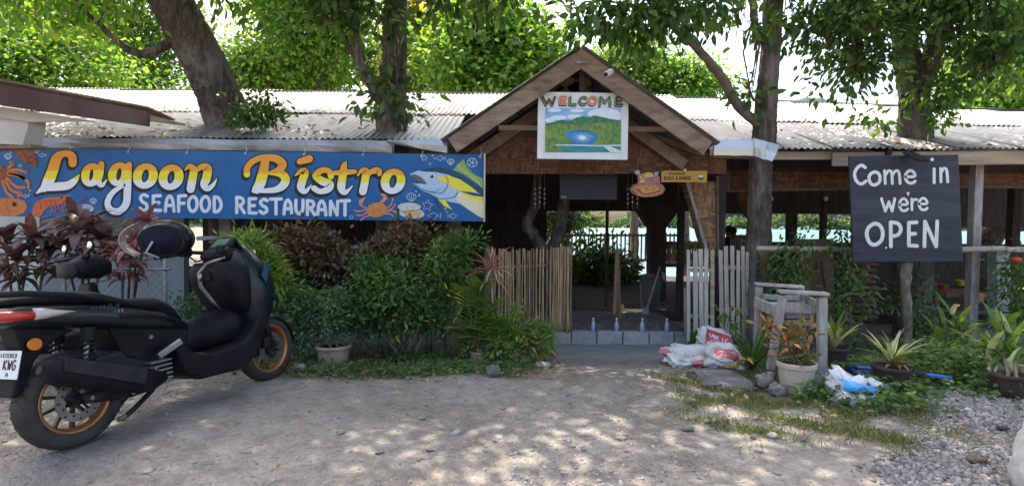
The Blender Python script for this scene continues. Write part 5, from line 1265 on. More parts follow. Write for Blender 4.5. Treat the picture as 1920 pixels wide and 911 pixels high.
def wheel(root, cx, r, wid, name, disc_r, side=-1):
    Mt = Matrix(((1, 0, 0, cx), (0, 0, 1, 0), (0, 1, 0, r), (0, 0, 0, 1)))
    rr_ = 0.172
    prof = [(rr_, -wid * 0.36), (rr_ + 0.02, -wid * 0.46), (r - 0.035, -wid * 0.5), (r - 0.012, -wid * 0.38), (r, -wid * 0.13), (r, wid * 0.13), (r - 0.012, wid * 0.38), (r - 0.035, wid * 0.5), (rr_ + 0.02, wid * 0.46), (rr_, wid * 0.36)]
    w_ = empty(name, (0, 0, 0)); w_.parent = root
    ty = MB().lathe(prof, 56, Mt, close=True)
    tyre_o = ty.build('tyre', M['tyre'], root, smooth=True, local=True)
    bpy.data.objects.remove(w_)
    tr = MB()
    for k in range(28):
        a = 2 * math.pi * k / 28
        for s in (-1, 1):
            p0 = Mt @ Vector(((r - 0.003) * math.cos(a), (r - 0.003) * math.sin(a), s * wid * 0.08)); p1 = Mt @ Vector(((r - 0.016) * math.cos(a + 0.16), (r - 0.016) * math.sin(a + 0.16), s * wid * 0.40))
            tr.bar(p0, p1, 0.012, 0.010, up=(p0 - Vector((cx, 0, r))))
    tr.build('tread_blocks', M['tyre'], tyre_o, local=True)
    tag(bpy.data.objects[tr_name(tyre_o)], kind='stuff')
    ri = MB().lathe([(0.163, -wid * 0.37), (0.178, -wid * 0.41), (0.181, -wid * 0.34), (0.164, -wid * 0.25), (0.158, 0), (0.164, wid * 0.25), (0.181, wid * 0.34), (0.178, wid * 0.41), (0.163, wid * 0.37), (0.150, 0)], 48, Mt, close=True)
    rim = ri.build('rim', M['bronze'], root, smooth=True, local=True)
    for k in range(10):
        a = 2 * math.pi * (k // 2) / 5 + (0.16 if k % 2 else -0.16); a2 = 2 * math.pi * (k // 2) / 5 + (0.34 if k % 2 else -0.34)
        MB().bar(Mt @ Vector((0.04 * math.cos(a), 0.04 * math.sin(a), 0)), Mt @ Vector((0.155 * math.cos(a2), 0.155 * math.sin(a2), -0.0)), 0.016, 0.03, up=(0, 1, 0)).build('spoke', M['darkbronze'], rim, local=True, bevel=0.004)
    MB().lathe([(0.0, -wid * 0.45), (0.035, -wid * 0.45), (0.045, -wid * 0.2), (0.045, wid * 0.4), (0.0, wid * 0.4)], 20, Mt).build('hub', M['engine'], root, local=True, smooth=False)
    Md = Matrix(((1, 0, 0, cx), (0, 0, 1, side * wid * 0.52), (0, 1, 0, r), (0, 0, 0, 1)))
    di = MB().lathe([(disc_r * 0.62, -0.002), (disc_r, -0.002), (disc_r, 0.002), (disc_r * 0.62, 0.002)], 40, Md, close=True).build('brake_disc', M['steel'], root, local=True)
    for k in range(16):
        a = 2 * math.pi * k / 16; q = disc_r * (0.74 if k % 2 else 0.88)
        MB().tube([Md @ Vector((q * math.cos(a), q * math.sin(a), -0.004)), Md @ Vector((q * math.cos(a), q * math.sin(a), 0.004))], 0.006, 8).build('disc_hole', M['engine'], di, local=True)
    for k in range(5):
        a = 2 * math.pi * k / 5 + 0.3
        MB().bar(Md @ Vector((0.03 * math.cos(a), 0.03 * math.sin(a), 0)), Md @ Vector((disc_r * 0.66 * math.cos(a), disc_r * 0.66 * math.sin(a), 0)), 0.014, 0.006, up=(0, 1, 0)).build('disc_carrier', M['engine'], di, local=True)
def tr_name(o): return o.children[0].name

sc = empty('parked_scooter', (-2.316, 2.93, float(gz(-2.316, 2.93))), 'large dark maxi scooter with bronze wheels parked at the left front', 'scooter')
sc.rotation_euler = (R(-5), 0, math.atan2(1.26, 0.481))
wheel(sc, 0.0, 0.256, 0.135, 'rear_wheel', 0.115)
wheel(sc, 1.35, 0.242, 0.112, 'front_wheel', 0.115)
b = MB().loft([sring(-0.40, 0.725, 0.775, 0.05), sring(-0.35, 0.695, 0.785, 0.10), sring(-0.25, 0.665, 0.795, 0.135), sring(-0.08, 0.632, 0.78, 0.158), sring(0.1, 0.60, 0.755, 0.168), sring(0.3, 0.56, 0.715, 0.172), sring(0.45, 0.53, 0.67, 0.16), sring(0.62, 0.49, 0.575, 0.12)]).build('tail_body', M['paint'], sc, smooth=True, local=True)
MB().loft([sring(0.18, 0.635, 0.70, 0.181), sring(0.3, 0.61, 0.70, 0.182), sring(0.42, 0.59, 0.655, 0.171), sring(0.52, 0.56, 0.60, 0.15)]).build('side_cover', M['matte'], b, smooth=True, local=True)
s_ = MB().loft([sring(-0.34, 0.78, 0.81, 0.06), sring(-0.28, 0.78, 0.828, 0.10), sring(-0.1, 0.76, 0.836, 0.125), sring(0.1, 0.735, 0.815, 0.135), sring(0.2, 0.715, 0.775, 0.142), sring(0.26, 0.70, 0.748, 0.148), sring(0.36, 0.66, 0.745, 0.15), sring(0.46, 0.62, 0.735, 0.135), sring(0.56, 0.56, 0.675, 0.10), sring(0.64, 0.53, 0.585, 0.06)]).build('seat', M['vinyl'], sc, smooth=True, local=True)
MB().tube([(0.12, -0.160, 0.755), (-0.05, -0.168, 0.805), (-0.25, -0.155, 0.838), (-0.37, -0.10, 0.845), (-0.39, 0, 0.845), (-0.37, 0.10, 0.845), (-0.25, 0.155, 0.838), (-0.05, 0.168, 0.805), (0.12, 0.160, 0.755)], [0.012, 0.016, 0.016, 0.015, 0.015, 0.015, 0.016, 0.016, 0.012], 10).build('grab_rail', M['matte'], sc, smooth=True, local=True)
MB().loft([sring(-0.415, 0.715, 0.775, 0.05), sring(-0.36, 0.703, 0.778, 0.112), sring(-0.28, 0.695, 0.772, 0.143), sring(-0.18, 0.696, 0.758, 0.160)]).build('tail_light', M['redlens'], sc, smooth=True, local=True)
MB().loft([sring(-0.21, 0.688, 0.775, 0.156), sring(-0.16, 0.690, 0.768, 0.165), sring(-0.11, 0.698, 0.752, 0.168), sring(-0.04, 0.715, 0.730, 0.166)]).build('indicator_lens', M['clearlens'], sc, smooth=True, local=True)
yprism([(0.04, 0.63), (-0.2, 0.69), (-0.26, 0.67), (-0.235, 0.56), (-0.29, 0.34), (-0.255, 0.34), (-0.18, 0.50), (-0.1, 0.58)], 0.07).build('rear_mudguard', M['matte'], sc, bevel=0.012, local=True)
# number plate
pl0 = Vector((-0.275, 0, 0.50)); pt = Vector((0.03, 0, 0.135)).normalized(); py_ = Vector((0, 1, 0)); pn_ = Vector((-pt.z, 0, pt.x))
Mp = Matrix((py_, pn_, pt)).transposed()
plate = MB().box(pl0, (0.235, 0.006, 0.135), Mp).build('number_plate', flat('white_number_plate', (0.72, 0.73, 0.72), rough=0.4), sc, bevel=0.003, local=True)
def plate_text(s, u0, v0, h, w, gap, sw):
    mb = MB(); x = u0
    for ch in s:
        if ch != ' ':
            for k, (cl, pts, sm) in enumerate(GLY[ch]):
                c = ribbon2d([(x + a * w, v0 - b_ * h, sw) for a, b_ in pts], bool(cl), 4 if sm else 1, bool(sm))
                for i in range(len(c) if cl else len(c) - 1):
                    p, q = c[i], c[(i + 1) % len(c)]
                    pa = pl0 + py_ * -p[0] + pt * p[1] + pn_ * (0.0045 + k * 0.0002); pb = pl0 + py_ * -q[0] + pt * q[1] + pn_ * (0.0045 + k * 0.0002)
                    if (pb - pa).length > 1e-5: mb.bar(pa, pb, sw, 0.0006, up=pn_)
        x += w + gap
    mb.build('plate_lettering', M['black_paint'], plate, local=True)
plate_text('REGISTERED', -0.095, 0.052, 0.018, 0.012, 0.0075, 0.0035)
plate_text('KWG', 0.0, 0.022, 0.045, 0.026, 0.009, 0.0075)
plate_text('A', 0.03, -0.038, 0.018, 0.016, 0.01, 0.0035)
for (x_, y_, z_) in ((-0.20, -0.10, 0.585),):
    MB().tube([(x_, y_, z_), (x_, y_ - 0.014, z_)], 0.03, 20).build('side_reflector', M['amber'], sc, local=True, bevel=0.002)
# rear suspension
for s in (-1, 1):
    sh = MB().tube([(0.0, s * 0.12, 0.34), (0.035, s * 0.13, 0.62)], 0.014, 10).build('rear_shock', M['steel'], sc, local=True, smooth=True)
    hp = [(0.003 + 0.03 * t + 0.028 * math.cos(t * 50), s * 0.125 + 0.028 * math.sin(t * 50), 0.36 + 0.22 * t) for t in [i / 110 for i in range(111)]]
    MB().tube(hp, 0.006, 6).build('spring', M['matte'] if s < 0 else M['matte'], sh, local=True, smooth=True)
    MB().tube([(0.03, s * 0.13, 0.56), (0.036, s * 0.13, 0.63)], 0.035, 14).build('shock_cap', M['matte'], sh, local=True)
# muffler on the right side
mf = MB().loft([[Vector((0.42, -0.15, 0.27)) + Vector((0, 0.03 * math.cos(a), 0.03 * math.sin(a))) for a in [k * math.pi / 9 for k in range(18)]],
                [Vector((0.30, -0.185, 0.275)) + Vector((0, 0.05 * math.cos(a), 0.065 * math.sin(a))) for a in [k * math.pi / 9 for k in range(18)]],
                [Vector((0.15, -0.205, 0.325)) + Vector((0, 0.058 * math.cos(a), 0.078 * math.sin(a))) for a in [k * math.pi / 9 for k in range(18)]],
                [Vector((-0.05, -0.215, 0.40)) + Vector((0, 0.058 * math.cos(a), 0.076 * math.sin(a))) for a in [k * math.pi / 9 for k in range(18)]],
                [Vector((-0.21, -0.215, 0.455)) + Vector((0, 0.055 * math.cos(a), 0.066 * math.sin(a))) for a in [k * math.pi / 9 for k in range(18)]],
                [Vector((-0.235, -0.215, 0.465)) + Vector((0, 0.04 * math.cos(a), 0.05 * math.sin(a))) for a in [k * math.pi / 9 for k in range(18)]]]).build('muffler', M['matte'], sc, smooth=True, local=True)
MB().prism([(0.24, -0.262, 0.36), (-0.17, -0.278, 0.515), (-0.18, -0.278, 0.45), (0.22, -0.265, 0.28)], (0, -0.008, 0)).build('heat_shield', M['engine'], mf, local=True, bevel=0.003)
MB().tube([(-0.225, -0.215, 0.463), (-0.25, -0.215, 0.472)], 0.022, 14).build('exhaust_tip', M['engine'], mf, local=True)
# engine and swing arm
eng = yprism([(0.08, 0.46), (0.30, 0.48), (0.48, 0.44), (0.50, 0.30), (0.42, 0.20), (0.25, 0.19), (0.05, 0.22), (0.0, 0.30)], 0.11).build('engine', M['engine'], sc, bevel=0.02, local=True)
for k in range(6):
    MB().box((0.40, -0.135, 0.235 + k * 0.026), (0.13, 0.06, 0.009)).build('cooling_fin', M['silver_trim'], eng, local=True)
MB().bar((0.24, -0.14, 0.31), (0.0, -0.115, 0.25), 0.05, 0.05).build('swing_arm', M['engine'], sc, bevel=0.012, local=True)
MB().bar((0.36, -0.19, 0.40), (0.50, -0.21, 0.465), 0.03, 0.04).build('passenger_peg', M['steel'], sc, bevel=0.008, local=True)
for x_, y_, z_ in ((0.02, -0.135, 0.26), (0.11, -0.15, 0.28), (0.22, -0.16, 0.23), (0.30, -0.24, 0.35), (-0.12, -0.14, 0.27), (0.33, -0.18, 0.52), (0.42, -0.16, 0.24), (-0.03, -0.14, 0.31)):
    MB().tube([(x_, y_, z_), (x_, y_ - 0.012, z_)], 0.012, 8).build('bolt', M['steel'], sc, local=True)
MB().tube([(0.38, -0.10, 0.20), (0.25, -0.12, 0.13), (0.16, -0.15, 0.10)], 0.014, 8).build('centre_stand', M['engine'], sc, local=True, smooth=True)
MB().tube([(0.48, 0.12, 0.24), (0.40, 0.30, 0.035)], 0.013, 8).build('side_stand', M['engine'], sc, local=True, smooth=True)
MB().tube([(0.17, -0.16, 0.115), (0.13, -0.165, 0.108)], 0.016, 8).build('stand_foot', M['bark2'], sc, local=True)
yprism([(0.14, 0.62), (0.5, 0.58), (0.64, 0.52), (0.60, 0.36), (0.42, 0.34), (0.22, 0.42)], 0.115).build('frame_cover', M['matte'], sc, bevel=0.02, local=True)
# floor boards and tunnel
yprism([(0.46, 0.43), (0.52, 0.25), (0.62, 0.20), (0.90, 0.19), (1.05, 0.24), (1.14, 0.38), (1.22, 0.56), (1.13, 0.57), (1.05, 0.44), (0.97, 0.37), (0.72, 0.345), (0.58, 0.38), (0.54, 0.43)], 0.215).build('floor_board', M['matte'], sc, bevel=0.025, local=True, seg=3)
MB().loft([sring(0.5, 0.36, 0.54, 0.10), sring(0.65, 0.34, 0.545, 0.10), sring(0.85, 0.34, 0.575, 0.105), sring(0.98, 0.34, 0.60, 0.12), sring(1.08, 0.36, 0.66, 0.13)]).build('centre_tunnel', M['vinyl'], sc, smooth=True, local=True)
# front cowling
fc = MB().loft([zring(0.36, 1.12, 1.20, 0.14), zring(0.45, 1.08, 1.25, 0.19), zring(0.56, 1.03, 1.31, 0.215), zring(0.70, 0.99, 1.35, 0.218), zring(0.82, 0.965, 1.33, 0.20), zring(0.91, 0.965, 1.27, 0.17), zring(0.98, 1.01, 1.21, 0.13), zring(1.03, 1.06, 1.15, 0.09)]).build('front_cowl', M['paint'], sc, smooth=True, local=True)
MB().loft([zring(0.56, 1.0, 1.12, 0.17), zring(0.64, 0.95, 1.1, 0.205), zring(0.76, 0.895, 1.1, 0.23), zring(0.87, 0.87, 1.1, 0.225), zring(0.92, 0.895, 1.1, 0.18)]).build('inner_panel', M['matte'], sc, smooth=True, local=True)
for s in (1,):
    MB().tube([(0.93, -0.13, 0.945), (0.885, -0.02, 0.915), (0.868, 0.045, 0.85), (0.885, 0.055, 0.76), (0.94, 0.03, 0.66), (0.985, 0.0, 0.59)], [0.008, 0.012, 0.015, 0.016, 0.014, 0.008], 8).build('trim_strip', M['silver_trim'], sc, smooth=True, local=True)
MB().box((0.874, 0.0, 0.83), (0.02, 0.1, 0.07)).build('ignition_panel', M['matte'], sc, bevel=0.008, local=True)
MB().tube([(0.862, 0.02, 0.83), (0.85, 0.02, 0.832)], 0.018, 14).build('key_switch', M['steel'], sc, local=True)
MB().prism([(1.14, -0.2195, 0.80), (1.20, -0.214, 0.90), (1.24, -0.208, 0.88), (1.18, -0.2205, 0.75)], (0, -0.004, 0)).build('cowl_vent', flat('steel_blue_accent', (0.02, 0.07, 0.12), rough=0.3), fc, local=True)
MB().tube([(1.26, -0.195, 0.63), (1.262, -0.215, 0.63)], 0.022, 16).build('cowl_badge', M['matte'], fc, local=True)
# steering: bars, meter, visor
Ms = Matrix.Rotation(R(-6), 3, 'Z'); so = Vector((0.97, 0, 0))
def st(x, y, z):
    v = Ms @ (Vector((x, y, 0)) - so) + so; return Vector((v.x, v.y, z))
MB().tube([st(0.82, 0.36, 0.985), st(0.9, 0.2, 1.0), st(0.95, 0.08, 0.985), st(0.95, -0.08, 0.985), st(0.9, -0.2, 1.0), st(0.82, -0.36, 0.985)], 0.014, 10).build('handlebar', M['engine'], sc, smooth=True, local=True)
for s in (-1, 1):
    MB().tube([st(0.81, s * 0.375, 0.984), st(0.875, s * 0.25, 0.996)], [0.021, 0.019], 12).build('grip', M['vinyl'], sc, local=True, smooth=True)
    MB().tube([st(0.80, s * 0.38, 0.984), st(0.793, s * 0.395, 0.983)], 0.022, 12).build('bar_end', M['matte'], sc, local=True)
    MB().tube([st(0.93, s * 0.2, 1.0), st(0.91, s * 0.3, 0.99), st(0.87, s * 0.38, 0.975)], [0.008, 0.007, 0.008], 8).build('brake_lever', M['matte'], sc, local=True, smooth=True)
    MB().box(st(0.885, s * 0.2, 1.0), (0.07, 0.07, 0.06)).build('switch_box', M['matte'], sc, bevel=0.014, local=True)
MB().loft([sring(0.92, 0.93, 0.985, 0.09), sring(0.98, 0.92, 1.005, 0.11), sring(1.05, 0.92, 1.0, 0.10)]).build('bar_cover', M['matte'], sc, smooth=True, local=True)
Mm = Matrix.Rotation(R(38), 3, 'Y')
mt = MB().box((1.03, 0, 1.03), (0.13, 0.19, 0.035), Matrix.Rotation(R(-40), 3, 'Y')).build('meter_housing', M['matte'], sc, bevel=0.015, local=True)
MB().box((1.019, 0, 1.047), (0.085, 0.12, 0.012), Matrix.Rotation(R(-40), 3, 'Y')).build('meter_screen', flat('grey_green_lcd', (0.09, 0.14, 0.11), rough=0.2), mt, bevel=0.004, local=True)
vz = []
for j in range(5):
    t = j / 4
    vz.append([Vector((1.17 - 0.07 * t + 0.05 * (1 - abs(u) ** 2) - 0.05, (0.15 - 0.035 * t) * u, 0.94 + 0.15 * t - 0.03 * abs(u) ** 3)) for u in [i / 6 - 1 for i in range(13)]])
wsm = MB().loft(vz, cap=False, closed=False).build('short_visor', M['matte'], sc, smooth=True, local=True)
so_ = wsm.modifiers.new('thick', 'SOLIDIFY'); so_.thickness = 0.008
# mirror on the left bar
mr_ = MB().tube([st(0.89, 0.2, 1.01), st(0.86, 0.25, 1.08), st(0.84, 0.27, 1.13)], 0.007, 8).build('mirror', M['matte'], sc, smooth=True, local=True)
mir = bpy.data.materials.new('mirror_glass'); mir.use_nodes = True; mir.node_tree.nodes['Principled BSDF'].inputs['Metallic'].default_value = 1; mir.node_tree.nodes['Principled BSDF'].inputs['Roughness'].default_value = 0.05; mir.node_tree.nodes['Principled BSDF'].inputs['Base Color'].default_value = (0.8, 0.82, 0.8, 1)
mc = st(0.84, 0.275, 1.165)
MB().tube([mc, mc + Vector((0.03, 0.0, 0.0))], [0.06, 0.045], 20).build('mirror_housing', M['matte'], mr_, local=True, smooth=False)
MB().tube([mc + Vector((-0.004, 0, 0)), mc + Vector((-0.001, 0, 0))], 0.04, 20).build('mirror_glass', mir, mr_, local=True)
for s in (-1, 1): MB().tube([st(0.90, s * 0.22, 0.99), st(0.93, s * 0.16, 0.93), Vector((0.99, s * 0.08, 0.95)), Vector((1.03, s * 0.05, 0.93))], 0.006, 6).build('brake_cable', M['vinyl'], sc, smooth=True, local=True)
# fork and mudguard
for s in (-1, 1): MB().tube([(1.21, s * 0.085, 0.72), (1.33, s * 0.085, 0.26)], [0.022, 0.025], 12).build('fork_leg', M['engine'], sc, smooth=True, local=True)
ring_ = []
for a in np.linspace(R(2), R(152), 16):
    rr_ = 0.268; c = Vector((1.35 + rr_ * math.cos(a), 0, 0.242 + rr_ * math.sin(a)))
    o_ = Vector((math.cos(a), 0, math.sin(a)))
    ring_.append([c + Vector((0, y_, 0)) - o_ * (abs(y_) / 0.07) ** 2 * 0.04 for y_ in np.linspace(-0.072, 0.072, 9)])
fm = MB().loft(ring_, cap=False, closed=False).build('front_mudguard', M['paint'], sc, smooth=True, local=True)
fm.modifiers.new('thick', 'SOLIDIFY').thickness = 0.006
MB().box((1.27, -0.085, 0.30), (0.06, 0.035, 0.08)).build('brake_caliper', M['engine'], sc, bevel=0.008, local=True)
# side lettering on the tail panel
def side_text(s, x0, z0, h, w, gap, sw, y):
    mb = MB(); x = x0
    for ch in s:
        for k, (cl, pts, sm) in enumerate(GLY.get(ch, [])):
            c = ribbon2d([(x + a * w + (1 - b_) * h * 0.3, z0 - b_ * h, sw) for a, b_ in pts], bool(cl), 4 if sm else 1, bool(sm))
            for i in range(len(c) if cl else len(c) - 1):
                p, q = c[i], c[(i + 1) % len(c)]
                if math.hypot(p[0] - q[0], p[1] - q[1]) > 1e-5: mb.bar((p[0], y, p[1]), (q[0], y, q[1]), sw, 0.001, up=(0, 1, 0))
        x += w + gap
    return mb
side_text('NMAX', 0.03, 0.735, 0.022, 0.026, 0.014, 0.004, -0.1735).build('side_lettering', flat('faint_grey_letters', (0.04, 0.045, 0.05)), b, local=True)
side_text('155', 0.14, 0.70, 0.014, 0.012, 0.008, 0.003, -0.1765).build('side_lettering', M['silver_trim'], b, local=True)

# helmet hung on the left mirror
hc = P(312, 448, 3.70)
hm = empty('crash_helmet', hc, 'open black helmet with clear visor hanging on the scooter handlebar', 'helmet')
ax = Vector((0.28, -0.95, -0.12)).normalized(); sx = ax.cross(Vector((0, 0, 1))).normalized(); sy = sx.cross(ax)
Mh = Matrix((sx, sy, ax)).transposed().to_4x4(); Mh.translation = hc
Msq = Mh @ Matrix.Diagonal((1.22, 0.92, 1.0, 1.0))
prof = [(0.138 * math.cos(t), 0.138 * math.sin(t)) for t in [R(a) for a in range(-90, 41, 10)]]
prof = [(max(r_, 0.0005), z_) for r_, z_ in prof]
MB().lathe(prof + [(0.100, 0.098), (0.088, 0.07), (0.10, 0.0), (0.085, -0.07), (0.0005, -0.10)], 32, Msq).build('shell', pm('helmet_black_gloss', [(0.006, 0.006, 0.008), (0.010, 0.010, 0.013)], rough=0.25, bump=0, spec=0.35), hm, smooth=True)
MB().lathe([(0.098, 0.099), (0.086, 0.072), (0.097, 0.0), (0.082, -0.067), (0.0005, -0.096)], 32, Msq).build('lining', pm('navy_lining', [(0.004, 0.005, 0.013), (0.007, 0.009, 0.022)], rough=0.9, bump=0.2), hm, smooth=True)
MB().lathe([(0.100, 0.092), (0.113, 0.096), (0.115, 0.085), (0.102, 0.08)], 32, Msq, close=True).build('rim_seal', M['vinyl'], hm, smooth=True)
vs = []
for j in range(7):
    e = R(-30 + 10 * j)
    row = []
    for i in range(9):
        a = R(-48 + 12 * i)
        row.append(Msq @ Vector((0.235 * math.cos(a) * math.cos(e * 0.6) - 0.02, 0.155 * math.sin(a) * 1.0, 0.02 + 0.12 * math.sin(e))))
    vs.append(row)
gl = bpy.data.materials.new('reflection_tinted_visor'); gl.use_nodes = True  # clear visor, reflection of red leaves put into its pinkish base colour
_n = gl.node_tree.nodes; _b = _n['Principled BSDF']; _b.inputs['Base Color'].default_value = (0.55, 0.47, 0.44, 1); _b.inputs['Roughness'].default_value = 0.06; _b.inputs['Alpha'].default_value = 0.55
vo = MB().loft(vs, cap=False, closed=False).build('visor', gl, hm, smooth=True)
vo.modifiers.new('thick', 'SOLIDIFY').thickness = 0.003
MB().tube([hc + sx * 0.05 + ax * 0.10, hc + sx * 0.09 - sy * 0.07 + ax * 0.11, hc + sx * 0.02 - sy * 0.11 + ax * 0.10], 0.008, 6).build('chin_strap', flat('grey_strap', (0.28, 0.29, 0.31)), hm, smooth=True)

# second scooter half hidden behind
s2 = empty('second_scooter', (-3.75, 3.6, float(gz(-3.75, 3.6))), 'old black scooter mostly hidden behind the parked maxi scooter', 'scooter')
s2.rotation_euler = (R(-5), 0, R(54)); s2.scale = (0.88, 0.88, 0.88)
def wheel2(cx, r, wid):
    Mt = Matrix(((1, 0, 0, cx), (0, 0, 1, 0), (0, 1, 0, r), (0, 0, 0, 1)))
    MB().lathe([(r - 0.06, -wid * 0.4), (r - 0.02, -wid * 0.5), (r, -wid * 0.15), (r, wid * 0.15), (r - 0.02, wid * 0.5), (r - 0.06, wid * 0.4)], 36, Mt, close=True).build('tyre', M['tyre'], s2, smooth=True, local=True)
    MB().lathe([(0.02, -0.03), (r - 0.07, -0.02), (r - 0.055, -wid * 0.4), (r - 0.055, wid * 0.4), (r - 0.07, 0.02), (0.02, 0.03)], 30, Mt, close=True).build('rim', M['engine'], s2, smooth=True, local=True)
wheel2(0, 0.25, 0.1); wheel2(1.22, 0.25, 0.09)
MB().loft([sring(-0.35, 0.66, 0.72, 0.06), sring(-0.2, 0.6, 0.74, 0.12), sring(0.1, 0.5, 0.72, 0.14), sring(0.35, 0.45, 0.66, 0.12), sring(0.5, 0.42, 0.55, 0.1)]).build('body', M['matte'], s2, smooth=True, local=True)
MB().loft([sring(-0.3, 0.72, 0.75, 0.08), sring(-0.1, 0.71, 0.78, 0.12), sring(0.2, 0.69, 0.76, 0.12), sring(0.45, 0.64, 0.70, 0.09)]).build('seat', M['vinyl'], s2, smooth=True, local=True)
yprism([(0.4, 0.4), (0.45, 0.26), (0.9, 0.24), (1.0, 0.45), (1.0, 0.8), (0.95, 0.8), (0.9, 0.4), (0.5, 0.34)], 0.14).build('leg_shield', M['matte'], s2, bevel=0.02, local=True)
MB().loft([sring(0.86, 0.88, 1.0, 0.16), sring(0.95, 0.84, 1.06, 0.17), sring(1.06, 0.84, 1.05, 0.15), sring(1.14, 0.88, 1.0, 0.09)]).build('handlebar_cowl', M['matte'], s2, smooth=True, local=True)
MB().loft([sring(0.80, 0.86, 0.99, 0.15), sring(0.84, 0.85, 1.0, 0.165), sring(0.87, 0.86, 0.99, 0.15)]).build('cowl_band', M['tyre'], s2, smooth=True, local=True)
for s in (-1, 1):
    MB().tube([(0.95, s * 0.12, 1.03), (0.86, s * 0.34, 1.02)], 0.018, 10).build('grip', M['vinyl'], s2, smooth=True, local=True)
    m2 = MB().tube([(0.94, s * 0.2, 1.03), (0.93, s * 0.24, 1.07), (0.92, s * 0.28, 1.10)], 0.006, 6).build('mirror', M['matte'], s2, smooth=True, local=True)
    mc = Vector((0.92, s * 0.32, 1.12))
    MB().ball(mc, (0.02, 0.07, 0.042)).build('mirror_housing', M['matte'], m2, smooth=True, local=True)
    MB().ball(mc + Vector((-0.012, 0, 0)), (0.012, 0.062, 0.036)).build('mirror_glass', mir, m2, smooth=True, local=True)
MB().tube([(1.0, 0, 0.8), (1.22, 0, 0.27)], 0.03, 8).build('fork', M['engine'], s2, smooth=True, local=True)
# ================================================================ fences, pots, things in the yard
from mathutils import noise as mnoise
M['bamboo'] = pm('yellow_brown_bamboo', [(0.19, 0.118, 0.055), (0.34, 0.225, 0.115), (0.44, 0.32, 0.19)], scale=5, rough=0.55, bump=0.2, stretch=(3, 3, 0.8), rnd=0.5, dirt=(0.15, 0.10, 0.06))
M['whitewood'] = pm('flaking_white_picket', [(0.43, 0.37, 0.30), (0.60, 0.53, 0.44)], scale=6, rough=0.85, bump=0.3, stretch=(3, 3, 0.7), rnd=0.12, dirt=(0.25, 0.19, 0.15))
M['bamboo_rail'] = pm('pale_bamboo_pole', [(0.34, 0.27, 0.20), (0.52, 0.44, 0.35)], scale=5, rough=0.6, bump=0.2, stretch=(0.6, 3, 3), rnd=0.1)

def stick_mesh(name, L, r, nodes, mat, bend=0.0, seed=0):
    rn = random.Random(seed); pts = []; rad = []
    n = nodes * 2 + 1
    for i in range(n + 1):
        t = i / n
        pts.append((bend * math.sin(t * math.pi), rn.uniform(-.002, .002), L * t)); rad.append(r * (1.12 if i % 2 == 0 and 0 < i < n else 1.0) * (1 - 0.08 * t))
    m = MB().tube(pts, rad, 7); me = bpy.data.meshes.new(name); me.from_pydata(m.v, [], m.f); me.materials.append(mat)
    me.polygons.foreach_set('use_smooth', [True] * len(me.polygons)); return me
SM = [stick_mesh('bamboo_pole', 1.0, 0.0112, 4 + k % 3, M['bamboo'], random.uniform(-0.012, 0.012), k) for k in range(6)]
def bamboo_panel(x0, x1, yt0, yt1, Y0, Y1, zb, n, label):
    a = P(x0, yt0, Y0); b = P(x1, yt1, Y1)
    t = empty('bamboo_fence', (a.x, Y0, zb), label, 'fence', 'bamboo fence panels left of the entrance')
    for i in range(n):
        u = (i + 0.5) / n
        p = a.lerp(b, u)
        h = p.z - zb + random.uniform(-0.025, 0.02); lo = zb + random.uniform(-0.01, 0.03)
        o = bpy.data.objects.new('bamboo_pole', random.choice(SM)); COL.objects.link(o); o.parent = t
        s = random.uniform(0.85, 1.2)
        o.location = Vector((p.x + random.uniform(-.004, .004), p.y + random.uniform(-0.012, 0.012), lo)) - t.location; o.scale = (s, s, h)
        o.rotation_euler = (random.uniform(-.012, .012), random.uniform(-.014, .014), random.uniform(0, 6.28))
    for f in (0.15, 0.8):
        MB().tube([Vector((a.x, a.y + 0.035, zb + (a.z - zb) * f)), Vector((b.x, b.y + 0.035, zb + (b.z - zb) * f))], 0.016, 8).build('rail', M['bamboo'], t, smooth=True)
    return t
bamboo_panel(924, 1027, 470, 466, 6.85, 7.05, -0.20, 25, 'wide panel of upright yellow bamboo poles left of the inner tree trunk')
bamboo_panel(1032, 1074, 466, 465, 7.00, 6.95, -0.19, 12, 'narrow panel of bamboo poles at the left side of the entrance')
M['postwood'] = pm('brown_post_wood', [(0.10, 0.08, 0.065), (0.2, 0.165, 0.135)], scale=6, rough=0.9, bump=0.4, stretch=(3, 3, 0.8))
pp = P(916, 463, 6.9)
fp_ = empty('fence_post', (pp.x, 6.9, float(gz(pp.x, 6.9))), 'short round timber post at the left end of the bamboo fence', 'post')
MB().tube([fp_.location - Vector((0, 0, 0.1)), Vector((pp.x, 6.9, pp.z - 0.01)), pp], [0.055, 0.052, 0.045], 12).build('post', M['postwood'], fp_, smooth=False)
def picket_panel(xs, yts, ybs, Y, label, brown=(), ws=9):
    zs = [P(x, y, Y).z for x, y in zip(xs, ybs)]; a = P(xs[0], yts[0], Y)
    t = empty('picket_fence', (a.x, Y, min(zs)), label, 'fence', 'white picket panels right of the entrance')
    for i, (x, yt, yb) in enumerate(zip(xs, yts, ybs)):
        p = P(x + random.uniform(-1.5, 1.5), yt + random.uniform(-5, 5), Y + random.uniform(-.012, .012)); q = P(x + random.uniform(-2.5, 2.5), yb, Y); w_ = (ws - 1.2) * Y / FPX * random.uniform(0.8, 1.15)
        MB().prism([p + Vector((-w_ / 2, 0, random.uniform(-.01, .01))), p + Vector((w_ / 2, 0, random.uniform(-.01, .01))), q + Vector((w_ / 2, 0, 0)), q + Vector((-w_ / 2, 0, 0))], (0, 0.018, 0)).build('picket', M['palewood'] if i in brown else M['whitewood'], t, bevel=0.004)
    for f in (0.22, 0.72):
        y_ = yts[0] + (ybs[0] - yts[0]) * f
        MB().bar(P(xs[0] - 3, y_, Y + 0.035), P(xs[-1] + 3, y_ + 1, Y + 0.035), 0.03, 0.05).build('rail', M['greywood'], t)
    return t
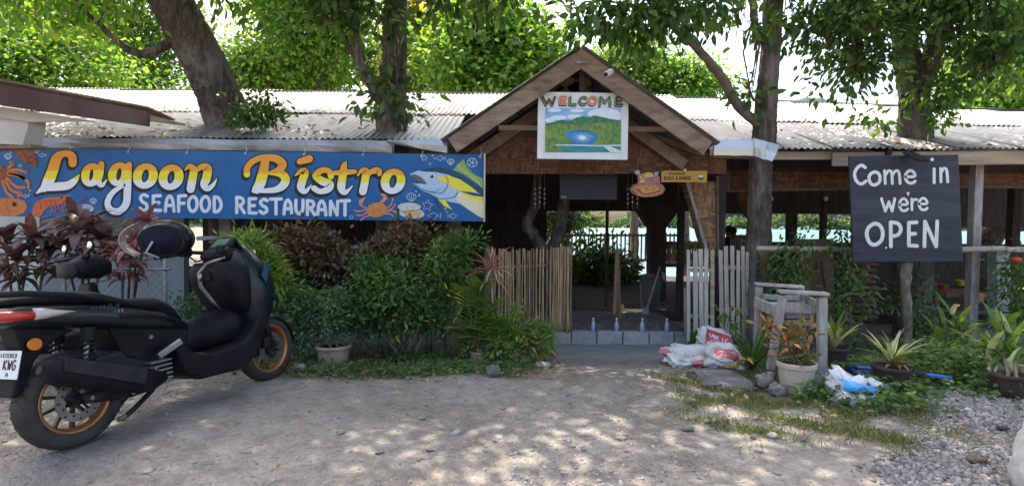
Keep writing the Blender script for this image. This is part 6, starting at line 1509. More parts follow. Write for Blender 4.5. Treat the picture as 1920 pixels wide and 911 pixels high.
picket_panel([1292, 1304, 1315, 1325, 1336], [468, 466, 465, 466, 464], [640, 650, 640, 638, 636], 6.75, 'left panel of flaking white pickets at the entrance', brown=(4,))
picket_panel([1352, 1362, 1374, 1384, 1394, 1403], [466, 465, 464, 466, 467, 468], [625, 640, 632, 635, 640, 636], 6.7, 'right panel of flaking white pickets in front of the grey trunk')
gp_ = empty('gate_post', G(1288, 646), 'thin grey timber gate post beside the white pickets', 'post'); MB().bar(G(1288, 646), P(1287, 540, 6.9), 0.06, 0.06).build('post', M['greywood'], gp_)
# carved grey post between fence and rail, timber post next to it
cp_ = empty('carved_post', G(1414, 645), 'carved grey baluster post beside the grey trunk', 'post'); x_ = P(1413, 470, 6.55)
MB().lathe([(0.045, -0.25), (0.06, -0.2), (0.06, 0.1), (0.035, 0.14), (0.05, 0.2), (0.055, 0.35), (0.04, 0.48), (0.055, 0.53), (0.03, 0.58), (0.045, 0.68), (0.05, 0.78), (0.035, 0.86), (0.03, 0.9)], 14, Matrix.Translation((x_.x, 6.55, 0.0))).build('turned_post', pm('dark_grey_turned_wood', [(0.06, 0.055, 0.05), (0.13, 0.12, 0.11)], rough=0.8, bump=0.3), cp_, smooth=True)
tp_ = empty('timber_post', G(1434, 640), 'square brown timber post holding the bamboo rail', 'post'); MB().bar(P(1432, 640, 6.7), P(1430, 466, 6.7), 0.10, 0.09).build('post', M['wood'], tp_, bevel=0.006)
# bamboo rails along the right front
def rail(x0, y0, x1, y1, Y, label):
    a = P(x0, y0, Y); b = P(x1, y1, Y); t = empty('bamboo_rail', a, label, 'rail', 'bamboo rails along the right front')
    n = 15; pts = [a.lerp(b, i / n) for i in range(n + 1)]
    MB().tube(pts, [0.034 if i % 3 else 0.039 for i in range(n + 1)], 10, jit=0.03).build('pole', M['bamboo_rail'], t, smooth=True); return t
rail(1418, 466, 1602, 468, 6.68, 'pale bamboo rail between the timber post and the chalkboard'); rail(1790, 468, 1880, 466, 6.72, 'pale bamboo rail right of the chalkboard, left length'); rail(1884, 468, 2010, 468, 6.75, 'pale bamboo rail running out at the right edge')
kp = empty('concrete_post', G(1876, 650), 'grey concrete post under the bamboo rail at the right', 'post'); MB().bar(P(1874, 640, 6.85), P(1872, 462, 6.85), 0.17, 0.15).build('post', M['concrete'], kp, bevel=0.01)
pb_ = empty('plywood_panel', P(1536, 600, 7.0), 'brown plywood panel under the bamboo rail', 'panel')
MB().prism([P(1494, 448, 7.02), P(1562, 448, 7.02), P(1566, 604, 7.0), P(1504, 606, 7.0)], (0, 0.02, 0)).build('sheet', pm('brown_plywood', [(0.13, 0.085, 0.055), (0.20, 0.135, 0.09)], scale=3, rough=0.8, bump=0.1, dirt=(0.09, 0.06, 0.04)), pb_)
for x0, y0, x1, y1 in ((1532, 492, 1530, 505), (1540, 490, 1549, 545)): MB().tube([P(x0, y0, 7.0), P((x0 + x1) / 2 - 1, (y0 + y1) / 2, 6.995), P(x1, y1, 7.0)], 0.008, 6).build('nailed_stick', M['darkwood'], pb_, smooth=True)
M['redsack'] = pm('red_purple_woven_sack', [(0.11, 0.045, 0.05), (0.20, 0.09, 0.095)], scale=14, rough=0.85, bump=0.4)
def sack_mesh(mb, c, r, seed, e=2.6, amp=0.12, Mx=None, n=28, m=16):
    rows = []
    for i in range(m + 1):
        t = -math.pi / 2 + math.pi * i / m; row = []
        for k in range(n):
            a = 2 * math.pi * k / n
            sg = lambda v, ex: math.copysign(abs(v) ** (2 / ex), v)
            p = Vector((sg(math.cos(t), e) * sg(math.cos(a), e), sg(math.cos(t), e) * sg(math.sin(a), e), sg(math.sin(t), e)))
            sd_ = Vector((seed * 3.1, seed * 7.7, 0)); d = 1 + amp * mnoise.fractal(p * 1.6 + sd_, 0.6, 2.2, 4) - amp * 0.55 * max(0.0, 0.16 - abs(mnoise.noise(p * 3.1 + sd_ * 1.7))) / 0.16
            p = Vector((p.x * r[0] * d, p.y * r[1] * d, p.z * r[2] * (d + 0.5 * (d - 1))))
            row.append(Vector(c) + (Mx @ p if Mx is not None else p))
        rows.append(row)
    return mb.loft(rows)
for i in range(10):
    p = P(1615 + random.uniform(-3, 3), 592 - i * 10.8, 7.15); o = MB()
    sack_mesh(o, p, (0.185 + random.uniform(-.01, .015), 0.14, 0.042), i, amp=0.08, n=18, m=8)
    t = o.build('stacked_sack', M['redsack'], smooth=True)
    tag(t, ['lowest', 'second from the ground', 'third from the ground', 'fourth from the ground', 'fifth from the ground', 'fifth from the top', 'fourth from the top', 'third from the top', 'second from the top', 'topmost'][i] + ' dull red sack in the pile left of the chalkboard post', 'sack', 'dull red sacks piled left of the chalkboard post')

# ---- sink table
st_ = empty('sink_table', G(1500, 712), 'weathered grey wooden wash stand with a sink tray beside the pots', 'table')
FY, BY2 = 4.32, 4.95
def tb(a, ya, b, yb, w, h, nm='board', mat='greywood'): return MB().bar(P(*a, ya), P(*b, yb), w, h).build(nm, M[mat], st_, bevel=0.006)
tb((1459, 546), FY + 0.02, (1552, 551), FY - 0.02, 0.09, 0.026, 'top_board'); tb((1416, 532), BY2, (1506, 538), BY2 - 0.05, 0.09, 0.026, 'top_board')
tb((1468, 553), FY + 0.02, (1444, 692), FY + 0.10, 0.06, 0.04, 'leg'); tb((1541, 556), FY, (1541, 722), FY, 0.066, 0.05, 'leg')
tb((1423, 537), BY2, (1420, 645), BY2 + 0.05, 0.06, 0.04, 'leg'); tb((1500, 541), BY2 - 0.03, (1503, 650), BY2, 0.06, 0.05, 'leg')
tb((1416, 566), BY2 - 0.1, (1462, 586), FY + 0.06, 0.03, 0.095, 'tray_side'); tb((1470, 577), FY + 0.05, (1538, 579), FY + 0.04, 0.025, 0.075, 'tray_front'); tb((1430, 556), BY2 - 0.03, (1500, 559), BY2 - 0.05, 0.025, 0.05, 'tray_back'); tb((1505, 556), BY2 - 0.05, (1550, 578), FY + 0.08, 0.025, 0.06, 'tray_side')
a, b, c, d = P(1432, 566, BY2 - 0.12), P(1500, 566, BY2 - 0.12), P(1532, 574, FY + 0.1), P(1474, 574, FY + 0.1)
dz = Vector((0, 0, -0.10)); ic = (a + b + c + d) / 4
inn = [q.lerp(ic, 0.12) + dz for q in (a, b, c, d)]
MB().add([a, b, c, d] + inn, [(4, 5, 6, 7), (0, 1, 5, 4), (1, 2, 6, 5), (2, 3, 7, 6), (3, 0, 4, 7)]).build('sink_basin', pm('dull_steel_basin', [(0.3, 0.3, 0.29), (0.45, 0.45, 0.44)], rough=0.4, metal=0.4, bump=0.1), st_)
MB().prism([q + Vector((0, 0, -0.012)) for q in inn], (0, 0, -0.05)).build('basin_support', M['palewood'], st_, bevel=0.01)
tb((1503, 650), BY2 - 0.3, (1530, 688), FY + 0.1, 0.02, 0.02, 'drain_pipe', 'whitewood')

# ---- pots
M['terracotta'] = pm('faded_tan_plastic_pot', [(0.30, 0.20, 0.14), (0.42, 0.30, 0.22)], scale=7, rough=0.7, bump=0.15, dirt=(0.2, 0.15, 0.11))
M['creampot'] = pm('cream_plastic_pot', [(0.40, 0.345, 0.255), (0.50, 0.44, 0.34)], scale=7, rough=0.6, bump=0.1, dirt=(0.33, 0.29, 0.22))
M['brownpot'] = pm('dark_brown_plastic_pot', [(0.035, 0.022, 0.018), (0.065, 0.042, 0.034)], scale=7, rough=0.6, bump=0.1, dirt=(0.10, 0.075, 0.06))
M['potsoil'] = pm('potting_soil', [(0.03, 0.022, 0.016), (0.07, 0.05, 0.036)], scale=30, rough=1, bump=0.8)
def pot(px, yb, wpx, hpx, mat, label, flute=0, group=None, depth_back=0.0):
    g = G(px, yb); s = g.y / FPX
    t = empty('plant_pot', g, label, 'pot', group)
    r = wpx * s / 2; h = hpx * s
    n = 48; prof = [(0.70, 0.0), (0.74, 0.02), (0.80, 0.25), (0.88, 0.6), (0.93, 0.80), (0.94, 0.82), (1.0, 0.83), (1.02, 0.86), (1.02, 0.98), (0.99, 1.0), (0.93, 0.99), (0.90, 0.85)]
    V = []; F = []
    for i, (pr, pz_) in enumerate(prof):
        for k in range(n):
            a = 2 * math.pi * k / n
            fl_ = 1 + (0.018 * math.copysign(1, math.cos(flute * a)) if flute and 0.02 < pz_ < 0.8 else 0)
            V.append(g + Vector((r * pr * fl_ * math.cos(a), r * pr * fl_ * math.sin(a), h * pz_)))
    for i in range(len(prof) - 1):
        for k in range(n):
            k2 = (k + 1) % n; F.append((i * n + k, i * n + k2, (i + 1) * n + k2, (i + 1) * n + k))
    F.append(tuple(range(n - 1, -1, -1)))
    MB().add(V, F).build('pot', M[mat], t, smooth=not flute)
    MB().ball(g + Vector((0, 0, h * 0.84)), (r * 0.91, r * 0.91, h * 0.05), 20, 6, jit=0.05).build('soil', M['potsoil'], t, smooth=True)
    return g + Vector((0, 0, h * 0.88)), r, s
tpA = pot(625, 684, 66, 40, 'terracotta', 'tan plastic pot with thick rim near the scooter front wheel')
tpB = pot(1492, 734, 70, 58, 'creampot', 'fluted cream plastic pot in front of the wash stand', flute=14)
tpC = pot(1669, 727, 66, 44, 'brownpot', 'dark brown pot holding the striped plant')
tpD = pot(1562, 688, 52, 40, 'brownpot', 'dark brown pot behind the wash stand leg')
tpE = pot(1890, 742, 62, 44, 'brownpot', 'dark brown pot at the right edge of the gravel')
tpF = pot(898, 684, 36, 28, 'terracotta', 'small pale pot half buried in weeds left of the entrance')
tpG = pot(1830, 690, 40, 26, 'brownpot', 'low brown pot among the ginger plants')

# ---- plants
M['pl_green'] = leafmat('fresh_green_leaf', [(0.042, 0.092, 0.024), (0.075, 0.14, 0.034), (0.12, 0.19, 0.048)], trans=0.3, rough=0.55, spec=0.22)
M['pl_deep'] = leafmat('deep_green_leaf', [(0.032, 0.075, 0.022), (0.058, 0.115, 0.034), (0.095, 0.16, 0.05)], trans=0.24, rough=0.58, spec=0.2)
M['pl_bluish'] = leafmat('soft_green_leaf', [(0.042, 0.10, 0.045), (0.075, 0.15, 0.065), (0.115, 0.19, 0.08)], trans=0.25, rough=0.5)
M['pl_lime'] = leafmat('lime_green_leaf', [(0.075, 0.15, 0.03), (0.125, 0.205, 0.042), (0.19, 0.26, 0.06)], trans=0.35, rough=0.45)
M['pl_copper'] = leafmat('copper_red_leaf', [(0.05, 0.048, 0.02), (0.095, 0.075, 0.035), (0.15, 0.092, 0.05), (0.22, 0.11, 0.06)], trans=0.2, rough=0.5, tcol=(1.8, 1.2, 0.8))
M['pl_maroon'] = leafmat('maroon_cordyline_leaf', [(0.075, 0.05, 0.046), (0.125, 0.075, 0.07), (0.175, 0.095, 0.09), (0.23, 0.115, 0.11)], trans=0.25, rough=0.45, tcol=(1.5, 1.0, 0.95))
M['pl_red'] = leafmat('pink_red_cordyline_leaf', [(0.14, 0.05, 0.05), (0.24, 0.09, 0.088), (0.38, 0.20, 0.18)], trans=0.35, rough=0.4, tcol=(1.7, 1.0, 1.0))
M['pl_pink'] = leafmat('pink_cream_striped_leaf', [(0.30, 0.12, 0.09), (0.45, 0.24, 0.17), (0.52, 0.38, 0.28)], trans=0.3, rough=0.5, tcol=(1.6, 1.2, 0.9))
M['pl_croton'] = leafmat('orange_green_croton_leaf', [(0.07, 0.12, 0.025), (0.16, 0.11, 0.03), (0.32, 0.12, 0.05), (0.12, 0.17, 0.03), (0.36, 0.18, 0.09)], trans=0.3, rough=0.45, tcol=(1.9, 1.3, 0.7))
M['pl_cream'] = leafmat('cream_striped_leaf', [(0.12, 0.20, 0.05), (0.30, 0.34, 0.12), (0.50, 0.50, 0.30), (0.10, 0.18, 0.04)], trans=0.3, rough=0.45, tcol=(1.6, 1.5, 0.8))
M['pl_dry'] = leafmat('dry_brown_leaf', [(0.22, 0.11, 0.04), (0.36, 0.22, 0.10), (0.42, 0.30, 0.18)], trans=0.2, rough=0.8, tcol=(1.5, 1.3, 0.9))
M['pl_yellow'] = leafmat('yellow_leaf', [(0.42, 0.30, 0.03), (0.55, 0.42, 0.05)], trans=0.35, rough=0.5, tcol=(1.5, 1.4, 0.7))
M['stem'] = pm('grey_green_stem', [(0.10, 0.09, 0.06), (0.20, 0.18, 0.13)], scale=9, rough=0.8, bump=0.2)

def bush(name, label, base, blobs, mat, Ls, Ws, per=26, sd=0.07, seed=1, cat='shrub', stems=5, up=0.35, droop=0.2, extra=None, group=None, sr=0.010, w1=1.0, w2=0.75):
    rng = np.random.default_rng(seed); rnd = random.Random(seed)
    t = empty(name, base, label, cat, group)
    pos, d, nn = crown_arrays(blobs, per, sd, rng)
    d = d + np.array([0, 0, up + 0.45]); N = len(pos)
    gzv = gz(pos[:, 0], pos[:, 1]); keep = pos[:, 2] > gzv + 0.01
    pos, d, nn = pos[keep], d[keep], nn[keep]; N = len(pos)
    leaf_obj('foliage', pos, d, nn, rng.uniform(Ls[0], Ls[1], N), rng.uniform(Ws[0], Ws[1], N), M[mat], t, droop=droop, w1=w1, w2=w2)
    if extra:
        for mt, bl, k in extra:
            pos, d, nn = crown_arrays(bl, k, sd, rng); N = len(pos)
            leaf_obj('foliage', pos, d + np.array([0, 0, up + 0.45]), nn, rng.uniform(Ls[0], Ls[1], N), rng.uniform(Ws[0], Ws[1], N), M[mt], t, droop=droop)
    base = Vector(base)
    for i in range(stems):
        c, r, _ = blobs[rnd.randrange(len(blobs))]; c = Vector(c)
        e = c + Vector((rnd.uniform(-.6, .6) * r[0], rnd.uniform(-.6, .6) * r[1], 0.3 * r[2])); s = base + Vector((rnd.uniform(-.12, .12), rnd.uniform(-.08, .08), -0.02))
        pts, rad = wobble([s, (s + e) / 2 + Vector((rnd.uniform(-.05, .05), 0, 0)), e], [sr, sr * 0.8, sr * 0.4], 5, 0.004, rnd)
        MB().tube(pts, rad, 6).build('stem', M['stem'], t, smooth=True)
    return t
def BB(px, py, Y, rx, ry, n, rz=None):
    s = Y / FPX; return (P(px, py, Y), (rx * s, (rz or min(rx, ry)) * s, ry * s), n)
# left of the entrance
bush('copperleaf_hedge', 'rust brown copperleaf shrub under the left half of the banner', G(600, 640), [BB(580, 455, 5.65, 60, 32, 16), BB(560, 470, 5.6, 45, 40, 26), BB(540, 520, 5.6, 35, 40, 20), BB(610, 500, 5.6, 55, 45, 26), BB(660, 520, 5.7, 50, 50, 24), BB(600, 560, 5.7, 60, 30, 20)], 'pl_copper', (0.05, 0.085), (0.025, 0.045), per=42, sd=0.075, seed=51, cat='shrub', extra=[('pl_deep', [BB(590, 540, 5.55, 60, 40, 14)], 20)])
bush('copperleaf_hedge', 'rust brown copperleaf shrub with red tips under the painted crab', G(760, 640), [BB(760, 460, 5.6, 45, 38, 26), BB(720, 480, 5.6, 40, 30, 18), BB(800, 470, 5.6, 32, 32, 14), BB(740, 520, 5.7, 60, 40, 22)], 'pl_copper', (0.05, 0.085), (0.025, 0.045), per=42, sd=0.075, seed=52, cat='shrub', extra=[('pl_red', [BB(765, 432, 5.6, 15, 8, 2), BB(742, 485, 5.45, 8, 8, 1)], 10)])
bush('leafy_shrub', 'lush mid green shrub in the middle of the planting left of the entrance', G(720, 668), [BB(700, 535, 5.15, 32, 34, 14), BB(750, 552, 5.05, 46, 40, 20), BB(690, 580, 5.0, 44, 36, 17), BB(790, 588, 5.0, 36, 34, 13), BB(684, 505, 5.2, 12, 32, 7), BB(752, 505, 5.2, 10, 26, 6), BB(715, 500, 5.2, 8, 20, 3), BB(728, 605, 4.95, 54, 20, 10), BB(650, 600, 4.95, 16, 26, 5)], 'pl_deep', (0.045, 0.085), (0.017, 0.031), per=44, sd=0.065, seed=53, stems=8, extra=[('pl_green', [BB(720, 540, 4.95, 65, 55, 24)], 22), ('pl_bluish', [BB(690, 590, 4.9, 60, 40, 12)], 18), ('pl_yellow', [BB(760, 600, 4.9, 50, 25, 4)], 4)])
bush('leafy_shrub', 'tall green shrub reaching up to the banner post beside the fence', G(815, 662), [BB(855, 482, 5.3, 18, 26, 10), BB(875, 455, 5.3, 14, 12, 5), BB(825, 525, 5.2, 26, 36, 14), BB(860, 530, 5.25, 24, 30, 11), BB(820, 575, 5.1, 26, 26, 9), BB(818, 488, 5.25, 8, 22, 4), BB(838, 470, 5.25, 6, 16, 2)], 'pl_green', (0.045, 0.08), (0.017, 0.03), per=42, sd=0.06, seed=54, stems=6, extra=[('pl_yellow', [BB(850, 570, 5.0, 20, 20, 2)], 3)])
bush('lime_shrub', 'bright lime green feathery shrub right behind the scooter front', G(480, 660), [BB(472, 465, 4.9, 22, 20, 10), BB(490, 505, 4.9, 28, 32, 18), BB(515, 540, 4.85, 22, 26, 11), BB(480, 550, 4.95, 35, 35, 16), BB(460, 490, 5.0, 18, 30, 8)], 'pl_lime', (0.07, 0.12), (0.013, 0.022), per=44, sd=0.055, seed=55, droop=0.35)
bush('fine_leaved_shrub', 'fine leaved pale green shrub growing over the tan pot', tpA[0], [BB(590, 595, 4.85, 36, 26, 16), BB(625, 580, 4.75, 25, 35, 14), BB(570, 570, 4.85, 35, 28, 14), BB(545, 610, 4.8, 26, 36, 14), BB(640, 605, 4.85, 24, 16, 8), BB(630, 550, 4.8, 10, 14, 3)], 'pl_bluish', (0.025, 0.05), (0.014, 0.026), per=52, sd=0.06, seed=56, stems=7, sr=0.006)
bush('fine_leaved_shrub', 'low tangle of pale green shoots beside the scooter front wheel', G(540, 680), [BB(530, 600, 4.9, 25, 30, 12), BB(560, 640, 4.75, 26, 22, 10), BB(370, 575, 5.3, 30, 22, 10), BB(345, 590, 5.3, 20, 18, 6)], 'pl_bluish', (0.025, 0.05), (0.014, 0.026), per=44, sd=0.055, seed=57, stems=4, sr=0.006)
bush('pale_shrub', 'sunlit pale green shrub between palm seedling and bamboo fence', G(940, 680), [BB(915, 615, 5.0, 24, 12, 6), BB(950, 612, 5.0, 30, 16, 8), BB(935, 648, 4.9, 40, 20, 7), BB(880, 650, 4.95, 20, 14, 4), BB(968, 588, 5.1, 10, 10, 2)], 'pl_lime', (0.035, 0.07), (0.018, 0.034), per=34, sd=0.055, seed=58, sr=0.006, extra=[('pl_bluish', [BB(930, 640, 5.0, 50, 26, 8)], 20)])
bush('fern_clump', 'yellow green fern clump at the foot of the bamboo fence', G(1005, 670), [BB(990, 630, 5.3, 24, 16, 8), BB(1015, 625, 5.25, 22, 14, 8), BB(1000, 650, 5.15, 26, 12, 8)], 'pl_lime', (0.06, 0.12), (0.018, 0.03), per=20, sd=0.05, seed=59, droop=0.5, extra=[('pl_dry', [BB(985, 650, 5.1, 24, 12, 6)], 18)], cat='fern')
for i, (px, py, tx, ty) in enumerate(((752, 672, 695, 600), (760, 665, 790, 595), (766, 664, 765, 620), (800, 640, 850, 560), (810, 640, 835, 570), (818, 646, 868, 575), (775, 670, 790, 610), (745, 668, 725, 620))):
    g = G(px, py); e = P(tx, ty, g.y + 0.15); o = MB().tube([g, g.lerp(e, 0.5) + Vector((0.02, 0, 0)), e], [0.014, 0.012, 0.008], 7).build('stem', M['palewood'], bpy.data.objects['leafy_shrub' if i not in (3, 4, 5) else 'leafy_shrub.001'], smooth=True)
def rosette(name, label, c, n, L, W, mat, el=(0.2, 1.3), bend=(0.8, 1.6), seed=1, cat='plant', parent=None, az=(0, 6.283), group=None, pname='leaf', fold=0.25, obj=None):
    rn = random.Random(seed)
    t = obj or empty(name, c, label, cat, group)
    big = n <= 60
    for i in range(n):
        it = (Vector(c) + Vector((rn.uniform(-.01, .01), rn.uniform(-.01, .01), rn.uniform(0, .02))), rn.uniform(*az) if az[1] - az[0] < 6 else i * 2.399 + rn.uniform(-.3, .3), rn.uniform(*el), L * rn.uniform(0.7, 1.1), W * rn.uniform(0.8, 1.15), rn.uniform(*bend))
        strap_obj(pname, [it], M[mat] if not isinstance(mat, (list, tuple)) else M[rn.choice(mat)], t, fold=fold)
    return t
# pink striped dracaena on a stalk
dp = P(922, 508, 4.95); db = G(932, 672)
dr = empty('pink_dracaena', db, 'pink and cream spiky dracaena on a thin stalk by the bamboo fence', 'plant')
MB().tube([db, P(931, 580, 4.95), dp], [0.014, 0.012, 0.012], 7).build('stalk', M['pl_dry'] if False else M['stem'], dr, smooth=True)
rosette('', '', dp, 34, 0.30, 0.022, ['pl_pink', 'pl_pink', 'pl_red'], el=(-0.3, 1.35), bend=(0.5, 1.5), seed=61, obj=dr)
rosette('', '', dp - Vector((0, 0, 0.06)), 10, 0.28, 0.02, ['pl_dry', 'pl_pink'], el=(-0.8, 0.0), bend=(0.5, 1.0), seed=62, obj=dr)
# palm seedling
pbz = G(890, 660); pm_ = empty('palm_seedling', pbz, 'young palm with sunlit lime green fronds beside the dracaena', 'palm')
for j, (ang, tip) in enumerate((((885, 640), (905, 530)), ((890, 640), (872, 545)), ((895, 640), (925, 570)), ((888, 650), (862, 620)), ((893, 650), (935, 600)))):
    a = P(*ang, 4.9); e = P(*tip, 4.85); mid = a.lerp(e, 0.55) + Vector((0, 0, 0.05))
    pts, rad = wobble([a, mid, e], [0.008, 0.006, 0.002], 11, 0)
    fr = MB().tube(pts, rad, 5).build('frond', M['stem'], pm_, smooth=True)
    it = []
    rnj = random.Random(j)
    for k in range(2, len(pts) - 1):
        dv = (pts[k + 1] - pts[k - 1]).normalized()
        for s in (-1, 1):
            az0 = math.atan2(s * 0.35, s * 1.0 * (1 if True else 0)); az0 = (0 if s > 0 else math.pi) + rnj.uniform(-.5, .3) * s
            it.append((pts[k], az0, 0.75 if j < 3 else 0.4, 0.24 * (1 - 0.35 * k / len(pts)), 0.03, 1.0))
    strap_obj('leaflets', it, M['pl_lime'], fr, seg=4)
# cordylines behind the scooters
def cordyline(label, base, heads, mats, seed, L=0.36, W=0.10, n=17):
    rn = random.Random(seed); t = empty('cordyline', base, label, 'plant', 'red leaved cordylines by the plaster wall')
    for (px, py, Y) in heads:
        h = P(px, py, Y); b_ = Vector(base) + Vector((rn.uniform(-.15, .15), rn.uniform(-.1, .1), 0))
        MB().tube([b_, b_.lerp(h, 0.5) + Vector((rn.uniform(-.04, .04), 0, 0)), h], [0.016, 0.013, 0.011], 7).build('stalk', M['stem'], t, smooth=True)
        rosette('', '', h, n, L, W, mats, el=(0.0, 1.25), bend=(1.3, 2.5), seed=rn.randrange(999), obj=t, fold=0.12)
        rosette('', '', h.lerp(b_, 0.18), n // 2, L * 0.9, W, mats, el=(-0.3, 0.7), bend=(1.0, 2.2), seed=rn.randrange(999), obj=t, fold=0.12)
    return t
cordyline('dark maroon cordyline in front of the pale wall at the left edge', G(40, 640), [(60, 450, 5.0), (10, 460, 5.1), (90, 470, 5.2), (30, 490, 5.0), (-30, 450, 5.0)], ['pl_maroon', 'pl_maroon', 'pl_copper'], 71, L=0.32)
cordyline('large maroon cordyline below the shrimp and clam of the banner', G(165, 640), [(150, 440, 5.0), (190, 450, 5.1), (120, 470, 5.2), (165, 430, 5.2), (205, 480, 5.0), (140, 420, 5.3)], ['pl_maroon', 'pl_maroon', 'pl_maroon', 'pl_copper'], 72, L=0.32)
cordyline('bright pink red cordyline just left of the helmet', G(245, 640), [(245, 475, 4.7), (255, 460, 4.8), (230, 490, 4.7), (275, 420, 4.9)], ['pl_red', 'pl_maroon', 'pl_red'], 73, L=0.28, W=0.06)
# right side
bush('croton_plant', 'orange and green croton growing in the cream pot', tpB[0], [BB(1478, 640, 4.02, 20, 16, 6), BB(1505, 622, 4.02, 10, 14, 3), BB(1445, 618, 4.0, 8, 8, 2), BB(1490, 662, 4.02, 22, 5, 4)], 'pl_croton', (0.06, 0.10), (0.022, 0.036), per=11, sd=0.035, seed=63, cat='plant', stems=9, up=0.6, sr=0.006, extra=[('pl_green', [BB(1490, 676, 4.02, 24, 3, 5)], 9)])
rosette('striped_plant', 'cream striped spiky plant in the dark brown pot', tpC[0] + Vector((0, 0, 0.02)), 24, 0.30, 0.036, ['pl_cream', 'pl_green', 'pl_cream'], el=(0.5, 1.45), bend=(0.4, 1.3), seed=64)
rosette('', '', tpC[0] + Vector((0.03, -0.02, 0.01)), 9, 0.16, 0.04, ['pl_dry'], el=(-0.1, 0.8), bend=(0.8, 1.8), seed=65, obj=bpy.data.objects['striped_plant'])
rosette('strap_leaf_plant', 'dark green strap leaved plant left of the wash stand', G(1408, 698), 30, 0.46, 0.03, ['pl_deep', 'pl_green', 'pl_deep'], el=(0.6, 1.45), bend=(0.3, 1.2), seed=66)
rosette('', '', P(1385, 690, 4.45), 3, 0.2, 0.07, ['pl_yellow', 'pl_dry'], el=(-0.2, 0.8), bend=(1.0, 2.0), seed=67, obj=bpy.data.objects['strap_leaf_plant'])
rosette('striped_plant', 'striped leaf plant in the pot behind the wash stand', tpD[0], 14, 0.36, 0.05, ['pl_green', 'pl_cream', 'pl_yellow'], el=(0.6, 1.4), bend=(0.5, 1.4), seed=68)
def ginger(label, base, tops, mats, seed, L=0.30, W=0.055, group=None):
    rn = random.Random(seed); t = empty('ginger_plant', base, label, 'plant', group); base = Vector(base)
    for (px, py, Y) in tops:
        h = P(px, py, Y); b_ = base + Vector((rn.uniform(-.12, .12), rn.uniform(-.1, .1), 0))
        pts, rad = wobble([b_, b_.lerp(h, 0.5), h], [0.012, 0.010, 0.006], 5, 0.003, rn); MB().tube(pts, rad, 6).build('stalk', M['stem'], t, smooth=True)
        for k in range(8):
            u = 0.35 + 0.65 * k / 7; q = pts[min(len(pts) - 1, int(u * (len(pts) - 1)))]
            strap_obj('leaf', [(q, k * 2.4 + rn.uniform(-.4, .4), rn.uniform(0.4, 1.25), L * rn.uniform(0.75, 1.1), W * rn.uniform(0.8, 1.2), rn.uniform(0.3, 1.4))], M[rn.choice(mats)], t, fold=0.2)
    return t
gm = ['pl_green', 'pl_lime', 'pl_green', 'pl_cream']
ginger('tall leafy ginger plant right of the thin trunk post', G(1790, 690), [(1770, 610, 4.9), (1785, 590, 4.95), (1800, 610, 4.9), (1760, 640, 4.8), (1812, 630, 4.9)], gm, 74)
ginger('tall leafy ginger plant in the right hand pot', tpE[0], [(1870, 620, 4.3), (1890, 610, 4.35), (1905, 630, 4.3), (1850, 650, 4.3), (1915, 660, 4.2)], gm, 75)
rosette('', '', P(1795, 660, 4.8), 7, 0.24, 0.06, ['pl_dry', 'pl_yellow'], el=(-0.3, 0.7), bend=(0.8, 1.8), seed=76, obj=bpy.data.objects['ginger_plant'])
rosette('', '', P(1885, 690, 4.15), 6, 0.22, 0.05, ['pl_dry', 'pl_cream'], el=(-0.2, 0.7), bend=(0.8, 1.8), seed=77, obj=bpy.data.objects['ginger_plant.001'])
def vine(label, base, path, mat, seed, n=14, sd=0.07, Ls=(0.05, 0.09), Ws=(0.02, 0.034), per=22, group='vines on the rail'):
    b_ = [(P(x, y, Y), (0.10, 0.08, 0.12), max(2, n // len(path))) for x, y, Y in path]
    rng = np.random.default_rng(seed); t = empty('climbing_vine', base, label, 'vine', group)
    pos, d, nn = crown_arrays(b_, per, sd, rng); N = len(pos)
    leaf_obj('foliage', pos, d, nn, rng.uniform(Ls[0], Ls[1], N), rng.uniform(Ws[0], Ws[1], N), M[mat], t, droop=0.3)
    pts, rad = wobble([Vector(base)] + [P(*q) for q in path[::-1]], [0.012] * (len(path)) + [0.005], 4, 0.01, random.Random(seed)); MB().tube(pts, rad, 6).build('stem', M['stem'], t, smooth=True)
    return t
vine('dense vine hanging from the rail just right of the grey trunk', G(1455, 645), [(1500, 455, 6.5), (1470, 480, 6.45), (1485, 500, 6.4), (1460, 520, 6.45), (1500, 520, 6.4), (1475, 545, 6.4), (1510, 560, 6.35), (1440, 545, 6.45)], 'pl_green', 81, n=44)
vine('vine climbing the rail between plywood panel and chalkboard', G(1600, 655), [(1575, 430, 6.5), (1580, 460, 6.45), (1590, 500, 6.4), (1605, 530, 6.3), (1585, 570, 6.3), (1600, 610, 6.2), (1570, 560, 6.3), (1620, 560, 6.2)], 'pl_green', 82, n=34)
vine('vine trailing over the dark trunk behind the thin post', G(1735, 660), [(1725, 520, 6.7), (1735, 560, 6.6), (1720, 600, 6.5), (1750, 590, 6.4), (1740, 620, 6.4), (1680, 560, 6.6)], 'pl_deep', 83, n=28)
vine('leafy hanging foliage with grassy strands at the right edge', G(1905, 670), [(1895, 490, 6.3), (1905, 520, 6.3), (1890, 550, 6.3), (1910, 580, 6.2), (1900, 610, 6.1)], 'pl_green', 84, n=34)
fl_ = P(1905, 487, 6.15); MB().ball(fl_, (0.06, 0.04, 0.03), 10, 6, jit=0.2).build('flower', flat('red_orange_flower', (0.55, 0.07, 0.02)), bpy.data.objects['climbing_vine.003'], smooth=True)
# small round leaved plant by the pickets and big heart leaf
rosette('broad_leaf_seedling', 'single broad green leaf growing at the foot of the left pickets', G(1303, 655), 3, 0.34, 0.14, ['pl_green'], el=(1.1, 1.5), bend=(0.1, 0.5), seed=85)
bush('picket_weed', 'small yellow green weed in front of the right pickets', G(1368, 652), [BB(1372, 608, 6.3, 14, 12, 4), BB(1365, 590, 6.3, 10, 8, 3)], 'pl_lime', (0.05, 0.10), (0.03, 0.05), per=9, sd=0.05, seed=86, cat='plant', stems=3, sr=0.005)
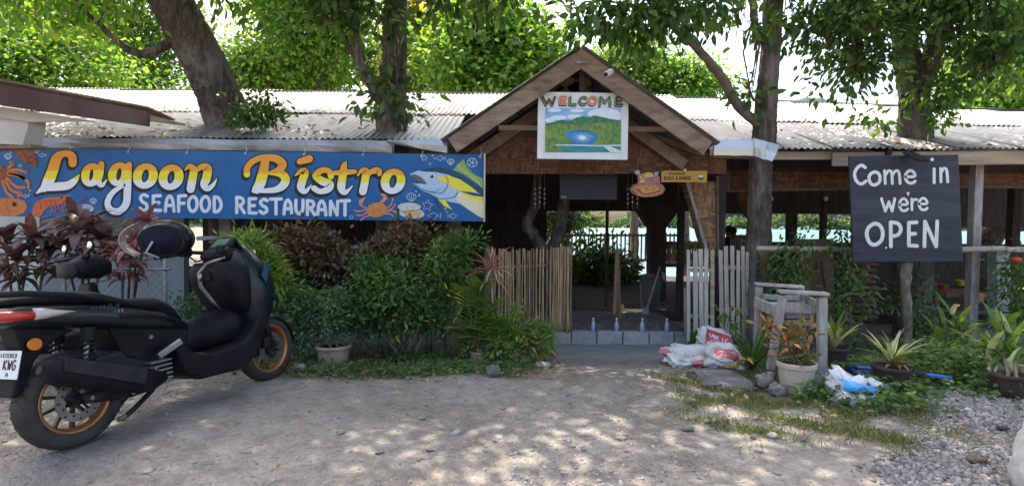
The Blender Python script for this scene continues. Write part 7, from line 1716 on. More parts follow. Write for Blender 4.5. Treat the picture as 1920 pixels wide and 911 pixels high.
# ================================================================ sacks, stones, litter, interior things
def sack_material(name, boxes, col=(0.66, 0.64, 0.62)):
    """white woven sack with printed red panels given as (x0, x1, y0, y1) in the sack's own space"""
    m = bpy.data.materials.new(name); m.use_nodes = True
    N = m.node_tree.nodes; Lk = m.node_tree.links; b = N['Principled BSDF']
    tc = N.new('ShaderNodeTexCoord'); sp = N.new('ShaderNodeSeparateXYZ'); Lk.new(tc.outputs['Object'], sp.inputs[0])
    nz = N.new('ShaderNodeTexNoise'); nz.inputs['Scale'].default_value = 9; nz.inputs['Detail'].default_value = 8; Lk.new(tc.outputs['Object'], nz.inputs['Vector'])
    r = ramp(N, [tuple(c * 0.72 for c in col), col], pos=[0.35, 0.6]); Lk.new(nz.outputs[0], r.inputs[0]); out = r.outputs[0]
    def cmp(v, th, gt):
        n = N.new('ShaderNodeMath'); n.operation = 'GREATER_THAN' if gt else 'LESS_THAN'; Lk.new(v, n.inputs[0]); n.inputs[1].default_value = th; return n.outputs[0]
    def mul(a, c):
        n = N.new('ShaderNodeMath'); n.operation = 'MULTIPLY'; Lk.new(a, n.inputs[0]); Lk.new(c, n.inputs[1]); return n.outputs[0]
    for (x0, x1, y0, y1, c) in boxes:
        f = mul(mul(cmp(sp.outputs[0], x0, True), cmp(sp.outputs[0], x1, False)), mul(cmp(sp.outputs[1], y0, True), cmp(sp.outputs[1], y1, False)))
        f = mul(f, cmp(sp.outputs[2], -0.005, True))
        mx = N.new('ShaderNodeMix'); mx.data_type = 'RGBA'; Lk.new(f, mx.inputs[0]); Lk.new(out, mx.inputs[6]); mx.inputs[7].default_value = (*c, 1); out = mx.outputs[2]
    Lk.new(out, b.inputs['Base Color']); b.inputs['Roughness'].default_value = 0.6
    bn = N.new('ShaderNodeTexNoise'); bn.inputs['Scale'].default_value = 14; bn.inputs['Detail'].default_value = 5; Lk.new(tc.outputs['Object'], bn.inputs['Vector'])
    bp = N.new('ShaderNodeBump'); bp.inputs['Strength'].default_value = 0.6; bp.inputs['Distance'].default_value = 0.03; Lk.new(bn.outputs[0], bp.inputs['Height']); Lk.new(bp.outputs[0], b.inputs['Normal'])
    return m
def dens(pts, sm):
    if sm: return pts
    out = []
    for (a, b) in zip(pts[:-1], pts[1:]): out += [(a[0] + (b[0] - a[0]) * k / 8, a[1] + (b[1] - a[1]) * k / 8) for k in range(8)]
    return out + [pts[-1]]
RED = (0.48, 0.055, 0.065); PINK = (0.55, 0.16, 0.19)
def sack(label, loc, rot, r, boxes, seed, texts=(), amp=0.22, col=(0.66, 0.64, 0.62)):
    t = empty('cement_sack', loc, label, 'sack', 'empty printed sacks right of the entrance')
    t.rotation_euler = rot
    body = sack_mesh(MB(), (0, 0, 0), r, seed, e=4.0, amp=amp, n=44, m=22).build('bag', sack_material('printed_sack_%d' % seed, boxes, col), t, smooth=True, local=True)
    for (s, u, v, h, w_, gap, sw, c) in texts:
        x = u
        for ch in s:
            if ch != ' ':
                mb = MB()
                for k, (cl, pts, sm) in enumerate(GLY[ch]):
                    cc_ = ribbon2d([(x + a * w_, v - b_ * h, sw) for a, b_ in dens(pts, sm)], bool(cl), 4, bool(sm))
                    mm = len(cc_); V_ = []
                    for i, (xx_, yy_, ww_) in enumerate(cc_):
                        pa, pb = (cc_[i - 1], cc_[(i + 1) % mm]) if cl else (cc_[max(i - 1, 0)], cc_[min(i + 1, mm - 1)])
                        dx, dy = pb[0] - pa[0], pb[1] - pa[1]; L = math.hypot(dx, dy) or 1
                        V_ += [(xx_ - dy / L * sw / 2, yy_ + dx / L * sw / 2, r[2] * 2.2), (xx_ + dy / L * sw / 2, yy_ - dx / L * sw / 2, r[2] * 2.2)]
                    mb.add(V_, [(2 * i, 2 * i + 1, 2 * ((i + 1) % mm) + 1, 2 * ((i + 1) % mm)) for i in range(mm if cl else mm - 1)])
                o = mb.build('letter', c, t, local=True)
                sw_ = o.modifiers.new('wrap', 'SHRINKWRAP'); sw_.target = body; sw_.wrap_method = 'PROJECT'; sw_.use_project_z = True; sw_.use_negative_direction = True; sw_.use_positive_direction = False; sw_.offset = 0.0025
            x += w_ + gap
    return t
WH = flat('sack_white_print', (0.68, 0.66, 0.65)); PK = flat('sack_pink_print', (0.42, 0.24, 0.26))
g = G(1300, 684)
sack('flat white sack with faded pink print lying left of the others', g + Vector((0, 0, 0.075)), (R(18), R(-2), R(4)), (0.25, 0.17, 0.042), [(-0.08, 0.08, -0.2, -0.115, PINK), (-0.28, -0.19, 0.02, 0.12, PINK)], 3, [('WCMCNN', -0.10, -0.015, 0.03, 0.022, 0.014, 0.006, PK)], amp=0.3)
g = G(1352, 686)
sack('folded white sack with a pink panel lying on the stone slab', g + Vector((0, -0.04, 0.10)), (R(30), R(8), R(-8)), (0.155, 0.135, 0.052), [(-0.085, 0.13, -0.08, 0.035, PINK)], 5, [('REPUBLIC', -0.04, 0.005, 0.016, 0.010, 0.007, 0.004, WH)], amp=0.32)
g = G(1343, 668)
sack('upright sack with a red panel and white letters leaning on the pickets', g + Vector((0, 0.05, 0.165)), (R(40), R(20), R(-10)), (0.18, 0.15, 0.036), [(-0.11, 0.22, -0.13, 0.10, RED)], 7, [('UBLIC', -0.075, 0.03, 0.052, 0.030, 0.012, 0.011, WH), ('CEMENT', -0.05, -0.045, 0.018, 0.014, 0.008, 0.005, WH)], amp=0.28)
g = G(1925, 940)
sack('white sack with a small red mark cut off at the lower right corner', g + Vector((0.27, 0.0, 0.12)), (R(4), R(12), R(20)), (0.17, 0.24, 0.20), [(-0.2, -0.1, -0.05, 0.02, RED)], 11, amp=0.09, col=(0.60, 0.57, 0.52))
bpy.data.objects['cement_sack.003']['group'] = 'sacks at the lower right'

M['stone'] = pm('grey_river_stone', [(0.14, 0.13, 0.12), (0.27, 0.25, 0.23)], scale=6, rough=0.9, bump=0.4, rnd=0.25)
M['slabstone'] = pm('dark_flat_stone', [(0.10, 0.095, 0.09), (0.24, 0.225, 0.21)], scale=6, rough=0.85, bump=0.6, bscale=22)
def rock(px, py, w, h, label, mat='stone', seed=1, d=None, group='loose stones on the ground', flat_=2.2, name='stone'):
    g = G(px, py); s = g.y / FPX; o = MB()
    sack_mesh(o, g + Vector((0, 0, h * s * 0.42)), (w * s / 2, (d or w * 0.8) * s / 2, h * s / 2), seed, e=flat_, amp=0.35, n=18, m=10)
    return tag(o.build(name, M[mat], smooth=True), label, 'stone', group)
rock(1352, 716, 92, 13, 'dark flat stone slab in front of the sacks', 'slabstone', 2, d=120, flat_=4.5)
rock(1437, 728, 38, 34, 'rounded grey boulder left of the cream pot', 'stone', 3); rock(1458, 742, 30, 26, 'smaller boulder at the foot of the cream pot', 'stone', 4); rock(1540, 728, 46, 30, 'boulder between cream pot and blue pipes', 'stone', 5)
rock(561, 696, 24, 16, 'angular pale stone by the scooter front wheel', 'stone', 6, flat_=3); rock(597, 694, 34, 9, 'thin broken concrete piece by the tan pot', 'stone', 7, flat_=4); rock(925, 706, 28, 24, 'pale rock in the weeds left of the drive', 'stone', 8)
rock(1449, 820, 20, 10, 'pale oval pebble on the grass patch', 'creampot', 9); rock(1327, 793, 15, 8, 'pale stone at the drive edge right', 'stone', 10); rock(1295, 756, 20, 11, 'grey stone at the middle of the drive', 'stone', 11); rock(1164, 822, 22, 6, 'flat pale stone in the middle of the drive', 'creampot', 12)
rock(1833, 868, 36, 17, 'brown oblong stone on the bare sandy patch', 'bark2', 13); rock(1290, 807, 22, 11, 'dark stone at the edge of the grass', 'stone', 14); rock(1505, 826, 12, 8, 'small grey stone on the grass patch', 'stone', 15); rock(1412, 822, 12, 8, 'tiny pale stone beside the oval pebble', 'stone', 16); rock(790, 786, 14, 6, 'small stone on the drive behind the scooter', 'stone', 17)
rock(1020, 690, 34, 12, 'flat pale stone at the left end of the apron', 'stone', 18); rock(1880, 806, 20, 9, 'dark brick fragment on the gravel', 'brownpot', 19)

# blue pipes and plastic litter
M['bluepipe'] = flat('glossy_blue_pipe', (0.02, 0.11, 0.46), rough=0.3, spec=0.5)
def pipe(label, a, b, r=0.016):
    p, q = G(*a) + Vector((0, -0.12, 0.10)), G(*b) + Vector((0, -0.12, 0.085)); t = empty('blue_pipe', p, label, 'pipe', 'blue plastic pipes on the weeds')
    MB().tube([p, p.lerp(q, 0.5), q], r, 12).build('pipe', M['bluepipe'], t, smooth=True); MB().tube([p - (q - p).normalized() * 0.01, p + (q - p).normalized() * 0.07], r * 1.5, 12).build('coupling', M['black_plastic'], t, smooth=False)
pipe('blue plastic pipe lying straight across behind the litter', (1570, 702), (1637, 706)); pipe('blue plastic pipe slanting towards the litter bag', (1573, 706), (1640, 740), 0.018); pipe('short blue pipe right of the brown pot', (1692, 716), (1760, 722))
g = G(1600, 752)
lb = empty('litter_bag', g, 'crumpled white and blue plastic bag on the weeds', 'litter')
lbm = sack_mesh(MB(), (0, 0, 0), (0.17, 0.14, 0.055), 21, e=3.5, amp=0.5, n=36, m=18).build('bag', sack_material('white_litter_plastic', [], (0.62, 0.62, 0.63)), lb, smooth=True, local=True); lb.location = g + Vector((0, 0, 0.06)); lb.rotation_euler = (R(35), R(6), R(-6))
lb2 = MB(); g2 = P(1580, 728, g.y + 0.12)
V_ = []
for i in range(13):
    u = i / 12; th = R(-80 + 160 * u)
    for j, l_ in enumerate((0.0, 0.1, 0.22)):
        rr_ = 0.045 * (1 - 0.25 * j)
        V_.append(Vector((-0.12 + l_ + 0.01 * math.sin(i * 2.2), -0.02 + rr_ * math.sin(th) * 1.1, 0.07 + rr_ * math.cos(th) + 0.006 * math.sin(i * 3 + j))))
lb2.add(V_, [(i * 3 + j, i * 3 + j + 1, i * 3 + j + 4, i * 3 + j + 3) for i in range(12) for j in range(2)])
lo_ = lb2.build('blue_wrapper', flat('sky_blue_plastic', (0.08, 0.30, 0.62), rough=0.35), lb, smooth=True, local=True)
x = 0.085
for ch in 'PoweR':
    mb = MB(); ch = ch.upper() if ch == 'R' else ch
    for k, (cl, pts, sm) in enumerate(GLY[ch]):
        cc_ = ribbon2d([(x - a * 0.022, -0.055 + b_ * 0.028, 0.006) for a, b_ in pts], bool(cl), 4, True); mm = len(cc_); V_ = []
        for i, (xx_, yy_, ww_) in enumerate(cc_):
            pa, pb = (cc_[i - 1], cc_[(i + 1) % mm]) if cl else (cc_[max(i - 1, 0)], cc_[min(i + 1, mm - 1)]); dx, dy = pb[0] - pa[0], pb[1] - pa[1]; L = math.hypot(dx, dy) or 1
            V_ += [(xx_ - dy / L * 0.003, yy_ + dx / L * 0.003, 0.14), (xx_ + dy / L * 0.003, yy_ - dx / L * 0.003, 0.14)]
        mb.add(V_, [(2 * i, 2 * i + 1, 2 * ((i + 1) % mm) + 1, 2 * ((i + 1) % mm)) for i in range(mm if cl else mm - 1)])
    o = mb.build('letter', M['black_paint'], lb, local=True); sw_ = o.modifiers.new('wrap', 'SHRINKWRAP'); sw_.target = lbm; sw_.wrap_method = 'PROJECT'; sw_.use_project_z = True; sw_.use_negative_direction = True; sw_.use_positive_direction = False; sw_.offset = 0.0025
    x -= 0.03

# bottles on the blocks
M['glassy'] = bpy.data.materials.new('clear_bottle_plastic'); M['glassy'].use_nodes = True
_b = M['glassy'].node_tree.nodes['Principled BSDF']; _b.inputs['Base Color'].default_value = (0.75, 0.8, 0.85, 1); _b.inputs['Roughness'].default_value = 0.08; _b.inputs['Alpha'].default_value = 0.35
M['bluedrink'] = flat('blue_bottle_liquid', (0.03, 0.22, 0.55), rough=0.2)
ords = ['leftmost', 'second from left', 'middle', 'second from right', 'rightmost']
for i, px in enumerate((1067, 1112, 1156, 1204, 1250)):
    p = P(px, 619, 7.03); p.z = -0.172
    t = empty('water_bottle', p, ords[i] + ' clear bottle with blue liquid on the entrance blocks', 'bottle', 'bottles on the entrance blocks')
    MB().lathe([(0.021, 0.0), (0.024, 0.005), (0.024, 0.068), (0.021, 0.072), (0.001, 0.073)], 16, Matrix.Translation(p)).build('liquid', M['bluedrink'], t, smooth=True)
    MB().lathe([(0.023, -0.001), (0.026, 0.005), (0.026, 0.09), (0.018, 0.115), (0.010, 0.13), (0.010, 0.15)], 16, Matrix.Translation(p)).build('bottle', M['glassy'], t, smooth=True)
    MB().tube([p + Vector((0, 0, 0.148)), p + Vector((0, 0, 0.164))], 0.012, 12).build('cap', M['white_paint'], t)
# A-frame stand, bin and shovel
M['redwood'] = pm('red_brown_timber', [(0.16, 0.08, 0.045), (0.27, 0.15, 0.09)], scale=5, rough=0.8, bump=0.2, stretch=(3, 3, 0.7))
p = P(1158, 600, 7.45); af = empty('timber_stand', (p.x, 7.45, -0.195), 'narrow red brown timber stand on the earth inside the entrance', 'stand')
MB().bar(P(1157, 470, 7.5), P(1152, 590, 7.42), 0.045, 0.03).build('upright', M['redwood'], af, bevel=0.003); MB().bar(P(1158, 470, 7.53), P(1161, 596, 7.5), 0.05, 0.03).build('upright', M['redwood'], af, bevel=0.003)
MB().box(P(1159, 577, 7.55), (0.15, 0.05, 0.09)).build('foot_block', M['sk_wood'], af, bevel=0.004)
p = P(1219, 578, 9.0); zb_ = -0.2
bn_ = empty('rubbish_bin', (p.x, 9.0, zb_), 'tapered grey plastic rubbish bin inside the entrance', 'bin')
MB().lathe([(0.135, 0.0), (0.14, 0.01), (0.175, 0.50), (0.19, 0.52), (0.19, 0.55), (0.172, 0.55), (0.165, 0.50), (0.13, 0.02)], 28, Matrix.Translation((p.x, 9.0, zb_))).build('bin', pm('grey_bin_plastic', [(0.05, 0.055, 0.06), (0.09, 0.095, 0.10)], rough=0.5, bump=0.05, dirt=(0.12, 0.115, 0.11)), bn_, smooth=False)
sv = empty('shovel', P(1208, 590, 8.6), 'wooden handled shovel leaning against the rubbish bin', 'shovel')
MB().tube([P(1212, 580, 8.55), P(1238, 500, 8.9)], 0.016, 8).build('handle', M['palewood'], sv, smooth=True); MB().prism([P(1206, 575, 8.55), P(1217, 577, 8.55), P(1216, 598, 8.5), P(1210, 603, 8.48), P(1204, 597, 8.5)], (0, 0.01, 0)).build('blade', M['steel'], sv, bevel=0.003)
MB().prism([P(1240, 508, 8.85), P(1246, 512, 8.85), P(1248, 528, 8.85), P(1243, 526, 8.85)], (0, 0.01, 0)).build('rag', M['terracotta'], sv)
# interior floor
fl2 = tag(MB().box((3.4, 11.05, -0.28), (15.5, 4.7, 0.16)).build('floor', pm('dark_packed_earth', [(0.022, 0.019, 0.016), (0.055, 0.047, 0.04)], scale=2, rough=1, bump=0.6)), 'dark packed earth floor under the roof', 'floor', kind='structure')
rb_ = MB(); rr = random.Random(6)
for k in range(900):
    c = Vector((rr.uniform(0.6, 2.1), rr.uniform(7.12, 8.7), -0.195)); s = rr.uniform(0.005, 0.02)
    rb_.ball(c, (s, s * rr.uniform(.6, 1), s * rr.uniform(.4, .8)), 6, 4, jit=0.2)
tag(rb_.build('rubble', M['slabstone']), 'loose grey rubble scattered over the earth inside the entrance', 'rubble', kind='stuff')
# railings at the back
def railing(label, x0, x1, yt, yb, Y, n, mat='bamboo_rail', group='bamboo railings at the water side', Y2=None):
    Y2 = Y2 or Y; a, b = P(x0, yt, Y), P(x1, yt, Y2); c, d = P(x0, yb, Y), P(x1, yb, Y2)
    t = empty('bamboo_railing', c, label, 'railing', group)
    me = stick_mesh('baluster', 1.0, 0.022, 2, M[mat])
    for i in range(n):
        u = (i + 0.5) / n; p, q = a.lerp(b, u), c.lerp(d, u)
        o = bpy.data.objects.new('baluster', me); COL.objects.link(o); o.parent = t; o.location = q - t.location; o.scale = (1, 1, (p - q).length * random.uniform(0.97, 1.03))
    for f in (0.05, 0.92):
        MB().tube([c.lerp(a, f), d.lerp(b, f)], 0.03, 8).build('rail', M[mat], t, smooth=True)
    return t
railing('pale bamboo railing against the water seen through the entrance', 1030, 1290, 437, 490, 14.6, 34); railing('warm brown bamboo railing left of the grey trunk', 1368, 1412, 440, 476, 12.6, 11, 'bamboo'); railing('dark bamboo railing curving inside the entrance', 1245, 1330, 452, 500, 10.4, 18, 'bamboo', 'inner railings', Y2=9.8)
# two seated guests by the railing
def guest(label, px, py, Y, shirt, seed):
    h = P(px, py, Y); t = empty('person', (h.x, Y, -0.2), label, 'person', 'guests seated by the water')
    sk_ = pm('skin_%d' % seed, [(0.22, 0.12, 0.08), (0.28, 0.16, 0.11)], bump=0); sh = flat('shirt_%d' % seed, shirt)
    def rg(z, rx, ry, y=0.0): return [(h.x + rx * math.cos(a), Y + y + ry * math.sin(a), h.z + z) for a in [k * math.pi / 8 for k in range(16)]]
    body = MB().loft([rg(-0.80, 0.17, 0.14), rg(-0.65, 0.18, 0.13), rg(-0.45, 0.18, 0.12), rg(-0.28, 0.21, 0.11), rg(-0.20, 0.19, 0.09), rg(-0.16, 0.07, 0.06), rg(-0.10, 0.055, 0.055), rg(-0.06, 0.07, 0.08), rg(0.0, 0.078, 0.095), rg(0.07, 0.07, 0.085), rg(0.11, 0.03, 0.04)])
    for s in (-1, 1):
        body.tube([(h.x + s * 0.19, Y, h.z - 0.24), (h.x + s * 0.24, Y + 0.02, h.z - 0.5), (h.x + s * 0.14, Y + 0.22, h.z - 0.58)], [0.05, 0.045, 0.035], 8)
        body.tube([(h.x + s * 0.09, Y, h.z - 0.78), (h.x + s * 0.12, Y + 0.42, h.z - 0.76), (h.x + s * 0.12, Y + 0.42, -0.15)], [0.08, 0.065, 0.045], 8)
    body.build('body', sk_, t, smooth=True)
    MB().loft([rg(-0.82, 0.18, 0.15), rg(-0.65, 0.19, 0.14), rg(-0.45, 0.19, 0.13), rg(-0.28, 0.22, 0.12), rg(-0.19, 0.20, 0.10), rg(-0.16, 0.085, 0.075)]).build('shirt', sh, t, smooth=True)
    MB().ball((h.x, Y - 0.015, h.z + 0.03), (0.085, 0.10, 0.095), 12, 8).build('hair', pm('dark_hair_%d' % seed, [(0.01, 0.008, 0.007), (0.02, 0.016, 0.014)], bump=0), t, smooth=True)
    MB().box((h.x, Y, h.z - 0.86), (0.9, 0.35, 0.06)).build('bench_seat', M['darkwood'], t) if seed == 1 else None
guest('person in a dark shirt seated by the railing, seen from behind', 1366, 433, 12.9, (0.03, 0.03, 0.045), 1); guest('person in a reddish shirt seated beside the darker one', 1374, 435, 12.9, (0.22, 0.09, 0.08), 2)
# clutter under the right side of the roof
wbx = P(1830, 560, 8.3)
wb = empty('work_bench', (wbx.x, 8.3, -0.42), 'dark brown work bench cluttered with things right of the chalkboard', 'bench')
MB().bar(P(1745, 548, 8.3), P(1900, 550, 8.3), 0.6, 0.06).build('bench_top', M['redwood'], wb)
for px in (1755, 1890):
    for yy in (8.05, 8.55): a = P(px, 552, yy); MB().box((a.x, yy, (a.z - 0.42) / 2 - 0.0), (0.07, 0.07, a.z + 0.40)).build('leg', M['wood'], wb)
MB().bar(P(1745, 580, 8.25), P(1900, 582, 8.25), 0.4, 0.04).build('lower_shelf', M['wood'], wb)
def clutter(name, label, px, py, Y, dims, mat, shape='box'):
    p = P(px, py, Y); t = MB()
    if shape == 'box': t.box(p, dims, Matrix.Rotation(random.uniform(-.4, .4), 3, 'Z'))
    elif shape == 'pot': t.lathe([(dims[0] * 0.6, -dims[2] / 2), (dims[0], dims[2] / 2), (dims[0] * 0.93, dims[2] / 2), (dims[0] * 0.55, -dims[2] / 2 + 0.01)], 20, Matrix.Translation(p))
    return tag(t.build(name, mat, bevel=0.008 if shape == 'box' else 0), label, 'clutter' if name != 'basin' else 'basin', 'things on the bench')
M['redbasin'] = flat('red_plastic_basin', (0.36, 0.035, 0.03)); M['yelbasin'] = flat('yellow_plastic_basin', (0.5, 0.36, 0.05)); M['cardboard'] = pm('brown_cardboard', [(0.24, 0.15, 0.085), (0.32, 0.21, 0.12)], rough=0.9, bump=0.1)
clutter('basin', 'red plastic basin on the dark work bench', 1768, 538, 8.2, (0.08, 0.08, 0.08), M['redbasin'], 'pot'); clutter('basin', 'yellow plastic basin on the dark work bench', 1803, 530, 8.3, (0.075, 0.075, 0.08), M['yelbasin'], 'pot')
clutter('cardboard_box', 'small brown cardboard box hanging off the bench front', 1820, 556, 7.95, (0.22, 0.2, 0.12), M['cardboard']); clutter('wooden_crate', 'dark wooden crate at the right end of the bench', 1862, 534, 8.4, (0.3, 0.25, 0.2), M['wood'])
clutter('plank', 'leaning brown plank behind the work bench', 1816, 515, 8.7, (0.08, 0.04, 0.8), M['wood'])
# chain link fence by the plaster wall
cl = empty('chain_link_fence', G(150, 640), 'thin rusty chain link fence in front of the plaster wall', 'fence')
mesh = MB(); a0, b0 = P(-40, 505, 6.2), P(320, 505, 6.2); z0 = float(gz(-4, 6.2)); H = a0.z - z0; n = 46; W_ = b0.x - a0.x
for i in range(-int(H / 0.09) - 1, int(W_ / 0.09) + 1):
    for s in (1, -1):
        x0 = a0.x + i * 0.09; x1 = x0 + H
        u0, u1 = max(0, (a0.x - x0) / H), min(1, (b0.x - x0) / H)
        if u1 <= u0: continue
        zz = (lambda u: z0 + u * H) if s > 0 else (lambda u: z0 + H - u * H)
        mesh.tube([(x0 + u0 * H, 6.2 + 0.004 * s, zz(u0)), (x0 + u1 * H, 6.2 + 0.004 * s, zz(u1))], 0.0022, 4, cap=False)
lw = mesh.build('wire_mesh', pm('galvanised_wire', [(0.15, 0.15, 0.15), (0.25, 0.24, 0.23)], rough=0.5, metal=0.5, bump=0), cl); lw['kind'] = 'stuff'
for px in (-40, 120, 309): p = P(px, 482, 6.22); MB().tube([(p.x, 6.22, z0 - 0.1), p], 0.022, 8).build('fence_post', M['greywood'], cl, smooth=True)
MB().tube([P(-40, 505, 6.2), P(320, 505, 6.2)], 0.012, 6).build('top_wire', M['steel'], cl)
for px_, lab in ((1446, 'clear light bulb hanging left of the dark inner post'), (1548, 'clear light bulb hanging beside the chalkboard')):
    hbx = empty('light_bulb', P(px_, 385, 8.2), lab, 'bulb', 'light bulbs hanging under the roof'); MB().tube([P(px_, 330, 8.2), P(px_, 366, 8.2)], 0.004, 5).build('cord', M['black_plastic'], hbx); MB().ball(P(px_, 373, 8.2), (0.028, 0.028, 0.04), 12, 8).build('bulb', M['clam'], hbx, smooth=True); MB().tube([P(px_, 363, 8.2), P(px_, 369, 8.2)], 0.015, 8).build('socket', M['black_plastic'], hbx)
# shell wind chimes
for i, (px, lab) in enumerate(((1012, 'shell wind chime hanging left of the slate'), (1186, 'shell wind chime hanging below the pizza sign'))):
    ch_ = empty('wind_chime', P(px, 328, 7.2), lab, 'chime', 'shell wind chimes')
    for k in (-9, 0, 9):
        MB().tube([P(px + k, 326, 7.2), P(px + k, 392, 7.2)], 0.002, 4).build('string', M['greywood'], ch_)
        for j in range(4): MB().ball(P(px + k, 352 + 9 * j + abs(k) * 0.3, 7.2), (0.013, 0.009, 0.011), 8, 6, jit=0.1).build('shell', M['bamboo_rail'], ch_, smooth=True)
# ================================================================ pebbles, gravel, grass and weeds
def pebble_field(name, label, xy, sizes, cols, seed, flat_=0.6, cat='gravel'):
    rng = np.random.default_rng(seed); N = len(xy)
    t = (1 + 5 ** 0.5) / 2
    iv = np.array([(-1, t, 0), (1, t, 0), (-1, -t, 0), (1, -t, 0), (0, -1, t), (0, 1, t), (0, -1, -t), (0, 1, -t), (t, 0, -1), (t, 0, 1), (-t, 0, -1), (-t, 0, 1)], float); iv /= np.linalg.norm(iv[0])
    fi = np.array([(0, 11, 5), (0, 5, 1), (0, 1, 7), (0, 7, 10), (0, 10, 11), (1, 5, 9), (5, 11, 4), (11, 10, 2), (10, 7, 6), (7, 1, 8), (3, 9, 4), (3, 4, 2), (3, 2, 6), (3, 6, 8), (3, 8, 9), (4, 9, 5), (2, 4, 11), (6, 2, 10), (8, 6, 7), (9, 8, 1)])
    v = iv[None] * rng.uniform(0.75, 1.2, (N, 12, 1))
    v = v * np.stack([np.ones(N), rng.uniform(0.55, 1, N), rng.uniform(0.35, 0.8, N) * flat_ / 0.6], 1)[:, None, :]
    a = rng.uniform(0, 6.28, N); ca, sa = np.cos(a), np.sin(a)
    x = v[:, :, 0] * ca[:, None] - v[:, :, 1] * sa[:, None]; y = v[:, :, 0] * sa[:, None] + v[:, :, 1] * ca[:, None]
    tl = rng.normal(size=(N, 2)) * 0.25; z = v[:, :, 2] + x * tl[:, :1] + y * tl[:, 1:]
    s = sizes[:, None]
    V = np.stack([xy[:, 0:1] + x * s, xy[:, 1:2] + y * s, (gz(xy[:, 0], xy[:, 1]) + sizes * 0.12)[:, None] + z * s], -1).reshape(-1, 3)
    idx = (np.arange(N)[:, None, None] * 12 + fi[None]).reshape(-1)
    me = np_mesh(name, V, np.full(N * 20, 3), idx)
    m = bpy.data.materials.new(name + '_stone'); m.use_nodes = True; Nn_ = m.node_tree.nodes; b = Nn_['Principled BSDF']
    g = Nn_.new('ShaderNodeNewGeometry'); r = ramp(Nn_, cols); m.node_tree.links.new(g.outputs['Random Per Island'], r.inputs[0]); m.node_tree.links.new(r.outputs[0], b.inputs['Base Color']); b.inputs['Roughness'].default_value = 0.9; b.inputs['Specular IOR Level'].default_value = 0.2
    o = link(name, me, m, None, smooth=True)
    return tag(o, label, cat, kind='stuff')
def scatter(n, x0, x1, y0, y1, w=None, rng=RNG):
    x = rng.uniform(x0, x1, n); y = y0 + (y1 - y0) * rng.uniform(0, 1, n) ** 1.0
    if w is not None:
        k = rng.uniform(0, 1, n) < w(x, y); x, y = x[k], y[k]
    return np.stack([x, y], 1)
GC = [(0.16, 0.14, 0.118), (0.235, 0.208, 0.178), (0.30, 0.268, 0.23), (0.38, 0.345, 0.30)]
def frame_w(x, y): return (np.abs(x) < y * 0.98 + 0.3).astype(float)
xy = scatter(26000, -6, 4, 1.9, 6.6, lambda x, y: frame_w(x, y) * (1 - soil_mask(x, y)) * np.clip(0.35 + 0.6 * np.sin(x * 1.7 + 1) * np.sin(y * 2.3), 0.12, 1) * (1 - 0.9 * ((x > 0.6) & (x < 2.3) & (y > 5.6))))
pebble_field('driveway_pebbles', 'fine loose pebbles scattered over the dirt driveway', xy, RNG.lognormal(math.log(0.0062), 0.45, len(xy)), GC, 31)
def grav_w(x, y):
    w = 0.1 * np.sin(x * 5) + 0.08 * np.sin(y * 6 + x * 3)
    a = ss(1.75, 2.1, x + w - 1.1 * (y - 2.8)) * ss(1.6, 2.0, x) * (1 - ss(4.1, 4.4, y + w))
    bare = np.exp(-(((x - 2.65) / 0.33) ** 2 + ((y - 3.12) / 0.26) ** 2))
    return np.clip(a - 0.95 * bare, 0, 1) * frame_w(x, y)
xy = scatter(85000, 1.3, 5.2, 2.1, 4.6, grav_w)
pebble_field('gravel_heap', 'bed of grey crushed gravel at the lower right', xy, RNG.lognormal(math.log(0.0115), 0.30, len(xy)), [(0.115, 0.106, 0.098), (0.185, 0.172, 0.16), (0.245, 0.23, 0.215), (0.34, 0.32, 0.295)], 32, flat_=0.8)
xy = scatter(1500, 0.0, 1.2, 1.9, 3.1, lambda x, y: frame_w(x, y) * np.exp(-((x - 0.3) ** 2 * 3 + (y - 2.4) ** 2 * 4)))
pebble_field('gravel_patch', 'patch of pale gravel at the bottom centre of the drive', xy, RNG.lognormal(math.log(0.0085), 0.35, len(xy)), GC[1:] + [(0.5, 0.48, 0.45)], 33)

xy = scatter(420, -4.5, 2.6, 2.0, 6.0, lambda x, y: frame_w(x, y) * (1 - soil_mask(x, y)) * np.clip(0.3 + 0.7 * np.sin(x * 2.1 + 2) * np.cos(y * 1.7), 0.1, 1))
pebble_field('embedded_stones', 'flat tan stones half sunk into the packed driveway', xy, RNG.uniform(0.012, 0.034, len(xy)), GC, 45, flat_=0.25)
# grass
M['grass'] = leafmat('short_grass', [(0.05, 0.085, 0.02), (0.08, 0.125, 0.03), (0.16, 0.17, 0.06), (0.26, 0.22, 0.11)], trans=0.3, rough=0.6)
def grass(name, label, xy, Ls, mat, seed):
    rng = np.random.default_rng(seed); n = len(xy)
    pos = np.column_stack([xy, gz(xy[:, 0], xy[:, 1])]); d = rng.normal(size=(n, 3)) * 0.55 + [0, 0, 0.75]
    o = leaf_obj(name, pos, d, rng.normal(size=(n, 3)), rng.uniform(Ls[0], Ls[1], n), rng.uniform(0.003, 0.0065, n), M[mat], None, droop=0.3); return tag(o, label, 'grass', kind='stuff')
def gw(x, y):
    w = 0.10 * np.sin(x * 6.1) + 0.12 * np.sin(y * 5.3 + x * 2) + 0.06 * np.sin(x * 13 + y * 11)
    a = ss(1.0, 1.5, x + w) * (1 - ss(2.3, 2.75, x + w)) * ss(2.75, 3.2, y + w + 0.1 * (x - 1.5)) * (1 - ss(4.3, 4.6, y))
    return np.clip(a, 0, 1) * np.clip(0.42 + 1.1 * np.sin(x * 7 + 2 * np.sin(y * 6)) * np.sin(y * 8 + 2 * np.sin(x * 4)) + 0.55 * ss(3.35, 3.8, y), 0.02, 1) * frame_w(x, y) * (1 - 0.8 * grav_w(x, y))
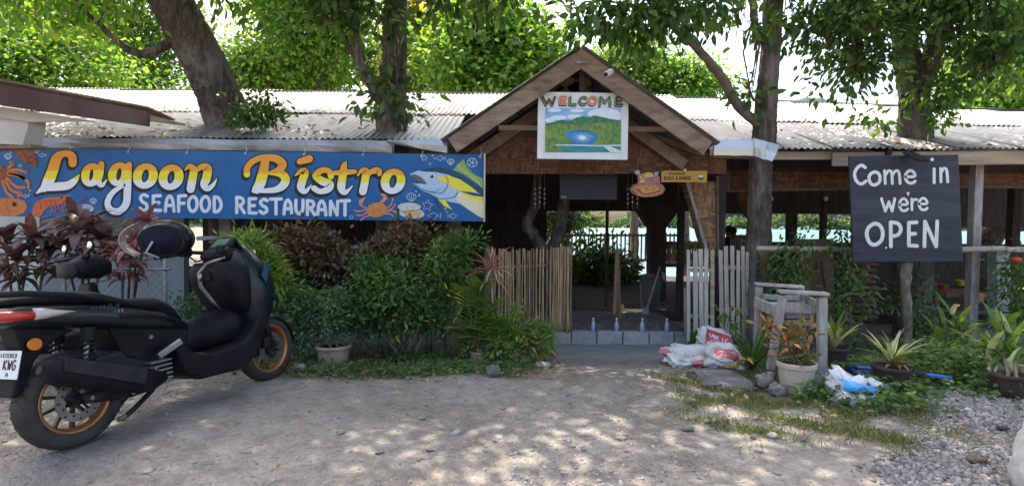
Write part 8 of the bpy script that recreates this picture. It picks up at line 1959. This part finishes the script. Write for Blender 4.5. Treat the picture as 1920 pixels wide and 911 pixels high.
grass('grass_patch', 'patchy short dry grass right of the driveway', scatter(60000, 0.9, 3.2, 2.4, 4.7, gw), (0.02, 0.06), 'grass', 34)
def gl_(x, y): return soil_mask(x, y) * (x < 0.4) * np.clip(0.55 + 0.5 * np.sin(x * 7 + y * 5), 0.1, 1) * frame_w(x, y) * (1 - ss(5.0, 5.6, y))
grass('grass_patch', 'green grass fringe along the planting left of the entrance', scatter(26000, -2.7, 0.4, 4.0, 5.6, gl_), (0.03, 0.09), 'grass', 35)
# low leafy weeds
def weeds(name, label, xy, Ls, Ws, mat, seed, hmax=0.10):
    rng = np.random.default_rng(seed); n = len(xy)
    pos = np.column_stack([xy, gz(xy[:, 0], xy[:, 1]) + rng.uniform(0.005, 1, n) ** 1.5 * hmax]); d = rng.normal(size=(n, 3)) * [1, 1, 0.35] + [0, 0, 0.25]; nn = rng.normal(size=(n, 3)) * 0.4 + [0, -0.25, 1]
    o = leaf_obj(name, pos, d, nn, rng.uniform(Ls[0], Ls[1], n), rng.uniform(Ws[0], Ws[1], n), M[mat], None, droop=0.2); return tag(o, label, 'weeds', kind='stuff')
def clump(n, spots, rng, s=0.09):
    out = []
    for (px, py, k, sc_) in spots:
        g = G(px, py); out.append(np.array([g.x, g.y]) + rng.normal(size=(int(n * k), 2)) * [s * sc_ * 1.6, s * sc_])
    return np.concatenate(out)
rw = np.random.default_rng(77)
weeds('ground_cover', 'low green leafy weeds around the pots on the right', clump(130, [(1580, 700, 1, 1.2), (1620, 735, 1.4, 1), (1660, 745, 1.6, 1.1), (1700, 735, 1.6, 1), (1740, 705, 2.2, 1.3), (1790, 712, 2.4, 1.2), (1830, 725, 1.6, 1), (1560, 750, 1.3, 0.9), (1540, 745, 0.5, 0.7), (1640, 690, 1.4, 1.2), (1700, 680, 1.2, 1.2), (1850, 735, 1.2, 1), (1640, 765, 1.2, 0.9), (1700, 765, 0.9, 0.8), (1560, 680, 1.2, 1.3), (1880, 690, 1.2, 1.2), (1480, 690, 1.2, 1.2), (1420, 690, 0.8, 1), (1590, 655, 1.5, 1.8), (1660, 655, 1.5, 1.8), (1740, 660, 1.8, 1.8), (1830, 660, 1.8, 1.8), (1900, 660, 1.5, 1.8)], rw), (0.03, 0.065), (0.018, 0.036), 'pl_green', 36, 0.11)
weeds('leafy_weeds', 'taller bushy weeds between the ginger plants', clump(130, [(1775, 700, 3, 0.9), (1755, 690, 2.4, 0.9), (1800, 715, 2.4, 0.8), (1730, 700, 1.6, 0.8)], rw, 0.1), (0.035, 0.07), (0.02, 0.035), 'pl_green', 37, 0.26)
weeds('ground_cover', 'low green weeds spilling over the left edge of the drive', clump(110, [(600, 700, 1, 1.2), (660, 700, 1.6, 1.3), (720, 702, 1.8, 1.3), (780, 700, 1.8, 1.3), (840, 698, 1.8, 1.3), (900, 695, 1.6, 1.2), (950, 698, 1.4, 1), (975, 690, 1, 0.9), (560, 680, 1.2, 1.4), (680, 675, 2, 1.4), (760, 678, 2, 1.5), (840, 672, 2, 1.5), (910, 665, 1.6, 1.4), (990, 680, 1, 0.8), (520, 690, 1, 1.2)], rw), (0.025, 0.055), (0.014, 0.028), 'pl_deep', 38, 0.09)
xy = np.concatenate([scatter(500, -1.6, 0.5, 4.2, 5.2), scatter(450, 1.2, 4.6, 3.0, 5.2)])
weeds('fallen_leaves', 'dry fallen leaves and litter lying among the weeds', xy, (0.02, 0.06), (0.01, 0.03), 'pl_dry', 39, 0.03)

# leaf litter on the drive and on the roof
xy = scatter(260, -4, 3, 2.2, 6.0, frame_w)
weeds('drive_litter', 'small dry leaves and twigs lying on the driveway', xy, (0.015, 0.045), (0.008, 0.02), 'pl_dry', 41, 0.012)
rl = np.random.default_rng(43); n_ = 900
lx = rl.uniform(-9, 11, n_); lt = rl.uniform(0, 1, n_) ** 1.6; ly = EY + 0.1 + lt * 3.6; lz = 2.155 + (ly - EY) * 0.349 + np.where(lx > 2, -0.09 + 0.004 * (lx - 2) - 0.03 * (lx - 2) * (ly - EY) / 4.3 * 1.2, 0.0) + 0.045
kk = (lx < -1.4) | (lx > 2.6)
tag(leaf_obj('roof_litter', np.stack([lx, ly, lz], 1)[kk], rl.normal(size=(int(kk.sum()), 3)) * [1, 1, 0.15], rl.normal(size=(int(kk.sum()), 3)) * 0.3 + [0, -0.3, 1], rl.uniform(0.05, 0.13, int(kk.sum())), rl.uniform(0.02, 0.05, int(kk.sum())), M['pl_dry']), 'dry fallen leaves scattered over the corrugated roof', 'leaves', kind='stuff')
